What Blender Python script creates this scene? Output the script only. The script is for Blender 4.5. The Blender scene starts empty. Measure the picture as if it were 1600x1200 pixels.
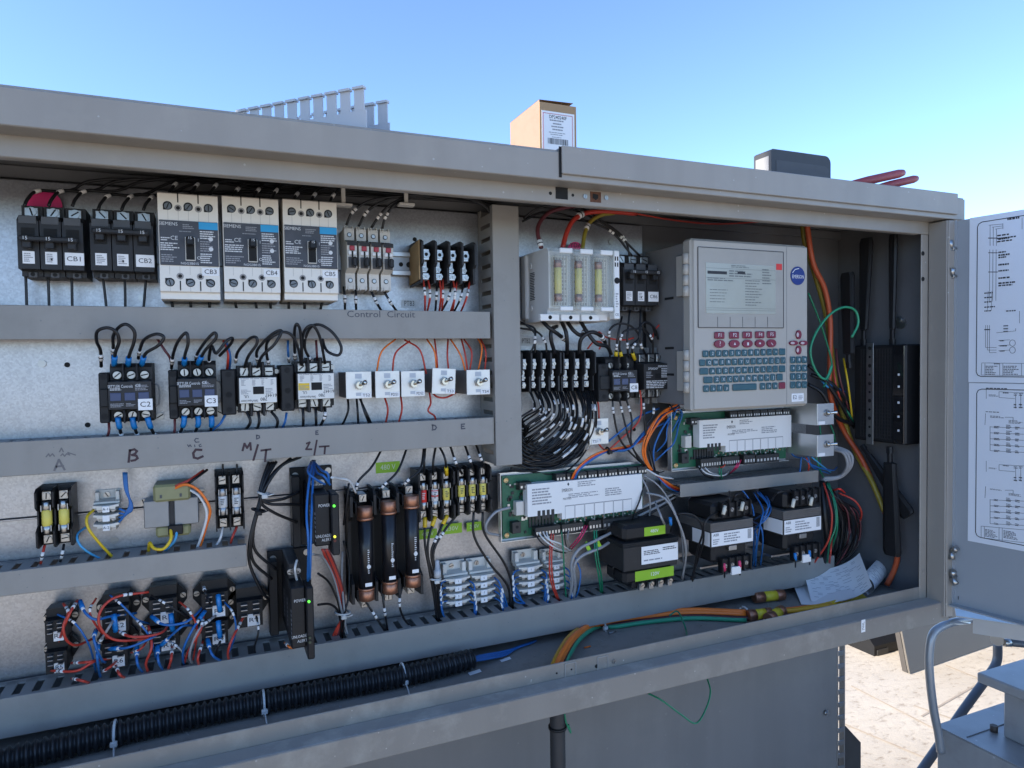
import bpy, math, random
from mathutils import Vector, Matrix
R = math.radians
S = bpy.context.scene
COL = S.collection
# ---------------------------------------------------------------- camera
CAM = Vector((0.0, -1.09, 1.5))
RIGHT = Vector((0.91722, -0.39808, -0.01528))
UP = Vector((0.02813, 0.02647, 0.99925))
FWD = Vector((0.39738, 0.91697, -0.03548))
FPX = 1085.0                                   # focal length for a 1600 px wide picture
cd = bpy.data.cameras.new('camera'); cam = bpy.data.objects.new('camera', cd); COL.objects.link(cam)
m = Matrix((RIGHT, UP, -FWD)).transposed().to_4x4(); m.translation = CAM
cam.matrix_world = m
cd.sensor_width = 36.0; cd.lens = 36.0 * FPX / 1600.0; cd.clip_start = 0.02; cd.clip_end = 3000
S.camera = cam
# ---------------------------------------------------------------- sky and sun
SUN = Vector((-0.86, 0.03, 0.5)).normalized()          # direction towards the sun
w = bpy.data.worlds.new('World'); S.world = w; w.use_nodes = True
nt = w.node_tree; bg = nt.nodes['Background']
sky = nt.nodes.new('ShaderNodeTexSky'); sky.sky_type = 'NISHITA'; sky.sun_disc = False
sky.sun_elevation = math.asin(SUN.z); sky.sun_rotation = math.atan2(SUN.x, SUN.y)
sky.altitude = 600; sky.air_density = 0.65; sky.dust_density = 0.03; sky.ozone_density = 3.6
nt.links.new(sky.outputs['Color'], bg.inputs['Color']); bg.inputs['Strength'].default_value = 0.13
sl = bpy.data.lights.new('sun', 'SUN'); sl.energy = 3.0; sl.angle = R(0.53); sl.color = (1.0, 0.9, 0.76)
so = bpy.data.objects.new('sun', sl); COL.objects.link(so); so.location = (-6, 4, 6)
so.rotation_euler = (-SUN).to_track_quat('-Z', 'Y').to_euler()
S.view_settings.view_transform = 'Standard'; S.view_settings.look = 'None'
S.view_settings.exposure = 1.85; S.view_settings.gamma = 1.0; S.view_settings.use_curve_mapping = False
S.render.engine = 'CYCLES'
S.render.resolution_x = 1024; S.render.resolution_y = 768
S.cycles.max_bounces = 6; S.cycles.diffuse_bounces = 3; S.cycles.glossy_bounces = 3
S.cycles.transparent_max_bounces = 8; S.cycles.caustics_reflective = False; S.cycles.caustics_refractive = False
S.cycles.sample_clamp_indirect = 4.0
rnd = random.Random(11)
# ---------------------------------------------------------------- photo measurements to metres (panel plane is y = 0, d = distance in front of it)
def ray(px, py): return RIGHT * ((px - 800) / FPX) + UP * (-(py - 600) / FPX) + FWD
def P(px, py, d=0.0):
    v = ray(px, py); return CAM + v * ((-d - CAM.y) / v.y)
def PX(px, py, x):
    v = ray(px, py); return CAM + v * ((x - CAM.x) / v.x)
def PZ(px, py, z):
    v = ray(px, py); return CAM + v * ((z - CAM.z) / v.z)
# ---------------------------------------------------------------- materials
MATS = {}
def lin(c):
    if isinstance(c, (int, float)): return (c, c, c, 1)
    return (c[0], c[1], c[2], 1)
def mat(name, col, rough=0.5, metal=0.0, vary=0.12, scale=30, bump=0.0, bscale=300, coat=0.0, dirt=None, spec=0.5, alpha=None, trans=0.0, emit=0, specks=None):
    if name in MATS: return MATS[name]
    M = bpy.data.materials.new(name); M.use_nodes = True; MATS[name] = M
    N = M.node_tree.nodes; L = M.node_tree.links; b = N['Principled BSDF']
    b.inputs['Roughness'].default_value = rough; b.inputs['Metallic'].default_value = metal
    b.inputs['Specular IOR Level'].default_value = spec
    if coat: b.inputs['Coat Weight'].default_value = coat
    if trans: b.inputs['Transmission Weight'].default_value = trans
    if emit:
        b.inputs['Emission Color'].default_value = lin(col); b.inputs['Emission Strength'].default_value = emit
    tc = N.new('ShaderNodeTexCoord'); geo = N.new('ShaderNodeNewGeometry')
    nz = N.new('ShaderNodeTexNoise'); nz.inputs['Scale'].default_value = scale; nz.inputs['Detail'].default_value = 5
    L.new(geo.outputs['Position'], nz.inputs['Vector'])
    mx = N.new('ShaderNodeMix'); mx.data_type = 'RGBA'; c = lin(col)
    mx.inputs[6].default_value = tuple(x * (1 - vary) for x in c[:3]) + (1,)
    mx.inputs[7].default_value = tuple(min(1, x * (1 + vary)) for x in c[:3]) + (1,)
    L.new(nz.outputs['Fac'], mx.inputs[0]); out = mx.outputs[2]
    if dirt:                                             # (colour, scale, amount): stains with a shape of their own
        n2 = N.new('ShaderNodeTexNoise'); n2.inputs['Scale'].default_value = dirt[1]; n2.inputs['Detail'].default_value = 8; n2.inputs['Roughness'].default_value = .65
        L.new(geo.outputs['Position'], n2.inputs['Vector'])
        rp = N.new('ShaderNodeValToRGB'); rp.color_ramp.elements[0].position = 0.52; rp.color_ramp.elements[1].position = 0.72
        rp.color_ramp.elements[0].color = (0, 0, 0, 1); rp.color_ramp.elements[1].color = (dirt[2],) * 3 + (1,)
        L.new(n2.outputs['Fac'], rp.inputs[0])
        m2 = N.new('ShaderNodeMix'); m2.data_type = 'RGBA'; m2.inputs[7].default_value = lin(dirt[0])
        L.new(rp.outputs[0], m2.inputs[0]); L.new(out, m2.inputs[6]); out = m2.outputs[2]
    if specks:                                           # small chips and dust specks
        vo = N.new('ShaderNodeTexVoronoi'); vo.inputs['Scale'].default_value = specks[1]; L.new(geo.outputs['Position'], vo.inputs['Vector'])
        cr = N.new('ShaderNodeSeparateColor'); L.new(vo.outputs['Color'], cr.inputs[0])
        a1 = N.new('ShaderNodeMath'); a1.operation = 'LESS_THAN'; L.new(vo.outputs['Distance'], a1.inputs[0])
        a2 = N.new('ShaderNodeMath'); a2.operation = 'MULTIPLY_ADD'; L.new(cr.outputs[0], a2.inputs[0]); a2.inputs[1].default_value = .55; a2.inputs[2].default_value = -.40; L.new(a2.outputs[0], a1.inputs[1])
        m5 = N.new('ShaderNodeMix'); m5.data_type = 'RGBA'; m5.inputs[7].default_value = lin(specks[0]); L.new(a1.outputs[0], m5.inputs[0]); L.new(out, m5.inputs[6]); out = m5.outputs[2]
        st = N.new('ShaderNodeTexNoise'); st.inputs['Scale'].default_value = 1; st.inputs['Detail'].default_value = 6; mp = N.new('ShaderNodeMapping'); mp.inputs['Scale'].default_value = (22, 22, 2.5); L.new(geo.outputs['Position'], mp.inputs[0]); L.new(mp.outputs[0], st.inputs['Vector'])
        sr_ = N.new('ShaderNodeMapRange'); sr_.inputs[1].default_value = .42; sr_.inputs[2].default_value = .75; sr_.inputs[3].default_value = 1.0; sr_.inputs[4].default_value = .9; L.new(st.outputs['Fac'], sr_.inputs[0])
        m6 = N.new('ShaderNodeMix'); m6.data_type = 'RGBA'; m6.blend_type = 'MULTIPLY'; m6.inputs[0].default_value = 1; L.new(out, m6.inputs[6]); L.new(sr_.outputs[0], m6.inputs[7]); out = m6.outputs[2]
    L.new(out, b.inputs['Base Color'])
    rr = N.new('ShaderNodeMapRange'); rr.inputs[3].default_value = max(0.02, rough - .07); rr.inputs[4].default_value = min(1, rough + .09)
    n3 = N.new('ShaderNodeTexNoise'); n3.inputs['Scale'].default_value = scale * 1.7; n3.inputs['Detail'].default_value = 4
    L.new(geo.outputs['Position'], n3.inputs['Vector']); L.new(n3.outputs['Fac'], rr.inputs[0]); L.new(rr.outputs[0], b.inputs['Roughness'])
    if bump:
        n4 = N.new('ShaderNodeTexNoise'); n4.inputs['Scale'].default_value = bscale; n4.inputs['Detail'].default_value = 3
        L.new(geo.outputs['Position'], n4.inputs['Vector'])
        bp = N.new('ShaderNodeBump'); bp.inputs['Strength'].default_value = bump; bp.inputs['Distance'].default_value = 0.002
        L.new(n4.outputs['Fac'], bp.inputs['Height']); L.new(bp.outputs[0], b.inputs['Normal'])
    return M
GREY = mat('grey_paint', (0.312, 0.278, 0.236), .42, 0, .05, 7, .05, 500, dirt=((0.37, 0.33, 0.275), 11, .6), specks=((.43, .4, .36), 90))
GREY_SHADED = mat('grey_paint_inside', (0.135, 0.135, 0.138), .45, 0, .06, 9, .04, 400, dirt=((.09, .088, .086), 14, .35))  # same grey paint as outside, interior shade mixed into its colour
FLOORM = mat('dusty_cabinet_floor', (0.27, 0.25, 0.22), .7, 0, .12, 20, .12, 260, dirt=((.16, .145, .12), 22, .6))
DUCT = mat('duct_pvc', (0.292, 0.274, 0.246), .42, 0, .04, 8, .02, 300, dirt=((.22, .205, .183), 14, .5), specks=((.2, .2, .2), 120))
BLACK = mat('black_plastic', (0.014, 0.014, 0.015), .45, 0, .15, 40, .05, 700, spec=.3)
BLACKM = mat('black_moulded', (0.024, 0.0235, 0.024), .5, 0, .12, 60, .08, 900, dirt=((.06, .057, .054), 60, .25), spec=.35)
CHAR = mat('charcoal_plastic', (0.07, 0.07, 0.072), .5, 0, .1, 60)
CREAM = mat('cream_plastic', (0.78, 0.73, 0.64), .42, 0, .03, 25, dirt=((.62, .57, .48), 40, .25))
LGREY = mat('light_grey_plastic', (0.6, 0.57, 0.51), .45, 0, .04, 30, dirt=((.4, .39, .37), 50, .2))
WHITE = mat('white_paper', (0.84, 0.83, 0.81), .6, 0, .02, 30)
WPLAST = mat('white_plastic', (0.8, 0.79, 0.76), .4, 0, .03, 30)
INK = mat('black_ink', (0.03, 0.03, 0.032), .6, 0, .1, 30)
GINK = mat('grey_ink', (0.3, 0.3, 0.31), .6, 0, .1, 30)
WINK = mat('white_print', (0.68, 0.68, 0.67), .5, 0, .05, 30)
NIKEL = mat('nickel_steel', (0.40, 0.395, 0.38), .32, 1, .06, 60)
STEEL = mat('zinc_steel', (0.36, 0.365, 0.37), .4, 1, .1, 50)
ALU = mat('brushed_aluminium', (0.62, 0.62, 0.61), .36, .85, .05, 30)
COPPER = mat('copper', (0.44, 0.21, 0.13), .42, .85, .15, 50, dirt=((.12, .06, .04), 40, .5))
HOLE = mat('dark_hole', (0.008, 0.008, 0.008), .8, 0, .1, 30)
SLATE = mat('slate_face', (0.055, 0.058, 0.068), .5, 0, .12, 40, dirt=((.1, .1, .11), 50, .4))
CYAN = mat('cyan_patch', (0.02, 0.33, 0.62), .45)
BLUE = mat('blue_insulation', (0.018, 0.13, 0.38), .38)
LUGB = mat('blue_lug', (0.012, 0.19, 0.52), .25)
REDW = mat('red_insulation', (0.52, 0.05, 0.03), .38)
ORANGE = mat('orange_insulation', (0.92, 0.2, 0.025), .38)
YELLOW = mat('yellow_insulation', (0.75, 0.5, 0.02), .38)
GREEN = mat('green_insulation', (0.01, 0.19, 0.09), .38)
WIREB = mat('black_insulation', (0.013, 0.013, 0.014), .36, spec=.4)
BROWNW = mat('brown_insulation', (0.085, 0.025, 0.022), .38)
PURPLE = mat('maroon_insulation', (0.12, 0.03, 0.035), .4)
WIREW = mat('white_insulation', (0.7, 0.7, 0.68), .4)
WIREG = mat('grey_insulation', (0.3, 0.3, 0.3), .45)
PINKW = mat('pink_insulation', (0.62, 0.04, 0.13), .4)
LIME = mat('lime_label', (0.29, 0.52, 0.02), .5)
PCB = mat('circuit_board_green', (0.012, 0.11, 0.055), .4, 0, .2, 200)
FUSEY = mat('fuse_yellow', (0.72, 0.6, 0.12), .45, 0, .15, 90)
FUSER = mat('fuse_red', (0.72, 0.04, 0.03), .45)
PINK = mat('pink_card', (0.68, 0.02, 0.16), .5)
# ---------------------------------------------------------------- mesh building
class MB:
    def __init__(s): s.v = []; s.f = []; s.sm = []
    def add(s, v, f, smooth=False):
        o = len(s.v); s.v += [tuple(p) for p in v]; s.f += [tuple(i + o for i in q) for q in f]; s.sm += [smooth] * len(f); return s
    def box(s, x0, x1, y0, y1, z0, z1, b=0.0):
        if x0 > x1: x0, x1 = x1, x0
        if y0 > y1: y0, y1 = y1, y0
        if z0 > z1: z0, z1 = z1, z0
        if b <= 0:
            return s.add([(x0, y0, z0), (x1, y0, z0), (x1, y1, z0), (x0, y1, z0), (x0, y0, z1), (x1, y0, z1), (x1, y1, z1), (x0, y1, z1)],
                         [(0, 3, 2, 1), (4, 5, 6, 7), (0, 1, 5, 4), (1, 2, 6, 5), (2, 3, 7, 6), (3, 0, 4, 7)])
        b = min(b, (x1 - x0) * .45, (y1 - y0) * .45, (z1 - z0) * .45)
        X = (x0, x1); Y = (y0, y1); Z = (z0, z1); v = []; idx = {}
        for i in (0, 1):
            for j in (0, 1):
                for k in (0, 1):
                    sx, sy, sz = (1, -1)[i], (1, -1)[j], (1, -1)[k]
                    for a, p in (('x', (X[i], Y[j] + sy * b, Z[k] + sz * b)), ('y', (X[i] + sx * b, Y[j], Z[k] + sz * b)), ('z', (X[i] + sx * b, Y[j] + sy * b, Z[k]))):
                        idx[(i, j, k, a)] = len(v); v.append(p)
        c = Vector(((x0 + x1) / 2, (y0 + y1) / 2, (z0 + z1) / 2)); f = []
        def q(ks):
            ids = [idx[k] for k in ks]; n = (Vector(v[ids[1]]) - Vector(v[ids[0]])).cross(Vector(v[ids[2]]) - Vector(v[ids[0]]))
            mid = sum((Vector(v[i]) for i in ids), Vector()) / len(ids)
            f.append(tuple(ids if n.dot(mid - c) > 0 else ids[::-1]))
        for i in (0, 1):
            q([(i, 0, 0, 'x'), (i, 1, 0, 'x'), (i, 1, 1, 'x'), (i, 0, 1, 'x')])
            q([(0, i, 0, 'y'), (1, i, 0, 'y'), (1, i, 1, 'y'), (0, i, 1, 'y')])
            q([(0, 0, i, 'z'), (1, 0, i, 'z'), (1, 1, i, 'z'), (0, 1, i, 'z')])
            for j in (0, 1):
                q([(i, j, 0, 'x'), (i, j, 1, 'x'), (i, j, 1, 'y'), (i, j, 0, 'y')])
                q([(i, 0, j, 'x'), (i, 1, j, 'x'), (i, 1, j, 'z'), (i, 0, j, 'z')])
                q([(0, i, j, 'y'), (1, i, j, 'y'), (1, i, j, 'z'), (0, i, j, 'z')])
                for k in (0, 1): q([(i, j, k, 'x'), (i, j, k, 'y'), (i, j, k, 'z')])
        return s.add(v, f)
    def cyl(s, a, b, r0, r1=None, n=12, caps=True):
        a = Vector(a); b = Vector(b); r1 = r0 if r1 is None else r1
        d = (b - a).normalized(); u = d.orthogonal().normalized(); w = d.cross(u)
        ring = [u * math.cos(6.28319 * i / n) + w * math.sin(6.28319 * i / n) for i in range(n)]
        o = len(s.v); s.v += [tuple(a + p * r0) for p in ring] + [tuple(b + p * r1) for p in ring]
        for i in range(n):
            j = (i + 1) % n; s.f.append((o + i, o + j, o + n + j, o + n + i)); s.sm.append(True)
        if caps:
            s.f.append(tuple(o + i for i in range(n))[::-1]); s.f.append(tuple(o + n + i for i in range(n))); s.sm += [False, False]
        return s
    def lathe(s, a, b, prof, n=14):
        """prof: (t along a->b in metres, radius)"""
        a = Vector(a); d = (Vector(b) - a).normalized(); u = d.orthogonal().normalized(); w = d.cross(u); o = len(s.v)
        for t, r in prof:
            for i in range(n):
                s.v.append(tuple(a + d * t + (u * math.cos(6.28319 * i / n) + w * math.sin(6.28319 * i / n)) * max(r, 1e-5)))
        for k in range(len(prof) - 1):
            flat = abs(prof[k][0] - prof[k + 1][0]) < 1e-6
            for i in range(n):
                j = (i + 1) % n; s.f.append((o + k * n + i, o + k * n + j, o + (k + 1) * n + j, o + (k + 1) * n + i)); s.sm.append(not flat)
        s.f.append(tuple(o + i for i in range(n))[::-1]); s.f.append(tuple(o + (len(prof) - 1) * n + i for i in range(n))); s.sm += [False, False]
        return s
    def prism(s, poly, y0, y1):
        """poly in (x, z), extruded along y; y0 is the front (smaller y)"""
        n = len(poly); A = sum(poly[i][0] * poly[(i + 1) % n][1] - poly[(i + 1) % n][0] * poly[i][1] for i in range(n))
        if A < 0: poly = poly[::-1]
        if y0 > y1: y0, y1 = y1, y0
        v = [(x, y0, z) for x, z in poly] + [(x, y1, z) for x, z in poly]
        f = [tuple(range(n)), tuple(range(2 * n - 1, n - 1, -1))] + [(i, i + n, (i + 1) % n + n, (i + 1) % n) for i in range(n)]
        return s.add(v, f)
    def prismx(s, poly, x0, x1):
        """poly in (y, z), extruded along x"""
        n = len(poly); A = sum(poly[i][0] * poly[(i + 1) % n][1] - poly[(i + 1) % n][0] * poly[i][1] for i in range(n))
        if A < 0: poly = poly[::-1]
        if x0 > x1: x0, x1 = x1, x0
        v = [(x0, y, z) for y, z in poly] + [(x1, y, z) for y, z in poly]
        f = [tuple(range(n - 1, -1, -1)), tuple(range(n, 2 * n))] + [(i, (i + 1) % n, (i + 1) % n + n, i + n) for i in range(n)]
        return s.add(v, f)
    def tube(s, pts, r, n=7, caps=True, rad=None):
        pts = [Vector(p) for p in pts]; o = len(s.v); m_ = len(pts)
        t0 = (pts[1] - pts[0]).normalized(); u = t0.orthogonal().normalized()
        for k, p in enumerate(pts):
            t = (pts[min(k + 1, m_ - 1)] - pts[max(k - 1, 0)])
            t = t.normalized() if t.length > 1e-9 else t0
            u = (u - t * u.dot(t)); u = u.normalized() if u.length > 1e-6 else t.orthogonal().normalized(); w_ = t.cross(u)
            rr = rad[k] if rad else r
            for i in range(n):
                a = 6.28319 * i / n; s.v.append(tuple(p + (u * math.cos(a) + w_ * math.sin(a)) * rr))
        for k in range(m_ - 1):
            for i in range(n):
                j = (i + 1) % n; s.f.append((o + k * n + i, o + k * n + j, o + (k + 1) * n + j, o + (k + 1) * n + i)); s.sm.append(True)
        if caps:
            s.f.append(tuple(o + i for i in range(n))[::-1]); s.f.append(tuple(o + (m_ - 1) * n + i for i in range(n))); s.sm += [False, False]
        return s
    def quad(s, a, b, c, d): return s.add([a, b, c, d], [(0, 1, 2, 3)])
CACHE = {}
def origin_of(o):
    return Vector(o['_w']) if o is not None and '_w' in o else Vector((0, 0, 0))
def build(name, mb, material, parent=None, origin=None):
    """link the collected shapes as ONE mesh object; mesh data is shared between alike pieces"""
    v = mb.v
    lo = [min(p[i] for p in v) for i in range(3)]; hi = [max(p[i] for p in v) for i in range(3)]
    c = Vector(origin) if origin is not None else Vector(((lo[0] + hi[0]) / 2, (lo[1] + hi[1]) / 2, (lo[2] + hi[2]) / 2 if parent is not None else lo[2]))
    vv = [(p[0] - c.x, p[1] - c.y, p[2] - c.z) for p in v]
    key = (name, material.name, len(vv), tuple(round(a, 5) for p in vv[:60] for a in p), tuple(round(a, 5) for p in vv[-9:] for a in p), len(mb.f))
    me = CACHE.get(key)
    if me is None:
        me = bpy.data.meshes.new(name); me.from_pydata(vv, [], mb.f); me.polygons.foreach_set('use_smooth', mb.sm); me.materials.append(material); me.update()
        CACHE[key] = me
    o = bpy.data.objects.new(name, me); COL.objects.link(o)
    if parent is not None:
        o.parent = parent; o.location = c - origin_of(parent)
        o['_w'] = tuple(c)
    else:
        o.location = c; o['_w'] = tuple(c)
    return o
def tag(o, label, cat, group=None, kind=None):
    if label: o['label'] = label
    if cat: o['category'] = cat
    if group: o['group'] = group
    if kind: o['kind'] = kind
    return o
def thing(name, label, cat, loc, group=None):
    o = bpy.data.objects.new(name, None); COL.objects.link(o); o.empty_display_size = .02
    o.location = loc; o['_w'] = tuple(loc); return tag(o, label, cat, group)
def spline(pts, k=6):
    pts = [Vector(p) for p in pts]
    if len(pts) < 3: return [pts[0].lerp(pts[-1], i / 3) for i in range(4)]
    q = [pts[0] * 2 - pts[1]] + pts + [pts[-1] * 2 - pts[-2]]; out = []
    for i in range(1, len(q) - 2):
        a, b, c, d = q[i - 1:i + 3]
        for j in range(k):
            t = j / k
            out.append(0.5 * ((2 * b) + (c - a) * t + (2 * a - 5 * b + 4 * c - d) * t * t + (3 * b - a - 3 * c + d) * t ** 3))
    return out + [pts[-1]]
TXT = {}
def text_geo(s):
    """outline of a string in unit size, as (verts2d, faces, width)"""
    if s not in TXT:
        cu = bpy.data.curves.new('t', 'FONT'); cu.body = s; cu.resolution_u = 2; cu.align_x = 'CENTER'; cu.align_y = 'CENTER'
        ob = bpy.data.objects.new('t', cu); me = ob.to_mesh()
        TXT[s] = ([(p.co.x, p.co.y) for p in me.vertices], [tuple(q.vertices) for q in me.polygons])
        ob.to_mesh_clear(); bpy.data.objects.remove(ob); bpy.data.curves.remove(cu)
    return TXT[s]
def text(mb, s, x, z, y, size, rot=0.0, sx=1.0, width=None):
    v, f = text_geo(s)
    if not v: return mb
    if width:
        w_ = max(p[0] for p in v) - min(p[0] for p in v); sx = width / (w_ * size)
    cr, sr = math.cos(rot), math.sin(rot)
    return mb.add([(x + (a * sx * cr - b * sr) * size, y, z + (a * sx * sr + b * cr) * size) for a, b in v], f)
def fine(mb, x0, x1, z0, z1, y, n, r=None, fill=.75, hh=.5):
    """rows of illegible small print"""
    r = r or rnd; dz = (z1 - z0) / n
    for i in range(n):
        x = x0; zc = z0 + (i + .5) * dz; end = x0 + (x1 - x0) * r.uniform(fill * .7, 1)
        while x < end:
            l = (x1 - x0) * r.uniform(.06, .22); l = min(l, end - x)
            h = dz * hh * .5
            mb.quad((x, y, zc - h), (x + l * .85, y, zc - h), (x + l * .85, y, zc + h), (x, y, zc + h)); x += l
    return mb
def ribbon(mb, pts, wd, y):
    """marker stroke in the x,z plane"""
    p3 = [(a, y, b) for a, b in pts]
    for i in range(len(pts) - 1):
        a = Vector((pts[i][0], pts[i][1])); b = Vector((pts[i + 1][0], pts[i + 1][1])); d = (b - a)
        if d.length < 1e-7: continue
        d.normalize(); nrm = Vector((-d.y, d.x)) * wd / 2; a = a - d * wd * .3; b = b + d * wd * .3
        mb.quad((a.x - nrm.x, y - i * 2e-6, a.y - nrm.y), (b.x - nrm.x, y - i * 2e-6, b.y - nrm.y), (b.x + nrm.x, y - i * 2e-6, b.y + nrm.y), (a.x + nrm.x, y - i * 2e-6, a.y + nrm.y))
    return mb
def screw_mb(x, y, z, r, h=.002, ang=None, n=14, cross=False):
    """slotted screw head facing -y, its base at y"""
    mb = MB(); ang = rnd.uniform(0, 3.14) if ang is None else ang; ca, sa = math.cos(ang), math.sin(ang); g = .16
    mb.cyl((x, y, z), (x, y - h * .55, z), r, n=n)
    for sg in (1, -1):
        half = []
        a0 = math.asin(g)
        for i in range(7):
            t = a0 + (math.pi - 2 * a0) * i / 6
            half.append((math.cos(t) * r * .93, sg * math.sin(t) * r * .93))
        poly = [(x + a * ca - b * sa, z + a * sa + b * ca) for a, b in half]
        mb.prism(poly, y - h, y - h * .5)
    return mb
class Dev:
    """a device on the panel, laid out by the photo corners of its front face; u,v run 0..1 over that face"""
    def __init__(s, name, label, cat, c, d, group=None, d0=0.0):
        a = P(c[0], c[1], d); b = P(c[2], c[3], d)
        s.x0, s.x1, s.z1, s.z0 = a.x, b.x, a.z, b.z; s.W = b.x - a.x; s.H = a.z - b.z; s.d = d
        s.o = thing(name, label, cat, ((s.x0 + s.x1) / 2, -d0, s.z0), group)
    def x(s, u): return s.x0 + s.W * u
    def z(s, v): return s.z1 - s.H * v
    def box(s, name, m_, u0, u1, v0, v1, d0, d1, b=.0008, parent=None):
        return build(name, MB().box(s.x(u0), s.x(u1), -d1, -d0, s.z(v1), s.z(v0), b), m_, parent or s.o)
    def screw(s, u, v, d, r=.004, m_=None, name='screw', h=.002, parent=None, ang=None):
        ang = rnd.uniform(0, 3.14) if ang is None else ang
        o = build(name, screw_mb(s.x(u), -d, s.z(v), r, h, ang), m_ or NIKEL, parent or s.o)
        if parent is None and r > .0036:
            c, q = math.cos(ang), math.sin(ang); x, z, a, b = s.x(u), s.z(v), r * .86, r * .155; y = -d - h * .72
            build('slot', MB().quad(*[(x + i * c - j * q, y, z + i * q + j * c) for i, j in ((-a, -b), (a, -b), (a, b), (-a, b))]), HOLE, o)
        return o
    def disc(s, name, m_, u, v, d0, d1, r, n=14, parent=None):
        return build(name, MB().cyl((s.x(u), -d0, s.z(v)), (s.x(u), -d1, s.z(v)), r, n=n), m_, parent or s.o)
    def text(s, t, u, v, d, size, m_=None, width=None, parent=None, name='lettering', rot=0):
        return build(name, text(MB(), t, s.x(u), s.z(v), -d, size, rot, width=width), m_ or INK, parent or s.o)
    def fine(s, u0, u1, v0, v1, d, n, m_=None, parent=None, fill=.75):
        o = build('fine_print', fine(MB(), s.x(u0), s.x(u1), s.z(v1), s.z(v0), -d, n, fill=fill), m_ or INK, parent or s.o); o['kind'] = 'stuff'; return o
    def tagged(s, t, u0, u1, v0, v1, d, size=None, m_=None):
        p = s.box('label_tag', m_ or WHITE, u0, u1, v0, v1, d, d + .0006, 0)
        s.text(t, (u0 + u1) / 2, (v0 + v1) / 2, d + .0009, size or (v1 - v0) * s.H * .62, parent=p, width=(u1 - u0) * s.W * .72)
        return p
NW = {'n': 0}
def wire(label, m_, r, pts, name='wire', group='wires inside the cabinet', marks=(), lug=None, lug2=None, cat='wire', k=6, n=7, markm=None, ml=.011):
    """one insulated wire through photo points (px, py, d); marks: printed sleeves at positions 0..1; lug: terminal sleeve material at start / end"""
    pts = [p if isinstance(p, Vector) else P(*p) for p in pts]          # a Vector is already in metres
    sp = spline(pts, k); o = build(name, MB().tube(sp, r, n), m_, None, origin=sp[0]); tag(o, label, cat, group)
    def sleeve(t, ln, rr, mm, nm):
        L_ = [0]
        for a, b in zip(sp, sp[1:]): L_.append(L_[-1] + (b - a).length)
        c = t * L_[-1]; a0 = max(0, min(c - ln / 2, L_[-1] - ln)); q = []
        for i in range(4):
            e = a0 + ln * i / 3
            for j in range(len(sp) - 1):
                if L_[j + 1] >= e or j == len(sp) - 2:
                    q.append(sp[j].lerp(sp[j + 1], min(1, max(0, (e - L_[j]) / max(1e-9, L_[j + 1] - L_[j]))))); break
        build(nm, MB().tube(q, rr, 8), mm, o)
    for t in marks:
        sleeve(t, ml, r * 1.3, markm or WPLAST, 'marker_sleeve')
        if ml > .009: sleeve(t, ml * .18, r * 1.36, INK, 'marker_print')
    if lug: sleeve(0, .016, r * 1.75, lug, 'terminal_sleeve')
    if lug2: sleeve(1, .016, r * 1.75, lug2, 'terminal_sleeve')
    return o
# ================================================================ the setting
def ground_mat():
    M = bpy.data.materials.new('roof_coating'); M.use_nodes = True; N = M.node_tree.nodes; L = M.node_tree.links; b = N['Principled BSDF']
    geo = N.new('ShaderNodeNewGeometry'); n1 = N.new('ShaderNodeTexNoise'); n1.inputs['Scale'].default_value = 1.6; n1.inputs['Detail'].default_value = 9; n1.inputs['Roughness'].default_value = .7
    n2 = N.new('ShaderNodeTexNoise'); n2.inputs['Scale'].default_value = 34; n2.inputs['Detail'].default_value = 6; n2.inputs['Roughness'].default_value = .7
    mp = N.new('ShaderNodeMapping'); mp.inputs['Scale'].default_value = (.55, 1, 1); mp.inputs['Rotation'].default_value = (0, 0, .5)
    L.new(geo.outputs['Position'], mp.inputs[0]); L.new(mp.outputs[0], n1.inputs['Vector']); L.new(mp.outputs[0], n2.inputs['Vector'])
    r1 = N.new('ShaderNodeValToRGB'); e = r1.color_ramp.elements; e[0].position = .25; e[0].color = (.36, .31, .245, 1); e[1].position = .62; e[1].color = (.53, .47, .385, 1)
    r2 = N.new('ShaderNodeValToRGB'); e = r2.color_ramp.elements; e[0].position = .3; e[0].color = (.42, .36, .31, 1); e[1].position = .46; e[1].color = (1, 1, 1, 1)
    L.new(n1.outputs['Fac'], r1.inputs[0]); L.new(n2.outputs['Fac'], r2.inputs[0])
    mx = N.new('ShaderNodeMix'); mx.data_type = 'RGBA'; mx.blend_type = 'MULTIPLY'; mx.inputs[0].default_value = .8
    L.new(r1.outputs[0], mx.inputs[6]); L.new(r2.outputs[0], mx.inputs[7]); L.new(mx.outputs[2], b.inputs['Base Color']); b.inputs['Roughness'].default_value = .9
    bp = N.new('ShaderNodeBump'); bp.inputs['Strength'].default_value = .5; bp.inputs['Distance'].default_value = .01; L.new(n2.outputs['Fac'], bp.inputs['Height']); L.new(bp.outputs[0], b.inputs['Normal'])
    return M
GROUND = ground_mat()
tag(build('roof_ground', MB().quad((-900, -900, 0), (900, -900, 0), (900, 900, 0), (-900, 900, 0)), GROUND), 'pale tan coated flat roof around the cabinet', None, kind='structure')
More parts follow.
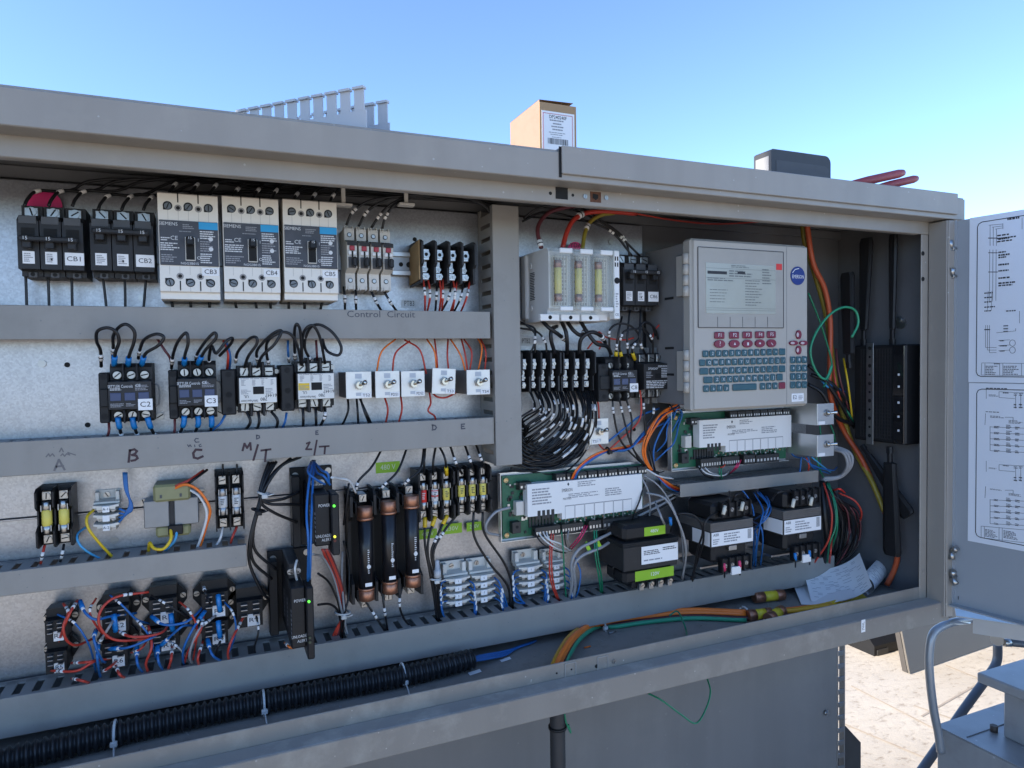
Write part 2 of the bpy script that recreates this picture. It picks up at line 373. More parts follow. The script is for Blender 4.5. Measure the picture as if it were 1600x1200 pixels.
# seams of the roof membrane: thin raised laps
SEAM = mat('roof_seam', (.36, .3, .235), .9, 0, .3, 20)
g = bpy.data.objects['roof_ground']
for a, b in (((1330, 1072), (1500, 1160)), ((1440, 1120), (1530, 1068)), ((1478, 1040), (1590, 1085)), ((1310, 1128), (1470, 1195)), ((1428, 1103), (1492, 1125)), ((1492, 1125), (1520, 1103))):
    p = PZ(*a, .0); q = PZ(*b, .0); d = (q - p).normalized(); nn = Vector((-d.y, d.x, 0)) * .004
    build('seam', MB().add([p - nn + Vector((0, 0, .002)), q - nn + Vector((0, 0, .002)), q + nn + Vector((0, 0, .003)), p + nn + Vector((0, 0, .003))], [(0, 1, 2, 3)]), SEAM, g)

# added tall block, out of view on the left: keeps sun off the door
o = thing('chimney', 'tall rendered chimney standing left in front of the cabinet', 'chimney', (-1.95, -.6, 0))
BLOCKERM = mat('pale_render', (.42, .4, .37), .85, 0, .08, 6, .2, 60)
build('shaft', MB().box(-2.3, -1.6, -1.2, -.005, 0, 3.55, .02), BLOCKERM, o); build('cap', MB().box(-2.36, -1.54, -1.26, .03, 3.551, 3.65, .02), BLOCKERM, o)
# ---------------------------------------------------------------- mounting panel: galvanised sheet
def galv():
    M = bpy.data.materials.new('galvanised_sheet'); M.use_nodes = True; N = M.node_tree.nodes; L = M.node_tree.links; b = N['Principled BSDF']
    geo = N.new('ShaderNodeNewGeometry'); vo = N.new('ShaderNodeTexVoronoi'); vo.inputs['Scale'].default_value = 420
    L.new(geo.outputs['Position'], vo.inputs['Vector'])
    nz = N.new('ShaderNodeTexNoise'); nz.inputs['Scale'].default_value = 8; nz.inputs['Detail'].default_value = 7; L.new(geo.outputs['Position'], nz.inputs['Vector'])
    bw = N.new('ShaderNodeSeparateColor'); L.new(vo.outputs['Color'], bw.inputs[0])
    mr = N.new('ShaderNodeMapRange'); mr.inputs[3].default_value = .36; mr.inputs[4].default_value = .45; L.new(bw.outputs[0], mr.inputs[0])
    mr2 = N.new('ShaderNodeMapRange'); mr2.inputs[1].default_value = .3; mr2.inputs[2].default_value = .7; mr2.inputs[3].default_value = .88; mr2.inputs[4].default_value = 1.06; L.new(nz.outputs['Fac'], mr2.inputs[0])
    mu = N.new('ShaderNodeMath'); mu.operation = 'MULTIPLY'; L.new(mr.outputs[0], mu.inputs[0]); L.new(mr2.outputs[0], mu.inputs[1])
    cc = N.new('ShaderNodeCombineColor'); L.new(mu.outputs[0], cc.inputs[0]); L.new(mu.outputs[0], cc.inputs[1])
    m3 = N.new('ShaderNodeMath'); m3.operation = 'MULTIPLY'; m3.inputs[1].default_value = 1.02; L.new(mu.outputs[0], m3.inputs[0]); L.new(m3.outputs[0], cc.inputs[2])
    L.new(cc.outputs[0], b.inputs['Base Color']); b.inputs['Metallic'].default_value = .85
    r2 = N.new('ShaderNodeMapRange'); r2.inputs[3].default_value = .31; r2.inputs[4].default_value = .37; L.new(bw.outputs[1], r2.inputs[0]); L.new(r2.outputs[0], b.inputs['Roughness'])
    bp = N.new('ShaderNodeBump'); bp.inputs['Strength'].default_value = .015; bp.inputs['Distance'].default_value = .003; L.new(nz.outputs['Fac'], bp.inputs['Height']); L.new(bp.outputs[0], b.inputs['Normal'])
    return M
GALV = galv()
# ================================================================ the cabinet
XL, XR, XW = -0.95, 1.222, 1.26          # left end (out of view), opening edge, right wall
ZF, ZC = 1.022, 1.765                    # floor, ceiling
cab = thing('control_cabinet', 'long grey steel electrical control cabinet standing open on the roof', 'cabinet', (0.15, 0, 0))
def cp(name, m_, *a, b=.001): return build(name, MB().box(*a, b), m_, cab)
cp('back_wall', GREY_SHADED, XL, XW, .02, .026, ZF - .01, ZC)
cp('ceiling', GREY_SHADED, XL, XW, -.198, .02, ZC, ZC + .004)
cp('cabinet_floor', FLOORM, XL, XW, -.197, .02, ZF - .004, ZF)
cp('side_wall', GREY_SHADED, XW, XW + .004, -.234, .026, ZF - .02, ZC + .01)
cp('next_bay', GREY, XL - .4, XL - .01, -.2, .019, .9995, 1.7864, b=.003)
cp('side_wall', GREY_SHADED, XL - .004, XL, -.19, .02, ZF, ZC)
# mounting panel: left bay with upper bay on the right, and a lower sheet behind the boards
zb = P(900, 733, 0).z
build('mounting_panel', MB().box(XL + .02, 0.74, -.0, .003, zb, P(640, 326, 0).z, .0008), GALV, cab)
build('mounting_panel', MB().box(XL + .02, 1.17, .008, .011, ZF + .004, zb + .02, .0008), GALV, cab)
build('mounting_panel', MB().box(P(1046, 640, .012).x, 1.13, -.014, -.011, P(1046, 736, .012).z, P(1046, 560, .012).z, .0008), GALV, cab)
build('panel_fold', MB().box(XL + .02, .74, -.004, .0075, zb - .003, zb - .0005, .0006), GALV, cab)
# ceiling flange line behind the top rail
cp('ceiling_flange', GREY_SHADED, XL, XW, .012, .0195, 1.748, 1.7645)
# front top rail and its roof lip
cp('top_rail', GREY, XL, 1.262, -.2, -.197, 1.7215, 1.768)
cp('rail_return', GREY, XL, 1.22, -.1965, -.185, 1.7215, 1.724)
zt = 1.786
lip = MB(); lip.box(XL, 1.29, -.236, -.2332, 1.7445, zt - .003, .001); lip.box(XL, 1.29, -.2331, -.2005, 1.7445, 1.7465, .0006); lip.box(XL, 1.29, -.2331, .32, zt - .0035, zt, .001)
build('roof_cap', lip, GREY, cab)
xs = P(878, 240, .24).x; xe = P(1497, 310, .24).x
lip = MB(); lip.box(xs, xe, -.2405, -.2375, P(878, 271, .24).z, P(878, 227, .24).z, .001); lip.box(xs, xe, -.2374, .32, P(878, 227, .24).z - .0031, P(878, 227, .24).z - .0005, .0008); lip.box(xe - .003, xe - .0002, -.2374, .32, P(878, 271, .24).z, P(878, 227, .24).z - .0035, .0006)
build('roof_cap', lip, GREY, cab)
build('cap_end', MB().box(xs - .003, xs + .001, -.2372, -.2366, P(878, 276, .24).z, P(878, 228, .24).z, 0), HOLE, cab)
# latch holes and screws in the top rail
def rail_spot(px, py, r, m_, nm='rail_hole', d=.2003): build(nm, MB().cyl((P(px, py, .2).x, -.2, P(px, py, .2).z), (P(px, py, .2).x, -d, P(px, py, .2).z), r, n=12), m_, cab)
a = P(868, 292, .2); b_ = P(887, 312, .2); build('latch_opening', MB().box(a.x, b_.x, -.2006, -.2, b_.z, a.z, 0), HOLE, cab)
RUST = mat('rust', (.13, .055, .03), .8, .2, .5, 250, .4, 300)
a = P(922, 299, .2); b_ = P(939, 317, .2)
fr = MB(); fr.box(a.x, b_.x, -.2004, -.2, b_.z, a.z, 0); build('rust_patch', fr, RUST, cab)
build('latch_hole', MB().prism([(a.x + .004, a.z - .003), (b_.x - .005, a.z - .004), (b_.x - .005, a.z - .009), ((a.x + b_.x) / 2, b_.z + .003), (a.x + .004, a.z - .009)], -.2009, -.2004), HOLE, cab)
for px, py, r in ((860, 302, .0025), (895, 305, .0022)): rail_spot(px, py, r, HOLE)
for px, py in ((914, 307), (947, 309)): build('rail_screw', screw_mb(P(px, py, .2).x, -.2, P(px, py, .2).z, .0034, .0015), NIKEL, cab)
# right jamb: inner flange, step and outer stile
cp('jamb', GREY, 1.2225, 1.241, -.2, -.197, 1.0005, 1.7212)
cp('jamb_return', GREY, 1.2405, 1.2435, -.236, -.2002, ZF - .015, 1.742)
cp('stile', GREY, 1.2437, 1.262, -.2375, -.2345, ZF - .015, 1.742)
for py in (396, 436): p = P(1442, py, .2); build('jamb_hole', MB().cyl((p.x, -.2, p.z), (p.x, -.2005, p.z), .0042, n=12), HOLE, cab)
for py in (852, 892): p = P(1443, py, .2); build('jamb_screw', screw_mb(p.x, -.2, p.z, .004, .001), GREY, cab)
# bottom lip: upright flange, ledge, front face
zl = 1.034
LIPM = mat('dusty_lip_paint', (.235, .212, .183), .5, 0, .08, 9, .08, 300, dirt=((.36, .33, .28), 16, .7), specks=((.4, .37, .32), 110))  # cabinet grey with the lower shade put into its colour, plus dust and specks
LEDGE = mat('scuffed_ledge', (.33, .31, .28), .55, 0, .12, 14, .1, 300, dirt=((.5, .47, .41), 20, .8))
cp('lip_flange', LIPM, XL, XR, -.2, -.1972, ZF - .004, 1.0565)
cp('lip_ledge', LEDGE, XL, 1.262, -.228, -.2006, zl - .003, zl, b=.0006)
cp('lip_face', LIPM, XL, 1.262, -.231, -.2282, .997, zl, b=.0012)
cp('lip_underside', GREY, XL, 1.262, -.228, .02, .997, .9995, b=.0006)
for px, py, r in ((932, 1041, .0028), (870, 1052, .0015), (893, 1046, .0014)): p = P(px, py, .2003); build('lip_hole', MB().cyl((p.x, -.2, p.z), (p.x, -.2005, p.z), r, n=10), HOLE, cab)
for (x0, y0, x1, y1) in ((933, 1027, 950, 1047), (882, 1037, 900, 1057)):
    a = P(x0, y0, .2); b_ = P(x1, y1, .2); mb = MB(); t = .0012
    for q in ((a.x, b_.x, a.z - t, a.z), (a.x, b_.x, b_.z, b_.z + t), (a.x, a.x + t, b_.z + t, a.z - t), (b_.x - t, b_.x, b_.z + t, a.z - t)): mb.box(q[0], q[1], -.2012, -.2, q[2], q[3], 0)
    build('catch_outline', mb, mat('scuffed_paint', (.3, .29, .27), .6), cab)
p = P(959, 1033, .2); build('lip_screw', screw_mb(p.x, -.2, p.z, .0034, .0015), NIKEL, cab)
# unit wall below
cp('lower_panel', mat('lower_unit_paint', (.165, .157, .15), .5, 0, .06, 5, .05, 300, dirt=((.21, .2, .185), 7, .4), specks=((.2, .19, .18), 60)), XL - .4, 1.262, .021, .06, .0, .9965, b=.004)  # panel colour lowered to carry the shade under the cabinet
cp('unit_housing', GREY, XL - .4, 1.258, .062, .3, .0, 1.7, b=.004)
p = P(1290, 1113, -.02); build('panel_bolt', MB().cyl((p.x, .021, p.z), (p.x, .015, p.z), .006, n=6).cyl((p.x, .0149, p.z), (p.x, .0135, p.z), .0045, n=10), STEEL, cab)
# the open door, swung a little past square, hinged on the stile
hx, hy = 1.2645, -.236; ang = R(101)
dx, dy = math.cos(math.pi - ang) * 1, -math.sin(math.pi - ang)          # along the door from the hinge
DDIR = Vector((math.sin(R(10)), -math.cos(R(10)), 0)); DN = Vector((-DDIR.y * -1, DDIR.x * -1, 0)); DN = Vector((-math.cos(R(10)), -math.sin(R(10)), 0))
def dpt(s, n, z): q = Vector((hx, hy, 0)) + DDIR * s + DN * n; return (q.x, q.y, z)
def dbox(mb, s0, s1, n0, n1, z0, z1):
    v = [dpt(s, n, z) for z in (z0, z1) for (s, n) in ((s0, n0), (s1, n0), (s1, n1), (s0, n1))]
    return mb.add(v, [(0, 3, 2, 1), (4, 5, 6, 7), (0, 1, 5, 4), (1, 2, 6, 5), (2, 3, 7, 6), (3, 0, 4, 7)][::1])
zd0, zd1 = 1.028, 1.742
mb = MB(); dbox(mb, 0, .62, -.004, -.001, zd0, zd1)
dbox(mb, 0, .62, -.02, -.0042, zd1 - .0025, zd1); dbox(mb, 0, .62, -.0008, .016, zd0 - .0, zd0 + .0025)
dbox(mb, 0, .0025, -.0008, .006, zd0 + .003, zd1)
DOORM = mat('door_paint', (.31, .325, .335), .35, 0, .06, 6, .03, 300)
door = build('door', mb, DOORM, cab)
# ================================================================ devices: helpers
def prof(D, name, m_, u0, u1, pts, parent=None):
    """side profile (d, v) pushed across u0..u1"""
    return build(name, MB().prismx([(-d, D.z(v)) for d, v in pts], D.x(u0), D.x(u1)), m_, parent or D.o)
def breaker3(c, label, tie_v, tagtext, d=.072, marks=True):
    D = Dev('circuit_breaker', label, 'circuit breaker', c, d)
    for i in range(3):
        a, b = i / 3 + .008, (i + 1) / 3 - .008
        p = prof(D, 'pole_body', BLACKM, a, b, [(.002, .0), (.04, .0), (.04, .16), (.056, .17), (.068, .26), (.068, .92), (.05, .93), (.05, 1.0), (.002, 1.0)])
        D.box('terminal_plate', NIKEL, a + .05, b - .06, .03, .15, .0402, .044, .0006)
        D.screw((a + b) / 2, .09, .0441, .0058)
        D.box('nameplate_recess', CHAR, a + .03, b - .03, .2, .3, .0681, .0688, 0)
        D.box('handle_slot', HOLE, a + .06, b - .06, .36, .55, .0681, .0685, 0)
        D.box('handle', BLACKM, a + .09, b - .09, tie_v - .02, tie_v + .12, .0686, .079, .001)
        D.text('15', (a + b) / 2, tie_v, .0853, .006, WINK)
        D.box('lower_terminal', CHAR, a + .1, b - .08, .94, 1.02, .0502, .053, .0008)
        D.disc('terminal_hole', HOLE, (a + b) / 2 + .01, .975, .0531, .0534, .0025, 10)
        if i < 2:
            q = D.box('sticker', WHITE, a + .07, b - .07, .68, .85, .0682, .0686, 0)
            D.fine(a + .09, b - .09, .70, .83, .0688, 5, GINK, q)
            if i == 1: D.box('sticker_mark', INK, a + .15, b - .14, .77, .80, .06885, .0690, 0, q)
        else: D.tagged(tagtext, a + .03, b + .005, .68, .855, .0682, .0085)
    D.box('handle_tie', BLACKM, .06, .94, tie_v - .035, tie_v + .035, .0792, .085, .0015)
    return D
breaker3((22, 312, 132, 431), 'black three-pole breaker tagged CB1 at the far left of the top row', .53, 'CB1')
breaker3((137, 318, 242, 433), 'black three-pole breaker tagged CB2 beside the cream breakers', .39, 'CB2')
breaker3((975, 393, 1031, 484), 'small black three-pole breaker right of the white fused disconnect', .36, 'C86')

def mccb(c, label, t):
    D = Dev('moulded_case_breaker', label, 'circuit breaker', c, .085, 'cream moulded-case breakers')
    prof(D, 'body', CREAM, .004, .996, [(.002, .0), (.083, .0), (.085, .012), (.085, .93), (.079, .94), (.079, 1.0), (.002, 1.0)])
    f = D.box('face_plate', SLATE, .02, .985, .262, .685, .0851, .0868, .0005)
    for u in (.165, .5, .835):
        for v in (.125, .845):
            r = .0056
            D.disc('terminal_hole', HOLE, u, v, .0851, .0855, r, 18)
            D.box('hole_notch', HOLE, u - .075, u - .01, v + (.0 if v < .5 else -.038), v + (.04 if v < .5 else .0), .0851, .0855, 0)
            D.screw(u, v + .004, .0856, .0043, mat('dull_screw', (.16, .16, .16), .4, .9), 'terminal_screw', .001)
    for u in (.333, .667):
        for v in (.142, .785):
            D.disc('vent_ring', mat('ring_grey', (.3, .28, .26), .5), u, v, .0851, .0854, .0043, 14)
            D.disc('vent_hole', HOLE, u, v, .0855, .0857, .0024, 12)
        D.box('barrier_slot', HOLE, u - .01, u + .01, -.001, .09, .0, .0853, 0)
        D.box('barrier_slot', HOLE, u - .01, u + .01, .83, .92, .0845, .0853, 0)
    g = MB()
    for u in (.165, .333, .5, .667, .835):
        g.box(D.x(u) - .00015, D.x(u) + .00015, -.08515, -.0849, D.z(.262), D.z(.165), 0); g.box(D.x(u) - .00015, D.x(u) + .00015, -.08515, -.0849, D.z(.77), D.z(.69), 0)
        g.box(D.x(u) - .00015, D.x(u) + .00015, -.08515, -.0849, D.z(.93), D.z(.89), 0)
    build('groove', g, mat('groove_shadow', (.34, .32, .28), .6), D.o)['kind'] = 'stuff'
    D.box('colour_patch', CYAN, .665, .985, .266, .335, .0869, .0872, 0, f)
    D.text('SIEMENS', .165, .298, .0872, .0062, WINK, width=.022, parent=f)
    D.text('CE', .255, .43, .0872, .0075, WINK, parent=f)
    D.fine(.4, .6, .29, .34, .0871, 3, GINK, f); D.fine(.34, .64, .355, .37, .0871, 1, GINK, f)
    D.fine(.04, .2, .42, .46, .0871, 2, WINK, f); D.fine(.03, .38, .47, .55, .0871, 4, WINK, f); D.fine(.04, .36, .58, .66, .0871, 4, GINK, f)
    D.fine(.68, .96, .345, .43, .0871, 4, WINK, f, .9); D.fine(.68, .96, .44, .55, .0871, 5, GINK, f); D.fine(.68, .92, .56, .66, .0871, 5, WINK, f, .9)
    D.disc('print_mark', WINK, .86, .425, .0869, .0873, .0028, 12, f); D.disc('print_mark', WINK, .86, .52, .0869, .0873, .0028, 12, f)
    D.text('NGG3B015', .5, .665, .0872, .0045, WINK, parent=f)
    h = D.box('toggle_frame', LGREY, .43, .6, .415, .64, .0869, .0885, .0006)
    D.box('toggle_slot', HOLE, .445, .585, .425, .63, .0885, .0888, 0, h)
    D.box('toggle', BLACK, .45, .58, .42, .5, .0888, .1, .0015); D.text('15', .515, .437, .1002, .005, WINK)
    D.text('I', .65, .44, .0872, .006, WINK, parent=f); D.text('O', .655, .61, .0872, .006, WINK, parent=f)
    D.tagged(t, .7, .985, .70, .775, .0852, .0085)
mccb((245, 299, 345, 468), 'cream moulded-case breaker with slate face tagged CB3, leftmost of three', 'CB3')
mccb((346, 304.5, 439, 468.5), 'cream moulded-case breaker with slate face tagged CB4, middle of three', 'CB4')
mccb((441, 309.5, 529.5, 469), 'cream moulded-case breaker with slate face tagged CB5, rightmost of three', 'CB5')

REDP = mat('red_plastic', (.36, .02, .03), .35)
for i, od in enumerate(('leftmost', 'second from left', 'third from left', 'rightmost')):
    c0 = 541.5 + 18.9 * i; D = Dev('miniature_breaker', 'slim grey single-pole breaker with black lever, %s of the four right of CB5' % od, 'circuit breaker', (c0, 351 + i * 1.6, c0 + 18.2, 453 + i * .6), .066, 'slim single-pole breakers on the rail')
    prof(D, 'body', LGREY, .01, .985, [(.002, .02), (.044, .0), (.046, .02), (.046, .22), (.064, .26), (.064, .66), (.046, .72), (.046, .97), (.002, 1.0)])
    prof(D, 'dark_band', BLACKM, .03, .985, [(.0462, .205), (.0485, .205), (.066, .25), (.066, .31), (.0642, .31), (.0642, .27)])
    D.box('indicator', REDP, .25, .75, .315, .39, .0642, .0665, .0008); D.box('latch', WPLAST, .1, .9, .4, .46, .0642, .067, .0008); D.box('latch_gap', HOLE, .42, .58, .4, .5, .0672, .0676, 0)
    D.box('lever_seat', CHAR, .12, .9, .49, .66, .0642, .0655, .0008); D.box('lever', BLACKM, .4, .85, .5, .65, .0656, .078, .002)
    for v in (.115, .83): D.disc('terminal_hole', HOLE, .5, v, .0461, .0465, .0036, 14); D.screw(.5, v, .0466, .0027, None, 'terminal_screw', .001)
    for v in (.0, .94):
        for u in (.02, .25, .8): D.box('terminal_rib', LGREY, u, u + .06, v - .02, v + .05, .03, .0475, 0)
# rail behind them
D = Dev('din_rail', 'short zinc mounting rail showing between slim breakers and terminal block', 'rail', (612, 393, 652, 431), .012)
D.box('web', STEEL, 0, 1, .2, .8, .006, .008, 0); D.box('flange', ALU, 0, 1, .0, .2, .0082, .013, .0006); D.box('flange', ALU, 0, 1, .8, 1.0, .0082, .013, .0006)
D.disc('slot', HOLE, .38, .52, .008, .0083, .0035); D.disc('slot', HOLE, .7, .52, .008, .0083, .0045); D.screw(.2, .05, -.0, .0028, HOLE)
build('rail_stub', MB().box(P(612, 400, .008).x - .35, P(612, 400, .008).x, -.008, -.002, P(600, 425, .008).z, P(600, 400, .008).z, .0005), STEEL, D.o)

def pdb(c, label, n, d, plate=True, small=False, side=None, dark=False):
    """power distribution block: stepped lugs between tall black barriers"""
    D = Dev('distribution_block', label, 'terminal block', c, d)
    prof(D, 'base', BLACK, .0, 1, [(.002, .03), (.02, .03), (.02, .97), (.002, .97)])
    for i in range(n + 1):
        u = i / n; w_ = .02
        prof(D, 'barrier', BLACKM, u - w_, u + w_, [(.002, .0), (d - .012, .0), (d, .07), (d, .55), (d - .008, .62), (d - .008, .97), (.002, 1.0)])
    for i in range(n):
        a, b = i / n + .05, (i + 1) / n - .05
        q = .8 if not dark else .62
        lm = ALU if not dark else STEEL
        k_ = 0 if not dark else .009
        D.box('lug', lm, a, a + (b - a) * q, .2, .45, .02, d - .014 + k_, .0008)
        um = a + (b - a) * q / 2
        if not dark:
            D.disc('lug_screw', NIKEL, um, .325, d - .014, d - .0125, .0058, 18); D.disc('hex_socket', HOLE, um, .325, d - .0125, d - .0123, .003, 6)
        else: D.screw(um, .325, d - .014 + k_, .0036)
        D.box('step', lm, a, a + (b - a) * q * .9, .46, .72, .02, d - .024 + k_ * 1.5, .0008)
        D.screw(um - .01, .53, d - .024 + k_ * 1.5, .0026)
        for s_ in (-.35, .35): D.screw(um + s_ * (b - a) * q * .6, .64, d - .024 + k_ * 1.5, .003 if not dark else .0018)
        D.box('lower_lug', lm, a, a + (b - a) * q, .735, .89, .02, d - .018 + k_, .0008)
        for s_ in ((-.25, .25) if not dark else (0,)): D.screw(um + s_ * (b - a) * q, .81, d - .018 + k_, .0034)
    return D
D = pdb((660, 372, 744, 445), 'black four-pole distribution block with bright lugs above the PTB3 marking', 4, .07)
build('insulating_card', MB().prismx([(-.004, D.z(.12)), (-.062, D.z(.02)), (-.062, D.z(.9)), (-.004, D.z(.95))], D.x0 - .004, D.x0 - .0022), mat('tan_card', (.34, .22, .1), .7, 0, .2, 60), D.o)
pdb((815, 547, 877, 613), 'black distribution block above the wire coil, nearest the vertical duct', 4, .06, dark=True)
pdb((881, 547, 931, 612), 'black distribution block with three barriers left of the C8 contactor', 3, .06, dark=True)

BLUEWIN = mat('blue_window', (.035, .055, .13), .3)
def contactor_a(c, label, t, ax, tv=True):
    """black definite-purpose contactor with a side auxiliary block"""
    D = Dev('contactor', label, 'contactor', c, .075)
    prof(D, 'body', BLACKM, 0, 1, [(.002, .0), (.045, .0), (.05, .07), (.05, .28), (.073, .31), (.073, .76), (.05, .79), (.05, .95), (.04, 1.0), (.002, 1.0)])
    build('auxiliary_block', MB().box(D.x(ax), D.x(-.01), -.062, -.006, D.z(.99), D.z(.15), .0015).box(D.x(ax) + .001, D.x(-.015), -.066, -.0622, D.z(.72), D.z(.42), .001), BLACK, D.o)
    for v in (.22, .88): D.disc('auxiliary_hole', HOLE, ax / 2, v, .0621, .0624, .0042, 12)
    for u in (.17, .5, .82):
        for v, q in ((.2, 1), (.88, 0)):
            D.disc('terminal_seat', HOLE, u, v, .0501, .0506, .0068, 16); D.screw(u, v, .0508, .005, NIKEL, 'terminal_screw', .003)
        D.box('indicator_window', BLUEWIN, u - .13, u + .12, .49, .62, .0731, .0738, .0003)
    for u in (.335, .66):
        for v0, v1 in ((.0, .29), (.77, 1.0)): D.box('terminal_barrier', BLACKM, u - .02, u + .02, v0, v1, .04, .068, .0008)
    D.text('SETTLER Controls', .28, .385, .0733, .0055, WINK, width=.028); D.fine(.04, .4, .41, .45, .0732, 2, WINK); D.text('CE', .69, .375, .0733, .0052, WINK); D.fine(.62, .95, .36, .46, .0732, 4, GINK)
    D.fine(.04, .35, .66, .73, .0732, 3, GINK); D.fine(.4, .62, .66, .72, .0732, 3, GINK)
    if t: D.tagged(t, .68, 1.02, .60, .79, .0738, .0095)
    # spring clip on the right
    x = D.x(1); build('wire_clip', MB().tube(spline([(x, -.03, D.z(.35)), (x + .006, -.03, D.z(.42)), (x + .006, -.03, D.z(.7)), (x, -.03, D.z(.76))], 4), .0009, 5), STEEL, D.o)
    D.screw(1.1, .96, .002, .005, NIKEL, 'mounting_screw'); D.box('mounting_foot', STEEL, 1.0, 1.2, .9, 1.02, .0, .0018, 0)
    return D
contactor_a((167, 568, 238, 660), 'black contactor tagged C2 with blue wire lugs above the letter B', 'C2', -.24)
contactor_a((276, 564, 340, 654), 'black contactor tagged C3 with blue wire lugs above the letter C', 'C3', -.24)

PLATEW = mat('cream_label_plate', (.74, .72, .66), .5)
def contactor_b(c, label, ax, patch):
    """black contactor with a white, upside-down rating plate"""
    D = Dev('contactor', label, 'contactor', c, .07)
    prof(D, 'body', BLACKM, 0, 1, [(.002, .03), (.042, .03), (.042, .25), (.067, .27), (.067, .78), (.042, .8), (.042, .98), (.002, .98)])
    for u in (-.01, 1.01): D.box('mounting_ear', BLACKM, u - .08, u + .08, .1, .95, .002, .03, .001)
    D.box('auxiliary_block', BLACK, ax, -.05, .1, 1.0, .002, .058, .0015)
    for v in (.2, .6, .9): D.disc('auxiliary_hole', HOLE, ax / 2 - .02, v, .0581, .0584, .004, 12)
    for j, u in enumerate((.18, .5, .83)):
        for v in (.16, .87):
            D.box('terminal_plate', NIKEL, u - .11, u + .11, v - .09, v + .08, .0421, .047, .0006); D.screw(u, v, .0471, .0056, NIKEL, 'terminal_screw')
            D.box('blade_tab', STEEL, u - .07, u - .05, v + (.1 if v > .5 else -.2), v + (.2 if v > .5 else -.1), .03, .042, 0)
    for u in (.335, .665):
        for v0, v1 in ((-.04, .26), (.79, 1.05)): D.box('terminal_barrier', BLACKM, u - .035, u + .035, v0, v1, .002, .058, .001)
    for u, v in ((1.06, .16), (-.06, .9)): D.screw(u, v, .0301, .0035, NIKEL)
    p = D.box('rating_plate', PLATEW, .03, .99, .275, .775, .0671, .0682, .0003)
    D.box('plate_window', HOLE, .38, .66, .45, .6, .0683, .0687, 0, p)
    D.text('61447', .84, .63, .0686, .0062, INK, rot=math.pi, parent=p); D.text('780', .65, .7, .0686, .0062, INK, rot=math.pi, parent=p)
    D.text('Definite Purpose Contactor', .28, .73, .0686, .0045, INK, rot=math.pi, parent=p, width=.022); D.text('UL', .2, .64, .0686, .0055, INK, rot=math.pi, parent=p)
    for u0, u1 in ((.08, .2), (.36, .46), (.6, .68), (.84, .92)): D.fine(u0, u1, .31, .43, .0685, 5, GINK, p)
    D.fine(.07, .34, .5, .6, .0685, 4, GINK, p); D.fine(.7, .96, .48, .6, .0685, 4, GINK, p)
    if patch: D.box('ink_patch', YELLOW, .04, .33, .46, .6, .0683, .0684, 0, p)
    D.fine(.06, .96, .285, .3, .0685, 1, INK, p, .95)
    return D
contactor_b((371, 569, 434, 646), 'black contactor with clean white rating plate above the marking M/T', -.42, False)
contactor_b((463, 562, 524, 640), 'black contactor with yellow-stained white rating plate above the marking L/T', -.40, True)

BRK = mat('bracket_steel', (.2, .185, .17), .5, .5, .2, 40)
SWP = mat('switch_plate_alu', (.78, .76, .7), .42, .4, .06, 25, dirt=((.5, .47, .4), 30, .3))
BAT = mat('chromed_bat', (.55, .54, .5), .2, 1)
def toggle(c, label, t, d=.062, tilt=0, tu=.78, lean=1):
    D = Dev('toggle_switch', label, 'switch', c, d)
    def rot(o):
        return o
    if tilt: D.o.rotation_euler.y = R(tilt)
    p = D.box('plate', SWP, 0, 1, 0, 1, d - .0016, d, .0004)
    build('bracket', MB().box(D.x(0) + .0005, D.x(.04), -d + .0017, -.002, D.z(.97), D.z(.03), 0).box(D.x(.0), D.x(.9), -.004, -.001, D.z(.97), D.z(.03), 0), BRK, D.o)
    build('switch_body', MB().box(D.x(.25), D.x(.75), -d + .002, -d + .03, D.z(.8), D.z(.2), .001), BLACK, D.o)
    n = build('collar_nut', MB().cyl((D.x(.5), -d, D.z(.5)), (D.x(.5), -d - .003, D.z(.5)), .0072, n=6), NIKEL, D.o)
    build('bushing', MB().cyl((D.x(.5), -d - .0031, D.z(.5)), (D.x(.5), -d - .008, D.z(.5)), .0052, n=14), BAT, D.o)
    a = Vector((D.x(.5), -d - .007, D.z(.5))); e = a + Vector((.007 * lean, -.011, .005))
    build('bat_lever', MB().lathe(a, e, [(0, .0022), (.008, .003), (.0125, .0036), (.0138, .003), (.0143, .001)], 12), BAT, D.o)
    for q in ((.36, .62, .26, .08), (.38, .6, .9, .78)): build('position_decal', MB().box(D.x(q[0]), D.x(q[1]), -d - .0002, -d, D.z(q[2]), D.z(q[3]), 0), mat('grey_decal', (.5, .52, .54), .5), p)
    D.tagged(t, tu - .2, tu + .2, .8, .97, d + .0002, .006)
    return D
toggle((540, 581, 581, 622), 'aluminium toggle switch plate marked TS2 nearest the L/T contactor', 'TS2')
toggle((586, 580, 625, 621), 'aluminium toggle switch plate marked PDS1', 'PDS1')
toggle((626.5, 580, 664, 619), 'aluminium toggle switch plate marked PDS2', 'PDS2')
toggle((674, 576, 711, 615), 'tilted aluminium toggle switch plate marked TS3', 'TS3', tilt=3)
toggle((729, 578, 766, 616), 'aluminium toggle switch plate marked TS4 beside the vertical duct', 'TS4')
toggle((921, 655, 951, 693), 'aluminium toggle switch plate marked TS1 below the coil of black wires', 'TS1', tu=.3)
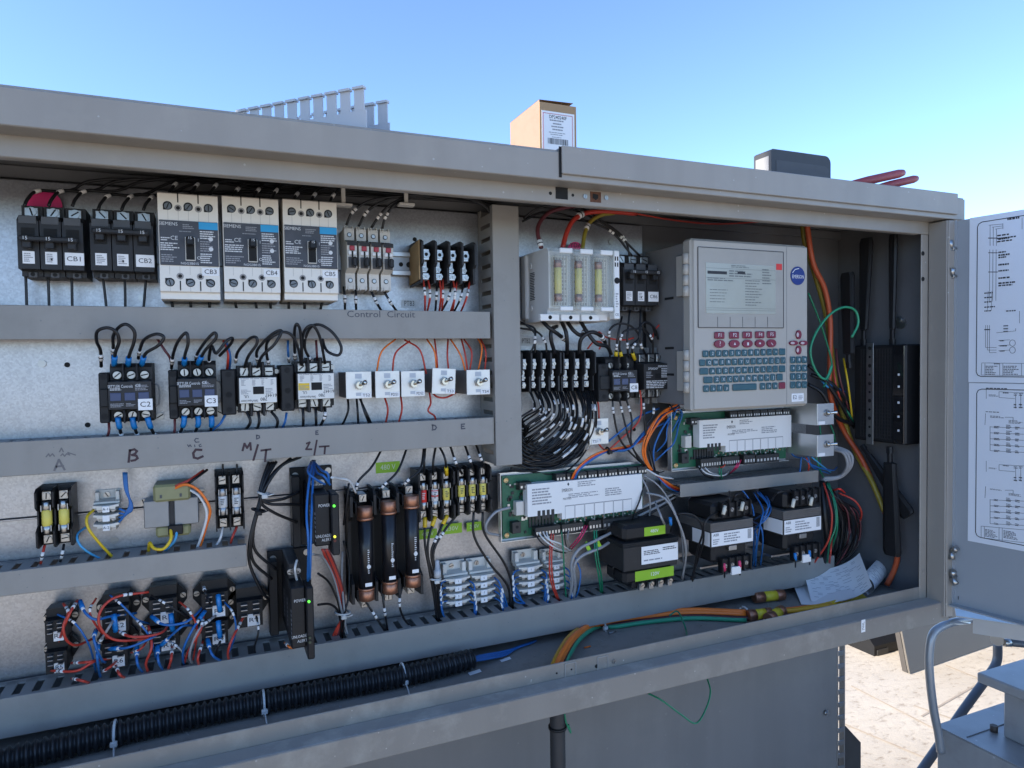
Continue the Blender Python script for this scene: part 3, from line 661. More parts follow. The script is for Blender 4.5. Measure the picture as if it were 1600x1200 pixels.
# ================================================================ wire ducts
def duct(label, x0, x1, z0, z1, d=.062, step=.0205, slot=.0075, name='wire_duct', top=True, bottom=True, wall=.6, cut=True):
    o = thing(name, label, 'wire duct', ((x0 + x1) / 2, 0, z0), 'grey wire ducts')
    build('cover', MB().box(x0, x1, -d, -d + .002, z0, z1, .0006).box(x0, x1, -d + .002, -d + .008, z1 - .0018, z1 - .0002, 0).box(x0, x1, -d + .002, -d + .008, z0 + .0002, z0 + .0018, 0), DUCT, o)
    build('base', MB().box(x0, x1, -.0035, -.001, z0 + .002, z1 - .002, 0), DUCT, o)
    n = int((x1 - x0) / step)
    for k in range(n):
        a = x0 + k * step
        for zz, on in ((z1 - .0036, top), (z0 + .002, bottom)):
            if on: build('finger', MB().box(a, a + step - slot, -d + .0085, -.0036, zz, zz + .0016, 0), DUCT, o)
    if top: build('duct_edge', MB().box(x0, x1, -d + .0082, -d + .0125, z1 - .0037, z1 - .002, 0).box(x0, x1, -.014, -.0035, z1 - .0037, z1 - .002, 0), DUCT, o)
    return o
dA = duct('wire duct lettered Control Circuit below the top row of breakers', -.62, P(766, 500, .062).x, P(500, 529.5, .062).z, P(766, 487, .062).z, step=.0205)
dB = duct('wire duct with marker letters A B C M/T L/T below the contactors', -.62, P(772, 660, .062).x, P(774, 693.5, .062).z, P(771, 652, .062).z)
dC = duct('short wire duct below the small transformer and fuse blocks', -.62, P(385, 850, .062).x, P(200, 908, .062).z, P(384, 851, .062).z)
dD = duct('longest wire duct along the bottom of the panel', -.62, P(1304, 880, .062).x, P(1304, 906, .062).z, P(1304, 868, .062).z, step=.0215, slot=.009)
dE = duct('short wire duct below the upper green circuit board', P(1063, 750, .062).x, P(1279, 750, .062).x, P(1066, 777, .062).z, P(1064, 757, .062).z, step=.0135, slot=.0035)
# vertical duct
vx0, vx1 = P(771, 500, .064).x, P(812, 500, .064).x; vz0, vz1 = P(790, 727, .064).z, 1.745
o = thing('wire_duct', 'vertical wire duct dividing the left and right bays', 'wire duct', ((vx0 + vx1) / 2, 0, vz0), 'grey wire ducts')
build('cover', MB().box(vx0, vx1, -.066, -.064, vz0, vz1, .0006), DUCT, o); build('base', MB().box(vx0, vx1, -.0035, -.001, vz0, vz1, 0), DUCT, o)
k = 0; zz = vz0 + .002
while zz < vz1 - .02:
    for xx in (vx0 + .0005, vx1 - .002): build('finger', MB().box(xx, xx + .0015, -.054, -.0036, zz, zz + .0145, 0), DUCT, o)
    zz += .0215
for xx in (vx0 + .0004, vx1 - .0021):
    build('duct_edge', MB().box(xx, xx + .0017, -.0638, -.054, vz0, vz1, 0), DUCT, o); build('duct_edge', MB().box(xx, xx + .0017, -.012, -.0035, vz0, vz1, 0), DUCT, o)
# handwriting on the ducts, felt pen strokes given by photo points
PEN = mat('felt_pen', (.045, .02, .025), .6); PENB = mat('ballpoint', (.07, .07, .085), .6); PENF = mat('faded_pen', (.15, .14, .14), .6)
def strokes(par, m_, wd, name, *ss, d=.0622):
    mb = MB()
    for s_ in ss: ribbon(mb, [(P(*q, d).x, P(*q, d).z) for q in s_], wd * 1.3, -d - .0001)
    build(name, mb, m_, par)
strokes(dB, PEN, .0022, 'letter_b', [(203, 703), (201, 722)], [(203, 704), (210, 702), (214, 705), (211, 709), (206, 711), (213, 712), (215, 716), (211, 719), (205, 720)])
strokes(dB, PENF, .0018, 'letter_a', [(85, 735), (92, 718), (101, 734)], [(88, 729), (99, 728)])
strokes(dB, PENF, .0011, 'small_writing', [(93, 706), (96, 700), (99, 706)], [(72, 714), (76, 709), (78, 713), (82, 709), (85, 713)], [(95, 712), (98, 709), (101, 713), (104, 709), (109, 711), (106, 707), (118, 711)])
strokes(dB, PENB, .0011, 'small_letter_c', [(310, 685.5), (306, 685), (304, 688), (306, 691), (311, 690.5)])
strokes(dB, PENB, .0010, 'small_writing', [(293, 695), (295, 698), (297, 695), (299, 698)], [(304, 695), (304.5, 698)], [(314, 694), (311, 695.5), (312, 698), (315, 697)])
strokes(dB, PEN, .0024, 'letter_c', [(315, 703), (306, 702.5), (302, 708), (303, 715), (309, 716.5), (317, 713)])
strokes(dB, PEN, .0022, 'letters_m_t', [(379, 704), (382, 693), (386, 700), (391, 692), (392, 703)], [(403, 695), (396, 719)], [(408, 704), (423, 702)], [(416, 703), (414, 721)])
strokes(dB, PEN, .0020, 'letters_l_t', [(479, 693), (484, 691), (480, 699), (478, 702), (487, 702)], [(495, 688), (491, 711)], [(499, 698), (514, 697)], [(508, 698), (507, 709)])
strokes(dB, PENB, .0013, 'small_letter_d', [(401, 680), (401, 686)], [(401, 680), (405, 681), (405.5, 684), (401, 686)]); strokes(dB, PENB, .0013, 'small_letter_e', [(497, 673), (493.5, 673.5), (493.5, 679), (497.5, 678.5)], [(493.5, 676), (496.5, 676)])
strokes(dB, PENB, .0016, 'letter_d', [(676, 664), (676, 672)], [(675, 664), (680, 665), (682, 668), (680, 671), (675, 672)]); strokes(dB, PENB, .0016, 'letter_e', [(726, 662.5), (721, 663), (721, 670), (726.5, 669.5)], [(721, 666.5), (725, 666)])
build('handwriting', text(MB(), 'Control  Circuit', P(596, 491.5, .062).x, P(596, 491.5, .062).z, -.0623, .0135, .004, width=P(649, 492, .062).x - P(543, 492, .062).x), PENB, dA)
# ================================================================ lower left devices
def fuse(label, D, u, v0, v1, d, r, m_, cap=NIKEL, group='cartridge fuses', capl=.26, text_=None):
    x = D.x(u); a, b = D.z(v0), D.z(v1); L_ = a - b
    o = thing('cartridge_fuse', label, 'fuse', (x, -d, b), group)
    build('barrel', MB().cyl((x, -d, b + L_ * .05), (x, -d, a - L_ * .05), r * .96, n=16), m_, o)
    for z0, z1 in ((b, b + L_ * capl), (a - L_ * capl, a)): build('end_cap', MB().lathe((x, -d, z0), (x, -d, z1), [(0, r * .9), (.0006, r), (z1 - z0 - .0006, r), (z1 - z0, r * .9)], 16), cap, o)
    if text_:
        mb = MB(); fine(mb, x - r * .5, x + r * .5, b + L_ * .38, a - L_ * .36, -d - r - .0001, 4); build('fine_print', mb, text_, o)
    return o
def fuse_block(c, label, n, d=.05):
    D = Dev('fuse_block', label, 'fuse block', c, d)
    prof(D, 'base', BLACKM, 0, 1, [(.002, 0), (.02, 0), (.02, 1), (.002, 1)])
    for i in range(n + 1): prof(D, 'barrier', BLACK, i / n - .025, i / n + .025, [(.002, .0), (d - .01, .0), (d, .05), (d, .3), (d - .012, .38), (d - .012, .62), (d, .7), (d, .95), (d - .01, 1.), (.002, 1.)])
    for i in range(n):
        u = (i + .5) / n
        for v in (.14, .87):
            D.box('terminal_plate', NIKEL, u - .28 / n, u + .28 / n, v - .075, v + .075, .02, .034, .0006); D.screw(u, v, .0341, .0046, NIKEL, 'terminal_screw')
        for v in (.33, .67):
            D.box('fuse_clip', STEEL, u - .3 / n, u - .24 / n, v - .05, v + .05, .02, .042, 0); D.box('fuse_clip', STEEL, u + .24 / n, u + .3 / n, v - .05, v + .05, .02, .042, 0)
    return D
D = fuse_block((54, 766, 112, 855), 'two-pole black fuse block at the far left with yellow fuses', 2)
fuse('yellow-banded cartridge fuse, left of the pair at the far left', D, .25, .23, .77, .036, .0062, FUSEY); fuse('yellow-banded cartridge fuse, right of the pair at the far left', D, .75, .23, .77, .036, .0062, FUSEY)
D = fuse_block((336, 741, 382, 829), 'two-pole black fuse block right of the small open transformer', 2)
FW = mat('fuse_white', (.7, .69, .66), .5)
fuse('white-banded cartridge fuse in the left clip beside the small transformer', D, .25, .27, .73, .036, .0062, FW, STEEL, capl=.3, text_=INK); fuse('white-banded cartridge fuse in the right clip beside the small transformer', D, .75, .27, .73, .036, .0062, FW, STEEL, capl=.28, text_=INK)
D = fuse_block((655, 737, 711, 813), 'three-pole fuse block with red and white fuses above yellow wire lugs', 3)
for i, (q, m_) in enumerate((('cartridge fuse with a solid red band', FUSER), ('cartridge fuse with red and white bands', FW), ('yellow-banded cartridge fuse right of the red-and-white one', FUSEY))):
    f_ = fuse(q, D, (i + .5) / 3, .24, .76, .036, .0058, m_, capl=.28, text_=INK if i else WINK)
    if i == 1: build('red_stripe', MB().cyl((D.x(.5), -.036, D.z(.53)), (D.x(.5), -.036, D.z(.5)), .0059, n=16).cyl((D.x(.5), -.036, D.z(.42)), (D.x(.5), -.036, D.z(.405)), .0059, n=16), FUSER, f_)
D = fuse_block((716, 731, 768, 803), 'three-pole fuse block with yellow fuses beside the vertical duct', 3)
for i, q in enumerate(('left', 'middle', 'right')): fuse('yellow cartridge fuse, %s one of the block beside the vertical duct' % q, D, (i + .5) / 3, .24, .76, .036, .0058, FUSEY, capl=.28, text_=INK)

STRIPM = mat('strip_plastic', (.68, .65, .58), .45, 0, .04, 30, dirt=((.5, .47, .41), 50, .3))
def strip(c, label, n, tags=None, hd=.3):
    """light grey sectional terminal strip with a screw end bracket"""
    D = Dev('terminal_strip', label, 'terminal strip', c, .03)
    prof(D, 'end_bracket', STRIPM, .0, 1, [(.0, .0), (.003, .0), (.003, hd * .7), (.02, hd * .85), (.02, hd), (.0, hd)])
    for u in (.0, .8): D.box('bracket_cheek', STRIPM, u + .02, u + .18, .02, hd * .8, .003, .014, .0006)
    D.screw(.45, hd * .4, .0031, .0042, NIKEL)
    hh = (1 - hd) / n
    for i in range(n):
        v = hd + i * hh
        prof(D, 'section', STRIPM, .14, .86, [(.001, v + .01), (.018, v + .02), (.026, v + hh * .2), (.03, v + hh * .3), (.03, v + hh * .5), (.022, v + hh * .7), (.016, v + hh * .96), (.001, v + hh * .98)])
        build('section_wing', MB().prism([(D.x(0), D.z(v)), (D.x(.28), D.z(v + hh * .1)), (D.x(.72), D.z(v + hh * .1)), (D.x(1), D.z(v)), (D.x(1), D.z(v + hh * .22)), (D.x(.72), D.z(v + hh * .36)), (D.x(.28), D.z(v + hh * .36)), (D.x(0), D.z(v + hh * .22))], -.031, -.004), STRIPM, D.o)
        for u in (.24, .76): D.screw(u, v + hh * .62, .0235, .003, STEEL, 'terminal_screw', .003)
        p = D.box('number_tab', WHITE, .36, .64, v + hh * .12, v + hh * .8, .03, .0325, .0004)
        if not tags or tags[i].strip(): D.text(tags[i] if tags else str(i + 1), .5, v + hh * .45, .0328, .0048, INK, parent=p)
    return D
strip((144, 772, 187, 830), 'pale terminal strip marked A-1 and A-2 left of the small transformer', 3, ('A-1', ' ', 'A-2'))
strip((696, 885, 735, 946), 'pale terminal strip left of the pair below the lime labels', 4)
strip((737, 880, 774, 940), 'pale terminal strip right of the pair below the lime labels', 4, '5678')
strip((810, 867, 848, 927), 'pale terminal strip with blue wires below the lower circuit board', 4)
strip((854, 865, 884, 920), 'pale terminal strip half hidden behind red and grey wires', 4, '5678')

# small open-frame transformer
D = Dev('small_transformer', 'small open-frame transformer with olive coil between strip A and fuse block', 'transformer', (224, 784, 311, 818), .045)
LAM = mat('lamination_steel', (.27, .27, .265), .45, .5, .1, 60)
D.box('core', LAM, .0, .455, 0, 1, .012, .045, .001); D.box('core', LAM, .55, 1., -.02, .98, .012, .045, .001); D.box('core_web', BLACKM, .455, .55, 0, 1, .012, .043, .0005)
OLIVE = mat('olive_tape', (.26, .25, .12), .45, 0, .15, 80)
build('coil', MB().box(D.x(.18), D.x(.86), -.05, -.006, D.z(.05), D.z(-.58), .003), OLIVE, D.o); build('coil', MB().box(D.x(.2), D.x(.84), -.044, -.006, D.z(1.4), D.z(.98), .003), OLIVE, D.o)
D.box('mounting_foot', LAM, -.08, 1.08, .1, .4, .0, .0025, .0005); D.screw(-.05, .22, .0026, .005); D.screw(1.05, .0, .0026, .005)
for u in (.3, .66): D.box('coil_tab', CHAR, u, u + .04, -.22, -.1, .0501, .0508, 0)
D.box('lead_block', BLACK, .43, .7, .95, 1.3, .02, .05, .001)

# unloader modules
def module(c, base, label, lit):
    D = Dev('control_module', label, 'control module', c, .13)
    a = P(base[0], base[1], .004); b = P(base[2], base[3], .004)
    build('base_plate', MB().box(a.x, b.x, -.006, -.001, b.z, a.z, .001), BLACK, D.o)
    build('base_rib', MB().box(a.x, a.x + .012, -.03, -.0062, b.z + .004, a.z - .01, .001), BLACK, D.o)
    body = D.box('housing', BLACK, .0, .68, .0, .97, .008, .13, .0018)
    D.box('front_bezel', BLACK, .69, 1.02, -.0, 1.14, .1, .139, .0015)
    D.box('terminal_shroud', BLACKM, .05, .62, -.28, -.01, .01, .095, .002)
    for i in range(4): D.screw(.14 + .12 * i, -.14, .0952, .004, STEEL, 'terminal_screw')
    D.text('POWER', .43, .3 - .08, .1302, .0058, WINK, width=.015); D.text('UNLOADER', .4, .785, .1302, .0055, WINK, width=.022); D.text('ALERT', .5, .86, .1302, .0055, WINK, width=.013)
    gl = mat('green_led_lit', (.1, .9, .05), .3, emit=.5); al = mat('amber_led_lit', (.85, .8, .05), .3, emit=.4); off = mat('led_off', (.03, .05, .03), .3)
    D.disc('power_led', gl, .8, .215,   .139, .141, .0017, 12); D.disc('unloader_led', al if lit else off, .8, .785,   .139, .141, .0017, 12); D.disc('alert_led', mat('red_led_off', (.09, .01, .01), .3) if lit else off, .8, .86, .139, .1405, .002, 12)
    mb = MB(); x = D.x(0) - .0003
    for i, q in enumerate((.02, .05, .09)):
        for j in range(7): mb.quad((x, -.03 - q - j * .0 - i * .012, D.z(.3) - j * .006), (x, -.022 - q - i * .012, D.z(.3) - j * .006), (x, -.022 - q - i * .012, D.z(.3) - j * .006 - .0035), (x, -.03 - q - i * .012, D.z(.3) - j * .006 - .0035))
    build('side_print', mb, GINK, D.o)
    for q in ((a.x + .008, a.z - .012), (a.x + .008, b.z + .012), (b.x - .006, a.z - .008)): build('mounting_screw', screw_mb(q[0], -.006, q[1], .0048), NIKEL, D.o)
module((490, 773, 529, 853), (452, 731, 521, 846), 'upper black control module with green and amber lamps lit', True)
module((453, 919, 490, 1012), (417, 861, 488, 978), 'lower black control module with only its green lamp lit', False)

# large fuses
D = Dev('power_fuse_block', 'black block holding three large tubular fuses with copper ends', 'fuse block', (549, 764, 652, 928), .03)
prof(D, 'base', BLACK, -.06, 1.02, [(.001, .06), (.016, .06), (.016, .94), (.001, .94)])
for i in range(4): prof(D, 'barrier', BLACKM, -.06 + i * .355, -.02 + i * .355, [(.001, .0), (.04, .0), (.05, .05), (.05, .22), (.03, .28), (.03, .74), (.05, .8), (.05, .97), (.001, 1.)])
for i, q in enumerate(('left', 'middle', 'right')):
    u = .14 + .36 * i; tb = .03 * (1 - i)
    for v in (.13 + tb * .6, .86 + tb):
        for s_ in (-1, 1): D.box('spring_clip', BLACK, u + s_ * .125 - .012, u + s_ * .125 + .012, v - .05, v + .05, .016, .056, .0006)
    for v in (.055 + tb * .6, .955 + tb): D.box('terminal_plate', NIKEL, u - .06, u + .06, v - .035, v + .035, .016, .045, .0008); D.screw(u, v, .0451, .0045, NIKEL, 'terminal_screw')
    f_ = fuse('large black tubular fuse with copper ends, %s of three' % q, D, u, .1 + tb, .9 + tb, .058, .0115, mat('gloss_black_tube', (.012, .012, .014), .3), COPPER, 'large tubular fuses', capl=.115)
    x = D.x(u)
    for v in (.2 + tb, .8 + tb): build('crimp_ring', MB().lathe((x, -.058, D.z(v) - .002), (x, -.058, D.z(v) + .002), [(0, .0118), (.001, .0124), (.003, .0124), (.004, .0118)], 18), COPPER, f_)
    mb = MB(); fine(mb, x + .0005, x + .004, D.z(.66 + tb), D.z(.45 + tb), -.0698, 12); build('fine_print', mb, WINK, f_)
    build('print_mark', MB().cyl((x + .002, -.0693, D.z(.6 + tb)), (x + .002, -.0699, D.z(.6 + tb)), .003, n=12), WINK, f_)
    build('date_tag', MB().box(x - .004, x + .006, -.0702, -.0697, D.z(.765 + tb), D.z(.735 + tb), 0), WHITE, f_)

# relays along the bottom left
def relay(c, t, label):
    D = Dev('relay', label, 'relay', c, .045)
    prof(D, 'housing', BLACK, .0, 1., [(.002, .06), (.034, .0), (.034, .26), (.045, .3), (.045, 1.0), (.002, 1.0)])
    build('mounting_flange', MB().prism([(D.x(-.35), D.z(.4)), (D.x(-.05), D.z(.15)), (D.x(1.05), D.z(.15)), (D.x(1.35), D.z(.4)), (D.x(1.35), D.z(.6)), (D.x(1.05), D.z(.88)), (D.x(-.05), D.z(.88)), (D.x(-.35), D.z(.6))], -.008, -.001), BLACK, D.o)
    for u in (-.2, 1.2): D.screw(u, .48, .0081, .0038, NIKEL, 'mounting_screw')
    for u in (.28, .74):
        for v in (.36, .5, .66): D.box('blade_terminal', STEEL, u - .13, u + .13, v - .015, v + .015, .045, .053, .0003)
    D.tagged(t, .4, .88, .66, .98, .0455, .0085)
    return D
for c, t, q in (((69, 957, 104, 1000), 'R1', 'upper relay at the far left'), ((70, 1007, 105, 1049), 'R5', 'lower relay at the far left'), ((158, 934, 202, 985), 'R2', 'second upper relay from the left'), ((158, 990, 200, 1040), 'R6', 'second lower relay from the left'),
                ((232, 922, 277, 972), 'R3', 'third upper relay from the left'), ((232, 968, 280, 1014), 'R7', 'third lower relay from the left'), ((314, 912, 357, 962), 'R4', 'upper relay behind blue lugs'), ((314, 960, 357, 1004), 'R8', 'lower relay behind blue lugs'), ((369, 924, 411, 976), 'R9', 'single relay')):
    relay(c, t, 'black relay tagged %s, %s' % (t, q + (' beside the lower control module' if t == 'R9' else '')))
# ================================================================ right bay devices
def uv(D, px, py, d=None):
    p = P(px, py, D.d if d is None else d); return (p.x - D.x0) / D.W, (D.z1 - p.z) / D.H
Dev.uv = uv
def pbox(D, name, m_, px0, py0, px1, py1, d0, d1, b=.0006, parent=None):
    """box whose front face has these photo corners"""
    a = P(px0, py0, d1); c = P(px1, py1, d1)
    return build(name, MB().box(a.x, c.x, -d1, -d0, c.z, a.z, b), m_, parent or D.o)
# ---------------------------------------------------------------- controller with keyboard
E2G = mat('controller_grey', (.44, .405, .35), .5, 0, .02, 20, .03, 600)
D = Dev('refrigeration_controller', 'grey wall controller with lit screen and full keyboard in the right bay', 'controller', (1081, 371, 1264, 634), .146)
ZT = P(1081, 371, .146).z; ZB = P(1264, 634, .146).z; x0, x1 = D.x0, D.x1
build('back_box', MB().box(x0 + .004, x1 - .004, -.118, -.004, ZB + .01, ZT - .004, .002), mat('controller_box', (.2, .195, .19), .5), D.o)
build('front_door', MB().box(x0, x1, -.143, -.119, ZB, ZT, .004).box(x0 + .0035, x1 - .0035, -.146, -.1431, ZB + .0035, ZT - .0035, .0015), E2G, D.o)
us = D.uv(1229, 400)[0]
D.box('column_seam', mat('seam_shadow', (.26, .25, .235), .6), us - .002, us + .002, .012, .988, .1461, .1463, 0)
bz = pbox(D, 'screen_bezel', mat('bezel_grey', (.39, .36, .31), .45), 1091, 386, 1224, 512, .1461, .1472, .001)
b_ = MB(); a = P(1091, 386, .1472); c = P(1224, 512, .1472)
for q in ((a.x, c.x, a.z, a.z + .001), (a.x, c.x, c.z - .001, c.z), (a.x - .001, a.x, c.z, a.z), (c.x, c.x + .001, c.z, a.z)): b_.box(q[0], q[1], -.1475, -.1462, q[2], q[3], 0)
build('bezel_groove', b_, CHAR, D.o)
SCR = mat('lcd_screen', (.30, .32, .285), .2, emit=.06)
sc = pbox(D, 'screen', SCR, 1103, 410, 1212, 491, .1472, .1478, 0)
mb = MB(); a = P(1103, 410, .1478); c = P(1212, 491, .1478); sw, sh = c.x - a.x, a.z - c.z
def sx(u): return a.x + sw * u
def sz(v): return a.z - sh * v
for u0, u1, v0, v1 in ((.02, .29, .16, .22), (.44, .55, .15, .2)): mb.quad((sx(u0), -.1480, sz(v1)), (sx(u1), -.1480, sz(v1)), (sx(u1), -.1480, sz(v0)), (sx(u0), -.1480, sz(v0)))
build('screen_bar', mb, INK, D.o)['kind'] = 'stuff'
mb = MB(); r_ = random.Random(3)
fine(mb, sx(.35), sx(.75), sz(.08), sz(.02), -.14795, 2, r_); fine(mb, sx(.32), sx(.75), sz(.27), sz(.12), -.14795, 3, r_); fine(mb, sx(.02), sx(.45), sz(.36), sz(.28), -.14795, 2, r_); fine(mb, sx(.55), sx(.8), sz(.85), sz(.3), -.14795, 10, r_, hh=.3); fine(mb, sx(.8), sx(.97), sz(.4), sz(.06), -.14795, 6, r_, hh=.4); fine(mb, sx(.05), sx(.4), sz(.8), sz(.5), -.14795, 5, r_, hh=.2)
for v in (.1, .29, .89, .93): mb.quad((sx(.0), -.1479, sz(v + .006)), (sx(1), -.1479, sz(v + .006)), (sx(1), -.1479, sz(v)), (sx(0), -.1479, sz(v)))
build('screen_text', mb, mat('lcd_ink', (.13, .14, .13), .5), D.o)['kind'] = 'stuff'
pbox(D, 'red_sticker', FUSER, 1213, 412, 1222, 422, .1473, .1476, 0)
for k in range(5): pbox(D, 'bezel_key_line', CHAR, 1121 + k * 19.5, 495, 1121.8 + k * 19.5, 511, .1473, .1474, 0)
p = P(1246, 431, .1463); build('badge', MB().cyl((p.x, -.1461, p.z), (p.x, -.1475, p.z), .0165, n=28), mat('badge_blue', (.012, .035, .2), .3), D.o)
build('badge_lettering', text(MB(), 'EMERSON', p.x, p.z - .002, -.1478, .009, width=.027), WHITE, D.o)
mb = MB(); ribbon(mb, [(p.x - .013, p.z + .005), (p.x - .007, p.z + .011), (p.x + .002, p.z + .013)], .0012, -.1478); build('badge_mark', mb, WHITE, D.o)
TEAL = mat('teal_key', (.028, .10, .125), .42); MAROON = mat('maroon_key', (.2, .018, .045), .38)
def key(px, py, wpx, hpx, m_, t='', d=.146, ell=False, ts=.006):
    q = P(px, py, d); s_ = (P(px + wpx / 2, py, d).x - P(px - wpx / 2, py, d).x) / 2; h = (P(px, py - hpx / 2, d).z - P(px, py + hpx / 2, d).z) / 2
    if ell: o_ = build('key', MB().prism([(q.x + s_ * math.cos(i * .3927), q.z + h * math.sin(i * .3927)) for i in range(16)], -d - .0035, -d - .0002), m_, D.o)
    else: o_ = build('key', MB().box(q.x - s_, q.x + s_, -d - .0035, -d - .0002, q.z - h, q.z + h, .0012), m_, D.o)
    if t: build('key_letter', text(MB(), t, q.x, q.z, -d - .0037, ts * 1.25), WINK, o_)
    return o_
for i, px in enumerate((1123, 1146, 1166.5, 1186, 1204)): key(px, 524 + (.3 * -i), 15.5 - i * .5, 10.5, MAROON, 'F%d' % (i + 1), ts=.007)
for i, px in enumerate((1123, 1146, 1166.5, 1186, 1204)): key(px, 537.5 - .3 * i, 16.5 - i * .6, 12.5, MAROON, '?oH=x'[i] if i == 0 else '', ell=True, ts=.009)
for i, px in enumerate((1146, 1166.5, 1186, 1204)):
    q = P(px, 537.4, .146); m2 = MB(); z_ = .0018
    if i == 0: m2.prism([(q.x - z_ * 1.2, q.z - z_), (q.x + z_ * 1.2, q.z - z_), (q.x, q.z + z_ * 1.6)], -.1498, -.1495)
    elif i == 1: m2.box(q.x - z_, q.x + z_, -.1498, -.1495, q.z - z_ * 1.4, q.z + z_ * 1.4, 0)
    elif i == 2: m2.box(q.x - z_ * 1.7, q.x + z_ * .4, -.1498, -.1495, q.z - z_ * .2, q.z + z_ * 1.3, 0)
    else: ribbon(m2, [(q.x - z_, q.z + z_), (q.x + z_, q.z - z_)], .0012, -.1498)
    build('key_symbol', m2, WINK, D.o)
def row(y0, y1, px0, px1, letters, ws=None):
    n = len(letters); ws = ws or [1] * n; tot = sum(ws); acc = 0
    pa, pb = P(px0, y0, .146).x, P(px1, y0, .146).x
    for i, t in enumerate(letters):
        f0 = (acc + ws[i] / 2) / tot; acc += ws[i]
        xw = pa + (pb - pa) * f0
        # photo position of that key from its world place
        v = Vector((xw, -.146, P(px0, y0, .146).z)) - CAM; px = 800 + FPX * v.dot(RIGHT) / v.dot(FWD)
        wp = (px1 - px0) * ws[i] / tot * .8 * (1.1 - .2 * f0)
        key(px, y0 + (y1 - y0) * f0, wp, 10.2, TEAL if t != 'EN' else MAROON, '' if len(t) > 1 else t)
row(553, 549.5, 1096, 1227, ['1', '2', '3', '4', '5', '6', '7', '8', '9', '0', '-', '=', 'BK'], [1] * 12 + [1.3])
row(567, 563, 1091, 1227, ['TB', 'Q', 'W', 'E', 'R', 'T', 'Y', 'U', 'I', 'O', 'P', '[', ']', '/'])
row(580.5, 576, 1091, 1227, ['CL', 'A', 'S', 'D', 'F', 'G', 'H', 'J', 'K', 'L', ';', ',', 'RT'], [1.5] + [1] * 11 + [1.3])
row(594, 589, 1097, 1223, ['SH', 'Z', 'X', 'C', 'V', 'B', 'N', 'M', '<', '>', 'J', 'S2'], [1.6] + [1] * 10 + [1.3])
row(607.5, 602, 1097, 1227, ['c', 'a', 'f', 'p', 'SPACE', 'v', 'b', 'n', 'EN'], [1, 1, 1, 1, 4.6, 1, 1, 1, 1.3])
for j, y_ in enumerate((562.5, 575.5, 588.5, 601.5)):
    for i, px in enumerate((1237.5, 1246.5, 1255.5)): key(px, y_ - i * .2, 7.4, 10.6, TEAL, '789456123.0-'[j * 3 + i])
for px, py, w_, h_ in ((1246.5, 523, 7.5, 14), (1246.5, 547, 7.5, 14), (1238.5, 536, 13, 7.5), (1254, 536, 12, 7.5)):
    o_ = key(px, py, w_, h_, MAROON, ell=True); q = P(px, py, .1497); r1 = P(px + w_ * .26, py, .1497).x - q.x; r2 = q.z - P(px, py + h_ * .26, .1497).z
    build('key_inlay', MB().prism([(q.x + r1 * math.cos(i * .785), q.z + r2 * math.sin(i * .785)) for i in range(8)], -.1499, -.1496), mat('pale_inlay', (.55, .45, .45), .4), o_)
q = pbox(D, 'model_plate', WHITE, 1237, 615, 1256, 627, .1461, .1465, .0002); p = P(1242, 621, .1467); build('lettering', text(MB(), 'E2', p.x, p.z, -.1467, .01), INK, q)
p = P(1251, 621, .1467); build('fine_print', fine(MB(), p.x - .005, p.x + .006, p.z - .004, p.z + .004, -.1467, 3), GINK, q)
for zc in (P(1068, 430, .13).z, P(1068, 580, .13).z):
    for k in range(4): build('hinge_knuckle', MB().cyl((x0 - .004, -.134, zc - .036 + k * .018), (x0 - .004, -.134, zc - .036 + k * .018 + .0172), .0052, n=12), E2G, D.o)
    build('hinge_leaf', MB().box(x0 - .004, x0 - .001, -.132, -.108, zc - .034, zc + .034, .0008), E2G, D.o)
for v in (.32, .62, .78): build('latch_slot', MB().box(x0 + .0032, x0 + .0039, -.09, -.065, ZT - (ZT - ZB) * v - .004, ZT - (ZT - ZB) * v, 0), HOLE, D.o)

# ---------------------------------------------------------------- fused disconnect
DIS = mat('disconnect_grey', (.72, .71, .68), .45, 0, .04, 30); CLEARM = None
def clear_mat():
    M = bpy.data.materials.new('clear_plastic'); M.use_nodes = True; N = M.node_tree.nodes; L = M.node_tree.links
    b = N['Principled BSDF']; b.inputs['Base Color'].default_value = (.86, .87, .86, 1); b.inputs['Roughness'].default_value = .12
    t = N.new('ShaderNodeBsdfTransparent'); t.inputs[0].default_value = (.96, .97, .96, 1); mx = N.new('ShaderNodeMixShader'); mx.inputs[0].default_value = .1
    L.new(t.outputs[0], mx.inputs[1]); L.new(b.outputs[0], mx.inputs[2]); L.new(mx.outputs[0], N['Material Output'].inputs[0]); return M
CLEARM = clear_mat()
D = Dev('fused_disconnect', 'white fused disconnect switch with three clear windows beside the vertical duct', 'disconnect switch', (866, 385, 962, 485), .117)
prof(D, 'housing', DIS, -.0, 1.1, [(.004, -.02), (.09, -.02), (.096, .04), (.096, .96), (.09, 1.0), (.09, 1.1), (.075, 1.16), (.004, 1.16)])
build('housing_foot', MB().box(D.x0 - .006, D.x0 + .02, -.02, -.002, D.z(1.1), D.z(0), .002), DIS, D.o)
mb = MB(); r_ = random.Random(5)
for j in range(17): mb.quad((D.x0 - .0003, -.026 - .02 * r_.uniform(.75, 1), D.z(.32 + .028 * j)), (D.x0 - .0003, -.026, D.z(.32 + .028 * j)), (D.x0 - .0003, -.026, D.z(.335 + .028 * j)), (D.x0 - .0003, -.026 - .02 * r_.uniform(.75, 1), D.z(.335 + .028 * j)))
build('side_label_print', mb, INK, D.o)['kind'] = 'stuff'
for v in (.2, .92): build('side_screw', MB().cyl((D.x0, -.03, D.z(v)), (D.x0 - .002, -.03, D.z(v)), .005, n=12), DIS, D.o)
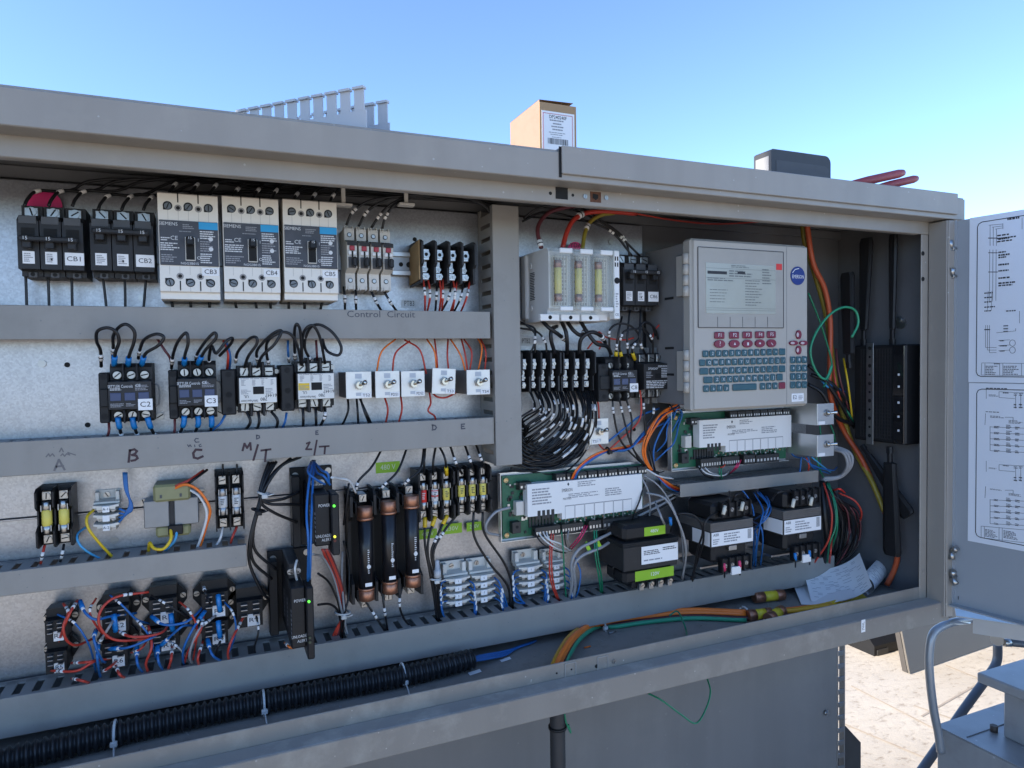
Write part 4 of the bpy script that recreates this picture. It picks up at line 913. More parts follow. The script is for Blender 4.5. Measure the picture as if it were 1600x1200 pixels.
for i in range(3):
    a, b = i / 3 + .01, (i + 1) / 3 - .008
    build('fuse_well', MB().box(D.x(a + .03), D.x(b - .03), -.0968, -.0962, D.z(.92), D.z(.14), 0), mat('well_cream', (.6, .57, .48), .5), D.o)
    x = D.x(a + .09)
    build('installed_fuse', MB().cyl((x, -.107, D.z(.84)), (x, -.107, D.z(.22)), .0058, n=14), FUSEY, D.o); build('fuse_cap', MB().cyl((x, -.107, D.z(.86)), (x, -.107, D.z(.74)), .0062, n=14), COPPER, D.o); build('fuse_cap', MB().cyl((x, -.107, D.z(.32)), (x, -.107, D.z(.2)), .0062, n=14), COPPER, D.o)
    fr = MB()
    for q in ((a, a + .04, .12, .93), (b - .04, b, .12, .93), (a, b, .0, .12), (a, b, .93, 1.04)): fr.box(D.x(q[0]), D.x(q[1]), -.117, -.0965, D.z(q[3]), D.z(q[2]), .001)
    c_ = build('window_frame', fr, CLEARM, D.o)
    D.box('window_pull', WPLAST, a + .06, b - .05, .02, .1, .1171, .121, .001); D.box('window_pull', WPLAST, a + .06, b - .05, .95, 1.02, .1171, .121, .001)
    gr = MB(); nx, nz = 5, 13
    for k in range(nx + 1): u = a + .045 + (b - a - .09) * k / nx; gr.box(D.x(u) - .0006, D.x(u) + .0006, -.1005, -.099, D.z(.93), D.z(.12), 0)
    for k in range(nz + 1): v = .13 + .79 * k / nz; gr.box(D.x(a + .04), D.x(b - .04), -.0988, -.0978, D.z(v) - .0006, D.z(v) + .0006, 0)
    build('window_grille', gr, CREAM, D.o)['kind'] = 'stuff'
    hl = MB()
    for k in range(nx):
        for j in range(0, nz, 2 - k % 2): hl.box(D.x(a + .05 + (b - a - .09) * k / nx), D.x(a + .045 + (b - a - .09) * (k + .6) / nx), -.0975, -.0971, D.z(.18 + .79 * j / nz), D.z(.14 + .79 * j / nz), 0)
    build('grille_hole', hl, HOLE, D.o)['kind'] = 'stuff'
    build('clear_pane', MB().box(D.x(a + .04), D.x(b - .04), -.1155, -.1145, D.z(.93), D.z(.12), 0), CLEARM, D.o)
    t = D.box('load_terminal', WPLAST, a - .16, b - .17, 1.06, 1.17, .0902, .099, .0008); D.disc('terminal_hole', HOLE, (a + b) / 2 - .165, 1.115, .0991, .0994, .0032, 12, t)
D.box('handle_strip', WPLAST, 1.005, 1.105, .0, 1.14, .0962, .112, .0012); D.disc('handle_socket', HOLE, 1.055, .5, .1121, .1126, .0052, 16); D.box('rating_label', WHITE, .74, 1.0, 1.06, 1.15, .0902, .0906, 0); D.fine(.76, .92, 1.08, 1.14, .0908, 3, INK)
for v in (.1, .2): D.box('strip_slot', HOLE, 1.02, 1.04, v, v + .07, .1121, .1124, 0); D.box('strip_slot', HOLE, 1.06, 1.08, v, v + .07, .1121, .1124, 0)
D.text('CE', 1.05, 1.07, .1123, .006, INK); D.fine(1.03, 1.08, .7, .95, .1122, 6, GINK)

# ---------------------------------------------------------------- contactors right bay
D = contactor_a((958, 557, 997, 627), 'black contactor tagged C8 with yellow wire lugs in the right bay', 'C8', -.42)
D = Dev('contactor', 'charcoal contactor with white-printed face right of the C8 contactor', 'contactor', (1006, 552, 1050, 621), .07)
prof(D, 'body', BLACKM, 0, 1, [(.002, .0), (.045, .0), (.045, .2), (.07, .24), (.07, .8), (.045, .83), (.045, 1.0), (.002, 1.0)])
D.box('side_wing', BLACKM, -.16, -.01, .03, .98, .002, .04, .001); D.box('face_window', HOLE, .4, .58, .45, .56, .0701, .0705, 0)
D.text('DP240240F', .32, .345, .0703, .006, WINK, width=.02); D.fine(.5, .95, .27, .32, .0702, 2, WINK); D.fine(.08, .38, .4, .55, .0702, 4, GINK); D.fine(.62, .95, .33, .55, .0702, 6, WINK, None, .9); D.fine(.08, .95, .6, .78, .0702, 5, WINK, None, .95)
for u in (.17, .5, .8):
    for v in (.11, .9): D.box('terminal_plate', NIKEL, u - .1, u + .1, v - .085, v + .085, .0451, .05, .0006); D.screw(u, v, .0501, .0052, NIKEL, 'terminal_screw'); D.box('blade_tab', STEEL, u - .06, u - .03, v + (.12 if v > .5 else -.24), v + (.24 if v > .5 else -.12), .03, .045, 0)

# ---------------------------------------------------------------- input output boards
CONN = mat('connector_black', (.02, .021, .022), .45); GTERM = mat('terminal_silver', (.6, .6, .58), .35, .8)
def board(c, label, d, tray, cover, foot, topc, botc, seed):
    D = Dev('circuit_board', label, 'circuit board', c, d); r_ = random.Random(seed)
    build('board', MB().box(D.x0, D.x1, -d, -d + .0018, D.z0, D.z1, .0003), PCB, D.o)
    build('tray', MB().box(D.x0 - .004, D.x1 + .004, -d + .006, -d + .008, D.z0 - .004, D.z1 + .004, 0).box(D.x0 - .0045, D.x0 - .0035, -d - .004, -d + .0079, D.z0 - .004, D.z1 + .004, 0).box(D.x0 - .0035, D.x1 + .004, -d - .004, -d + .0079, D.z0 - .0045, D.z0 - .0035, 0), ALU, D.o)
    zc = D.z; xc = D.x
    # stepped white cover with printed sheet
    poly = [(xc(u), zc(v)) for u, v in cover]
    cv = build('cover', MB().prism(poly, -d - .022, -d - .004), WPLAST, D.o)
    y = -d - .0223; mb = MB(); u0 = cover[0][0]; uw = cover[1][0] - u0; V = lambda t: .13 + t * .68
    fine(mb, xc(u0 + .03), xc(u0 + .2 * uw), zc(V(.5)), zc(V(.1)), y, 6, r_); fine(mb, xc(u0 + .42 * uw), xc(u0 + .6 * uw), zc(V(.17)), zc(V(.03)), y, 3, r_); fine(mb, xc(u0 + .34 * uw), xc(u0 + .62 * uw), zc(V(.42)), zc(V(.3)), y, 3, r_); fine(mb, xc(u0 + .66 * uw), xc(u0 + .9 * uw), zc(V(.46)), zc(V(.26)), y, 4, r_)
    build('fine_print', mb, GINK, cv)['kind'] = 'stuff'
    build('lettering', text(MB(), 'EMERSON', xc(u0 + .33 * uw), zc(V(.22)), y, .008, width=.02), INK, cv)
    p_ = (xc(u0 + .34 * uw), zc(V(.08))); build('print_emblem', MB().prism([(p_[0] - .002, p_[1]), (p_[0], p_[1] - .003), (p_[0] + .002, p_[1]), (p_[0], p_[1] + .003)], y, y + .0002), INK, cv)
    build('lettering', text(MB(), 'MULTIFLEX', xc(u0 + .33 * uw), zc(V(.42)), y, .005, width=.016), INK, cv)
    mb = MB()
    for k in range(4): q = u0 + .08 * uw + k * .038 * uw; mb.quad((xc(q), y, zc(V(.83))), (xc(q + .025 * uw), y, zc(V(.83))), (xc(q + .025 * uw), y, zc(V(.63))), (xc(q), y, zc(V(.63))))
    build('print_block', mb, INK, cv)['kind'] = 'stuff'
    mb = MB()
    for k in range(7):
        q = u0 + .31 * uw + k * .085 * uw
        for e in ((q, q + .002), (q + .08 * uw, q + .08 * uw + .002)): mb.quad((xc(e[0]), y, zc(V(1.0))), (xc(e[1]), y, zc(V(1.0))), (xc(e[1]), y, zc(V(.58))), (xc(e[0]), y, zc(V(.58))))
        mb.quad((xc(q), y, zc(V(.6))), (xc(q + .08 * uw), y, zc(V(.6))), (xc(q + .08 * uw), y, zc(V(.58))), (xc(q), y, zc(V(.58))))
    build('blank_field', mb, GINK, cv)['kind'] = 'stuff'
    for u0_, u1_, v0, v1, nn in topc + botc:
        up = v0 < .5
        s_ = build('connector', MB().box(xc(u0_), xc(u1_), -d - .016, -d - .0002, zc(v1), zc(v0), .0006), CONN, D.o)
        mb = MB()
        for k in range(nn): q = u0_ + (u1_ - u0_) * (k + .25) / nn; e = (u1_ - u0_) * .5 / nn; mb.box(xc(q), xc(q + e), -d - .0164, -d - .0161, zc(v1 - (v1 - v0) * .25), zc(v0 + (v1 - v0) * .45), 0)
        build('contact_row', mb, GTERM, s_)['kind'] = 'stuff'
    # small parts on the open board
    for k in range(26): u = r_.uniform(.03, .15); v = r_.uniform(.12, .95); build('chip', MB().box(xc(u), xc(u + r_.uniform(.008, .024)), -d - .002, -d - .0002, zc(v), zc(v - r_.uniform(.02, .07)), 0), CONN if k % 3 else GTERM, D.o)
    for k in range(8): u = .17 + k * .022; build('driver_chip', MB().box(xc(u), xc(u + .015), -d - .0025, -d - .0002, zc(.86), zc(.68), 0), CONN, D.o)
    for k in range(14): u = .3 + k * .045; build('capacitor', MB().cyl((xc(u), -d, zc(.845)), (xc(u), -d - .004, zc(.845)), .0018, n=8), GTERM if k % 2 else CONN, D.o)
    for k in range(30): u = .34 + k * .0205; build('resistor', MB().box(xc(u), xc(u + .009), -d - .0012, -d - .0002, zc(.80 + .03 * (k % 2)), zc(.775 + .03 * (k % 2)), 0), (CONN, GTERM, COPPER)[k % 3], D.o)
    mb = MB(); fine(mb, xc(.45), xc(.97), zc(.11), zc(.02), -d - .0003, 3, r_, .95); build('silk_print', mb, mat('silkscreen', (.25, .4, .32), .5), D.o)
    build('plug_socket', MB().box(xc(.07), xc(.12), -d - .014, -d - .0002, zc(.62), zc(.4), .0008), LGREY, D.o)
    build('jack', MB().box(xc(.045), xc(.1), -d - .013, -d - .0002, zc(.9), zc(.72), .0006), CONN, D.o); build('jack_hole', MB().cyl((xc(.075), -d - .0131, zc(.8)), (xc(.075), -d - .0134, zc(.8)), .0026, n=10), HOLE, D.o)
    for u, v in ((.025, .07), (.025, .94)): build('standoff', MB().lathe((xc(u), -d, zc(v)), (xc(u), -d - .003, zc(v)), [(0, .0045), (.002, .0045), (.0021, .0028), (.0003, .0024)], 12), mat('brass', (.55, .4, .2), .35, .9), D.o)
    return D
top1 = [(.12 if k < 0 else .335 + k * .074, .335 + k * .074 + .066, .02, .15, 3) for k in range(9)]
board((784, 744, 1005, 815), 'lower green circuit board with white cover left of the transformers', .034, None,
      [(.13, .13), (.94, .13), (.94, .72), (.36, .74), (.36, .64), (.13, .64)], None, [(.09, .17, .1, .22, 3)] + top1, [(.19, .36, .84, 1.0, 8), (.37, .52, .84, 1.0, 8), (.56, .65, .84, 1.0, 4), (.66, .92, .84, 1.0, 9)], 2)
board((1050, 647, 1228, 716), 'upper green circuit board with white cover under the grey controller', .05, None,
      [(.16, .12), (.97, .12), (.97, .74), (.38, .74), (.38, .62), (.16, .62)], None, [(.11, .19, .08, .2, 3)] + [(.44 + k * .068, .44 + k * .068 + .06, .0, .13, 3) for k in range(8)], [(.19, .36, .84, 1.02, 8), (.37, .52, .84, 1.02, 8), (.56, .66, .84, 1.02, 4), (.67, .88, .86, 1.02, 7)], 9)

# ---------------------------------------------------------------- control transformers
LAMD = mat('dark_lamination', (.17, .155, .14), .5, .25, .15, 50)
def xfmr(c, label, d, style):
    D = Dev('control_transformer', label, 'transformer', c, d)
    if style == 'abb':
        for k in range(9): z_a = D.z(.3) - (D.z(.3) - D.z(.41)) * k / 9; e = .0005 * (k % 2); build('lamination', MB().box(D.x(0) + e, D.x(1) - e, -d + e, -.025, z_a - (D.z(.3) - D.z(.41)) / 9 + .0002, z_a, .0003), LAMD, D.o)
        build('core', MB().box(D.x(0), D.x(1), -d, -.025, D.z(.62), D.z(.41), .0012), mat('core_black', (.03, .028, .027), .5), D.o)
        build('winding_cover', MB().box(D.x(.1), D.x(.92), -d + .006, -.035, D.z(.3) + .0002, D.z(.06), .006), BLACK, D.o)
        build('winding_cover', MB().box(D.x(.1), D.x(.92), -d + .006, -.035, D.z(.84), D.z(.58) - .0002, .006), BLACK, D.o)
        for v, s_ in ((.12, 1), (.84, -1)):
            build('terminal_block', MB().box(D.x(.2), D.x(.88), -d - .004, -d + .005, D.z(v + .1), D.z(v - .07), .001), BLACK, D.o)
            for k in range(4): D.screw(.29 + k * .165, v + .02, d + .0042, .0038, STEEL, 'terminal_screw', .002); 
            for k in range(5): D.box('terminal_fin', BLACK, .2 + k * .165, .225 + k * .165, v - .09, v + .11, d - .004, d + .009, .0005)
        lb = build('rating_label', MB().box(D.x(.02), D.x(.99), -d - .0006, -d - .0001, D.z(.6), D.z(.42), 0), WHITE, D.o)
        build('side_label', MB().box(D.x0 - .0006, D.x0 - .0001, -d + .002, -d + .05, D.z(.6), D.z(.42), 0), WHITE, D.o)
        D.text('ABB', .12, .455, d + .0008, .007, INK, parent=lb); D.fine(.3, .75, .44, .57, d + .0008, 4, GINK, lb); D.fine(.05, .24, .5, .58, d + .0008, 3, GINK, lb)
        mb = MB()
        for k in range(9): mb.quad((D.x(.86), -d - .0008, D.z(.44 + .014 * k)), (D.x(.95), -d - .0008, D.z(.44 + .014 * k)), (D.x(.95), -d - .0008, D.z(.433 + .014 * k)), (D.x(.86), -d - .0008, D.z(.433 + .014 * k)))
        build('barcode', mb, INK, lb)['kind'] = 'stuff'
        D.box('core_bracket', STEEL, .42, .6, .62, .68, d - .006, d + .001, .0005); D.box('foot', STEEL, .05, .95, .93, .96, .012, d * .7, .0006); D.box('link_fin', WPLAST, .4, .62, .88, .98, d + .0045, d + .01, .0006)
    else:
        build('core', MB().box(D.x(0) + .002, D.x(1) - .002, -d + .001, -.02, D.z(.72), D.z(.34), .0012), BLACKM, D.o)
        for k in range(5): z_a = D.z(.28) - (D.z(.28) - D.z(.34)) * k / 5; build('lamination', MB().box(D.x(0) + .0006 * (k % 2), D.x(1) - .0006 * (k % 2), -d + .0006 * (k % 2), -.02, z_a - (D.z(.28) - D.z(.34)) / 5 + .0002, z_a, .0003), BLACKM, D.o)
        build('winding_cover', MB().box(D.x(.06), D.x(.94), -d + .008, -.03, D.z(.28) + .0002, D.z(.02), .006), BLACK, D.o)
        build('winding_cover', MB().box(D.x(.06), D.x(.94), -d + .008, -.03, D.z(.96), D.z(.72) - .0002, .006), BLACK, D.o)
        lb = build('rating_label', MB().box(D.x(.32), D.x(.98), -d - .0006, -d - .0001, D.z(.64), D.z(.36), 0), WHITE, D.o)
        D.fine(.36, .66, .42, .5, d + .0008, 3, INK, lb); D.fine(.7, .96, .4, .46, d + .0008, 2, INK, lb); D.fine(.36, .9, .56, .6, d + .0008, 1, GINK, lb)
        p = D.box('voltage_label', LIME, .42, .8, .08, .22, d - .0078, d - .0072, 0); D.text('480V', .6, .15, d - .007, .008, WHITE, parent=p)
        p = D.box('voltage_label', LIME, .25, .95, .76, .92, d - .0078, d - .0072, 0); D.text('120V', .6, .84, d - .007, .009, WHITE, parent=p)
        for k in range(4): D.box('terminal', STEEL, .3 + k * .17, .38 + k * .17, .95, 1.06, d - .012, d - .002, .0008); D.screw(.34 + k * .17, .97, d - .0015, .004, NIKEL, 'terminal_screw')
        D.box('terminal_block', BLACK, .22, .98, .93, 1.04, .04, d - .0125, .001)
    return D
xfmr((973, 823, 1061, 908), 'black transformer with lime 480V and 120V labels', .1, 't')
xfmr((1110, 782, 1177, 892), 'dark transformer with white label, red lugs below, nearer the black one', .115, 'abb')
xfmr((1224, 763, 1283, 874), 'dark transformer with white label at the right end of the duct', .115, 'abb')

# switches on long brackets at the right
for y0, y1, q in ((631, 663, 'upper'), (680, 712, 'lower')):
    D = Dev('toggle_switch', '%s aluminium bracket switch right of the upper circuit board' % q, 'switch', (1277, y0, 1303, y1), .125)
    D.box('plate', ALU, 0, 1, 0, 1, .1232, .125, .0004)
    build('bracket', MB().box(D.x0, D.x0 + .0018, -.1231, -.012, D.z0, D.z1, 0).box(D.x0 - .02, D.x0 - .0002, -.0155, -.014, D.z0, D.z1, 0), ALU, D.o)
    for v in (.2, .75):
        for dd in (.035, .045): build('rivet', MB().cyl((D.x0, -dd, D.z(v)), (D.x0 - .0015, -dd, D.z(v)), .003, n=10), NIKEL, D.o)
    build('collar_nut', MB().cyl((D.x(.55), -.125, D.z(.45)), (D.x(.55), -.128, D.z(.45)), .007, n=6), NIKEL, D.o)
    a = Vector((D.x(.55), -.127, D.z(.45))); build('bat_lever', MB().lathe(a, a + Vector((.01, -.012, .002)), [(0, .0045), (.004, .0045), (.0041, .0022), (.012, .003), (.017, .0035), (.018, .001)], 12), BAT, D.o)
    D.box('label_tag', WHITE, .05, .45, .82, .97, .1251, .1254, 0)

# ---------------------------------------------------------------- router on the right wall
p0 = PX(1334, 540, 1.213); p1 = PX(1415, 690, 1.213); ya, yb = p0.y, p1.y; zt_, zb_ = P(1400, 538, -p1.y).z, P(1400, 697, -p1.y).z
o = thing('router', 'black router with perforated steel strap on the right wall', 'router', (1.235, (ya + yb) / 2, zb_))
GLOSS = mat('gloss_black', (.012, .012, .013), .12, coat=.4)
build('body', MB().box(1.213, 1.258, yb, ya, zb_, zt_, .003), BLACK, o)
gm = MB()
for k in range(12):
    yy = ya - .018 - (ya - yb - .05) * k / 11; gm.box(1.2118, 1.2129, yy - .0012, yy + .0012, zb_ + .008, zt_ - .008, 0)
for k in range(26):
    zz = zb_ + .008 + (zt_ - zb_ - .016) * k / 25; gm.box(1.2122, 1.2128, yb + .03, ya - .016, zz - .0008, zz + .0008, 0)
build('vent_grille', gm, BLACKM, o)['kind'] = 'stuff'
build('light_strip', MB().box(1.2105, 1.2129, yb + .002, yb + .026, zb_ + .002, zt_ - .002, .0008), GLOSS, o)
for k, zz in enumerate((.30, .42, .58, .72, .86)): build('indicator', MB().box(1.2101, 1.2104, yb + .011, yb + .015, zt_ - (zt_ - zb_) * zz - .002, zt_ - (zt_ - zb_) * zz + .002, 0), WHITE, o)
ys = (PX(1359, 600, 1.2095)).y
st = MB(); st.box(1.2092, 1.2104, ys - .008, ys + .008, zb_ - .006, zt_ + .004, .0003)
so_ = build('strap', st, STEEL, o)
for k in range(11): build('strap_hole', MB().cyl((1.2091, ys, zt_ - .006 - k * (zt_ - zb_) / 11), (1.2089, ys, zt_ - .006 - k * (zt_ - zb_) / 11), .0038 if k % 2 == 0 else .0025, n=12), HOLE, so_)
def antenna(px0, py0, px1, py1, x, w0, w1, t, seam=True):
    a = PX(px0, py0, x); b = PX(px1, py1, x); d_ = (b - a); L_ = d_.length; d_.normalize(); s_ = Vector((0, 1, 0)); s_ = (s_ - d_ * s_.dot(d_)).normalized(); n_ = d_.cross(s_)
    def pr(prof_, nm):
        mb = MB(); v = []
        for q, w_ in prof_:
            c_ = a + d_ * (L_ * q)
            v += [c_ + s_ * w_ + n_ * t * .4, c_ + s_ * w_ * .6 + n_ * t, c_ - s_ * w_ * .6 + n_ * t, c_ - s_ * w_ + n_ * t * .4, c_ - s_ * w_ - n_ * t * .4, c_ - s_ * w_ * .6 - n_ * t, c_ + s_ * w_ * .6 - n_ * t, c_ + s_ * w_ - n_ * t * .4]
        f = []
        for k in range(len(prof_) - 1):
            for i in range(8): j = (i + 1) % 8; f.append((k * 8 + i, k * 8 + j, k * 8 + 8 + j, k * 8 + 8 + i))
        f += [tuple(range(8))[::-1], tuple(range(8 * (len(prof_) - 1), 8 * len(prof_)))]
        mb.add(v, f); build(nm, mb, BLACK, o)
    pr([(0, .006), (.06, .0065), (.061, .0045), (.14, .0045), (.15, w0)] if True else [], 'antenna_knuckle')
    pr([(.152, w0), (.5, (w0 + w1) / 2), (.96, w1), (1, w1 * .8)], 'antenna')
antenna(1349, 540, 1354, 372, 1.222, .009, .015, .004); antenna(1394, 540, 1396, 366, 1.228, .006, .009, .004); antenna(1327, 575, 1324, 426, 1.19, .013, .016, .005)
antenna(1390, 698, 1394, 868, 1.213, .013, .019, .005); antenna(1347, 696, 1420, 806, 1.225, .007, .016, .004)
build('mounting_bolt', MB().cyl((1.259, PX(1408, 500, 1.259).y, PX(1408, 500, 1.259).z), (1.252, PX(1408, 500, 1.259).y, PX(1408, 500, 1.259).z), .006, n=6).cyl((1.2599, PX(1408, 505, 1.259).y, PX(1408, 505, 1.259).z), (1.258, PX(1408, 505, 1.259).y, PX(1408, 505, 1.259).z), .011, n=14), STEEL, o)
# ---------------------------------------------------------------- labels, tags and screws on the panel
def label(px0, py0, px1, py1, t, m_, lab, ink=None, size=.009, d=.0005, tilt=0):
    a = P(px0, py0, d); b = P(px1, py1, d)
    o_ = build('panel_label', MB().box(a.x, b.x, -d, -d + .0004, b.z, a.z, 0), m_, None); tag(o_, lab, 'label')
    build('lettering', text(MB(), t, (a.x + b.x) / 2, (a.z + b.z) / 2, -d - .0003, size, width=(b.x - a.x) * .62), ink or INK, o_)
    if tilt: o_.rotation_euler.y = R(tilt)
CLR = mat('clear_tape', (.5, .5, .49), .35, .2)
label(587, 723, 625, 737, '480 V', LIME, 'lime 480 V label above the large fuses', mat('pale_print', (.66, .72, .5), .5), .012)
label(653, 829, 683, 840, '480 V', LIME, 'lime 480 V label below the red fuses', mat('pale_print', (.66, .72, .5), .5), .01)
label(690, 820, 722, 832, '230V', LIME, 'lime 230V label below the yellow-lugged fuses', mat('pale_print', (.66, .72, .5), .5), .01)
label(729, 817, 753, 828, '230V', LIME, 'lime 230V label beside the vertical black wires', mat('pale_print', (.66, .72, .5), .5), .009)
label(627, 468, 652, 481, 'PTB3', CLR, 'clear PTB3 marking under the distribution block', INK, .012)
label(812, 526, 832, 540, 'PTB2', CLR, 'clear PTB2 marking above the dark distribution blocks', INK, .012)
p = P(69, 306, .012); t_ = build('round_tag', MB().cyl((p.x, -.012, p.z - .012), (p.x, -.0128, p.z - .012), .02, n=24), PINK); tag(t_, 'round pink tag behind breaker CB1', 'tag')
p = P(899, 382, .02); t_ = build('round_tag', MB().cyl((p.x, -.02, p.z - .012), (p.x, -.0208, p.z - .012), .0165, n=24), PINK); tag(t_, 'round pink tag behind the fused disconnect', 'tag')
build('lettering', text(MB(), 'YDA', p.x, p.z - .002, -.0212, .011), INK, t_)
for px, py in ((222, 465), (66, 568), (137, 664), (178, 846), (105, 570), (525, 890), (652, 860), (991, 671), (648, 374), (954, 378), (1046, 521)):
    p = P(px, py, 0); zz = .008 if py > 740 else 0.0
    build('panel_screw' if px not in (137, 105, 652, 991, 648) else 'panel_hole', screw_mb(p.x, -0.0002 + zz, p.z, .005, .002) if px not in (137, 105, 652, 991, 648) else MB().cyl((p.x, -.0001 + zz, p.z), (p.x, -.0004 + zz, p.z), .0035, n=12), NIKEL if px not in (137, 105, 652, 991, 648) else HOLE, cab)
# ================================================================ on the cabinet roof
ZR = 1.7868
# loose piece of slotted duct
A = PZ(571, 130, ZR + .06); B = PZ(384, 167, ZR + .06); C_ = PZ(602, 148, ZR + .06)
ax = (B - A); n_ = int(ax.length / .021); ax.normalize(); wv = C_ - A; wl = min(wv.length, .075); wv = wv - ax * wv.dot(ax); wv = wv.normalized() * .055
PALE = mat('pale_pvc', (.5, .5, .5), .45, 0, .04, 20)
o = thing('slotted_duct_piece', 'loose open piece of pale slotted duct lying on the cabinet roof', 'wire duct', tuple(A - Vector((0, 0, .06))))
def obox(c, e1, e2, e3):
    v = [c, c + e1, c + e1 + e2, c + e2, c + e3, c + e1 + e3, c + e1 + e2 + e3, c + e2 + e3]
    f = [(0, 3, 2, 1), (4, 5, 6, 7), (0, 1, 5, 4), (1, 2, 6, 5), (2, 3, 7, 6), (3, 0, 4, 7)]
    if e1.cross(e2).dot(e3) < 0: f = [q[::-1] for q in f]
    return MB().add(v, f)
base = A - Vector((0, 0, .06)); up = Vector((0, 0, 1)); wn = wv.normalized()
build('floor', obox(base, ax * (n_ * .021 + .02), wv, up * .0018), PALE, o)
for off in (Vector((0, 0, 0)), wv - wn * .0018): build('side_band', obox(base + off + up * .0019, ax * (n_ * .021 + .02), wn * .0018, up * .026), PALE, o)
for k in range(n_ + 1):
    for side, off in ((0, Vector((0, 0, 0))), (1, wv - wn * .0018)):
        s_ = base + off + ax * (.003 + k * .021)
        build('finger', obox(s_ + up * .028, ax * .0145, wn * .0018, up * .026), PALE, o)
        build('finger_head', obox(s_ + up * .0542 - ax * .001 + (wn * -.003 if side == 0 else wn * -.003), ax * .0165, wn * .0075, up * .003), PALE, o)
# cardboard carton
CARD = mat('cardboard', (.40, .25, .13), .8, 0, .08, 40); CARDW = mat('cardboard_side', (.31, .205, .15), .8, 0, .08, 40, dirt=((.26, .165, .115), 30, .4))
a = P(843, 155, 0); b = P(900, 165, 0); x0, x1 = a.x, b.x; zt = a.z
o = thing('cardboard_box', 'small open cardboard carton with white parts label on the roof', 'box', ((x0 + x1) / 2, .06, ZR))
build('left_panel', MB().box(x0, x0 + .0015, .0016, .128, ZR, zt, 0), CARDW, o); build('front_panel', MB().box(x0, x1, 0, .0015, ZR, zt - .004, 0), CARD, o); build('right_panel', MB().box(x1 - .0015, x1, .0016, .128, ZR, zt - .004, 0), CARD, o); build('back_panel', MB().box(x0 + .0016, x1 - .0016, .1265, .128, ZR, zt - .004, 0), CARD, o)
build('flap', MB().add([(x0, .002, zt + .0005), (x1 - .004, .002, zt + .0025), (x1 - .002, .12, zt + .006), (x0, .126, zt + .0005)], [(0, 1, 2, 3)]), CARD, o)
q = build('parts_label', MB().box(P(846, 172, 0).x, P(897, 172, 0).x, -.0006, -.0002, ZR + .001, P(846, 172, 0).z, 0), WHITE, o)
a = P(846, 172, .001); b = P(897, 182, .001); mb = MB(); t = .0008
for r_ in ((a.x + .003, b.x - .003, a.z - .004, a.z - .004 + t), (a.x + .003, a.x + .003 + t, ZR + .002, a.z - .004), (b.x - .003 - t, b.x - .003, ZR + .002, a.z - .004)): mb.box(r_[0], r_[1], -.0009, -.0007, r_[2], r_[3], 0)
build('red_border', mb, mat('red_print', (.5, .06, .1), .6), q)
cx_ = (a.x + b.x) / 2; build('lettering', text(MB(), 'DP240240F', cx_, P(870, 184, 0).z, -.0009, .0085, width=.034), INK, q)
mb = MB()
for py, w_, h_ in ((189, .032, .0022), (194, .02, .0022), (198.5, .026, .0022), (203, .022, .0022), (208, .036, .0012), (211, .03, .0012), (215, .024, .001)):
    z_ = P(870, py, 0).z; fine(mb, cx_ - w_ / 2, cx_ + w_ / 2, z_ - h_, z_ + h_, -.0009, 1, fill=1)
build('fine_print', mb, GINK, q)['kind'] = 'stuff'
mb = MB(); r_ = random.Random(8); x = cx_ - .02
while x < cx_ + .02:
    w_ = r_.uniform(.0005, .0016); mb.box(x, x + w_, -.0009, -.0007, P(870, 226, 0).z, P(870, 217, 0).z, 0); x += w_ + r_.uniform(.0005, .0014)
build('barcode', mb, INK, q)['kind'] = 'stuff'
# grey device with a rounded corner
a = P(1205, 232, .08); b = P(1298, 270, .08); x0, x1, z1 = a.x, b.x, a.z; rr = .014
DG = mat('device_grey', (.045, .045, .047), .55, 0, .1, 40)
o = thing('plastic_case', 'dark grey plastic case with rounded corner on the roof', 'case', ((x0 + x1) / 2, -.06, ZR))
poly = [(x0, ZR), (x1, ZR)] + [(x1 - rr + rr * math.cos(t * .2618), z1 - rr + rr * math.sin(t * .2618)) for t in range(7)] + [(x0 + .004, z1), (x0, z1 - .003)]
build('shell', MB().prism(poly, -.08, -.035), DG, o)
poly = [(x0 + .012, ZR), (x1 - .006, ZR)] + [(x1 - .006 - rr + rr * math.cos(t * .2618), z1 - .02 - rr * .6 + rr * .6 * math.sin(t * .2618)) for t in range(7)] + [(x0 + .012, z1 - .02)]
build('front_recess', MB().prism(poly, -.0806, -.0801), mat('device_grey_dark', (.07, .07, .073), .6), o)
build('side_label', MB().box(x0 - .0006, x0 - .0001, -.074, -.04, ZR, z1 - .012, 0), mat('grey_label', (.3, .3, .3), .6), o)
p = P(1150, 260, .1); tag(build('blue_cap', MB().prismx([(-.1, ZR), (-.1, ZR + .009), (-.085, ZR + .013), (-.05, ZR + .013), (-.05, ZR)], P(1136, 258, .1).x, P(1159, 258, .1).x), mat('blue_tape', (.02, .25, .5), .4)), 'small bright blue piece peeking over the roof edge', 'tape')
# red plier handles
o = thing('pliers', 'pliers with dull red handles poking over the roof edge', 'pliers', tuple(PZ(1390, 285, ZR)))
RH = mat('dull_red_grip', (.30, .05, .055), .5, 0, .2, 50)
for (q0, q1, r_, dz) in (((1330, 288), (1411, 270), .0078, .003), ((1372, 293), (1432, 279), .0072, .0)):
    a = P(*q0, .2); b = P(*q1, .205); build('handle', MB().lathe(a, b, [(0, r_ * .8), ((b - a).length * .3, r_), ((b - a).length * .9, r_), ((b - a).length, r_ * .75), ((b - a).length + .002, r_ * .3)], 12), RH, o)
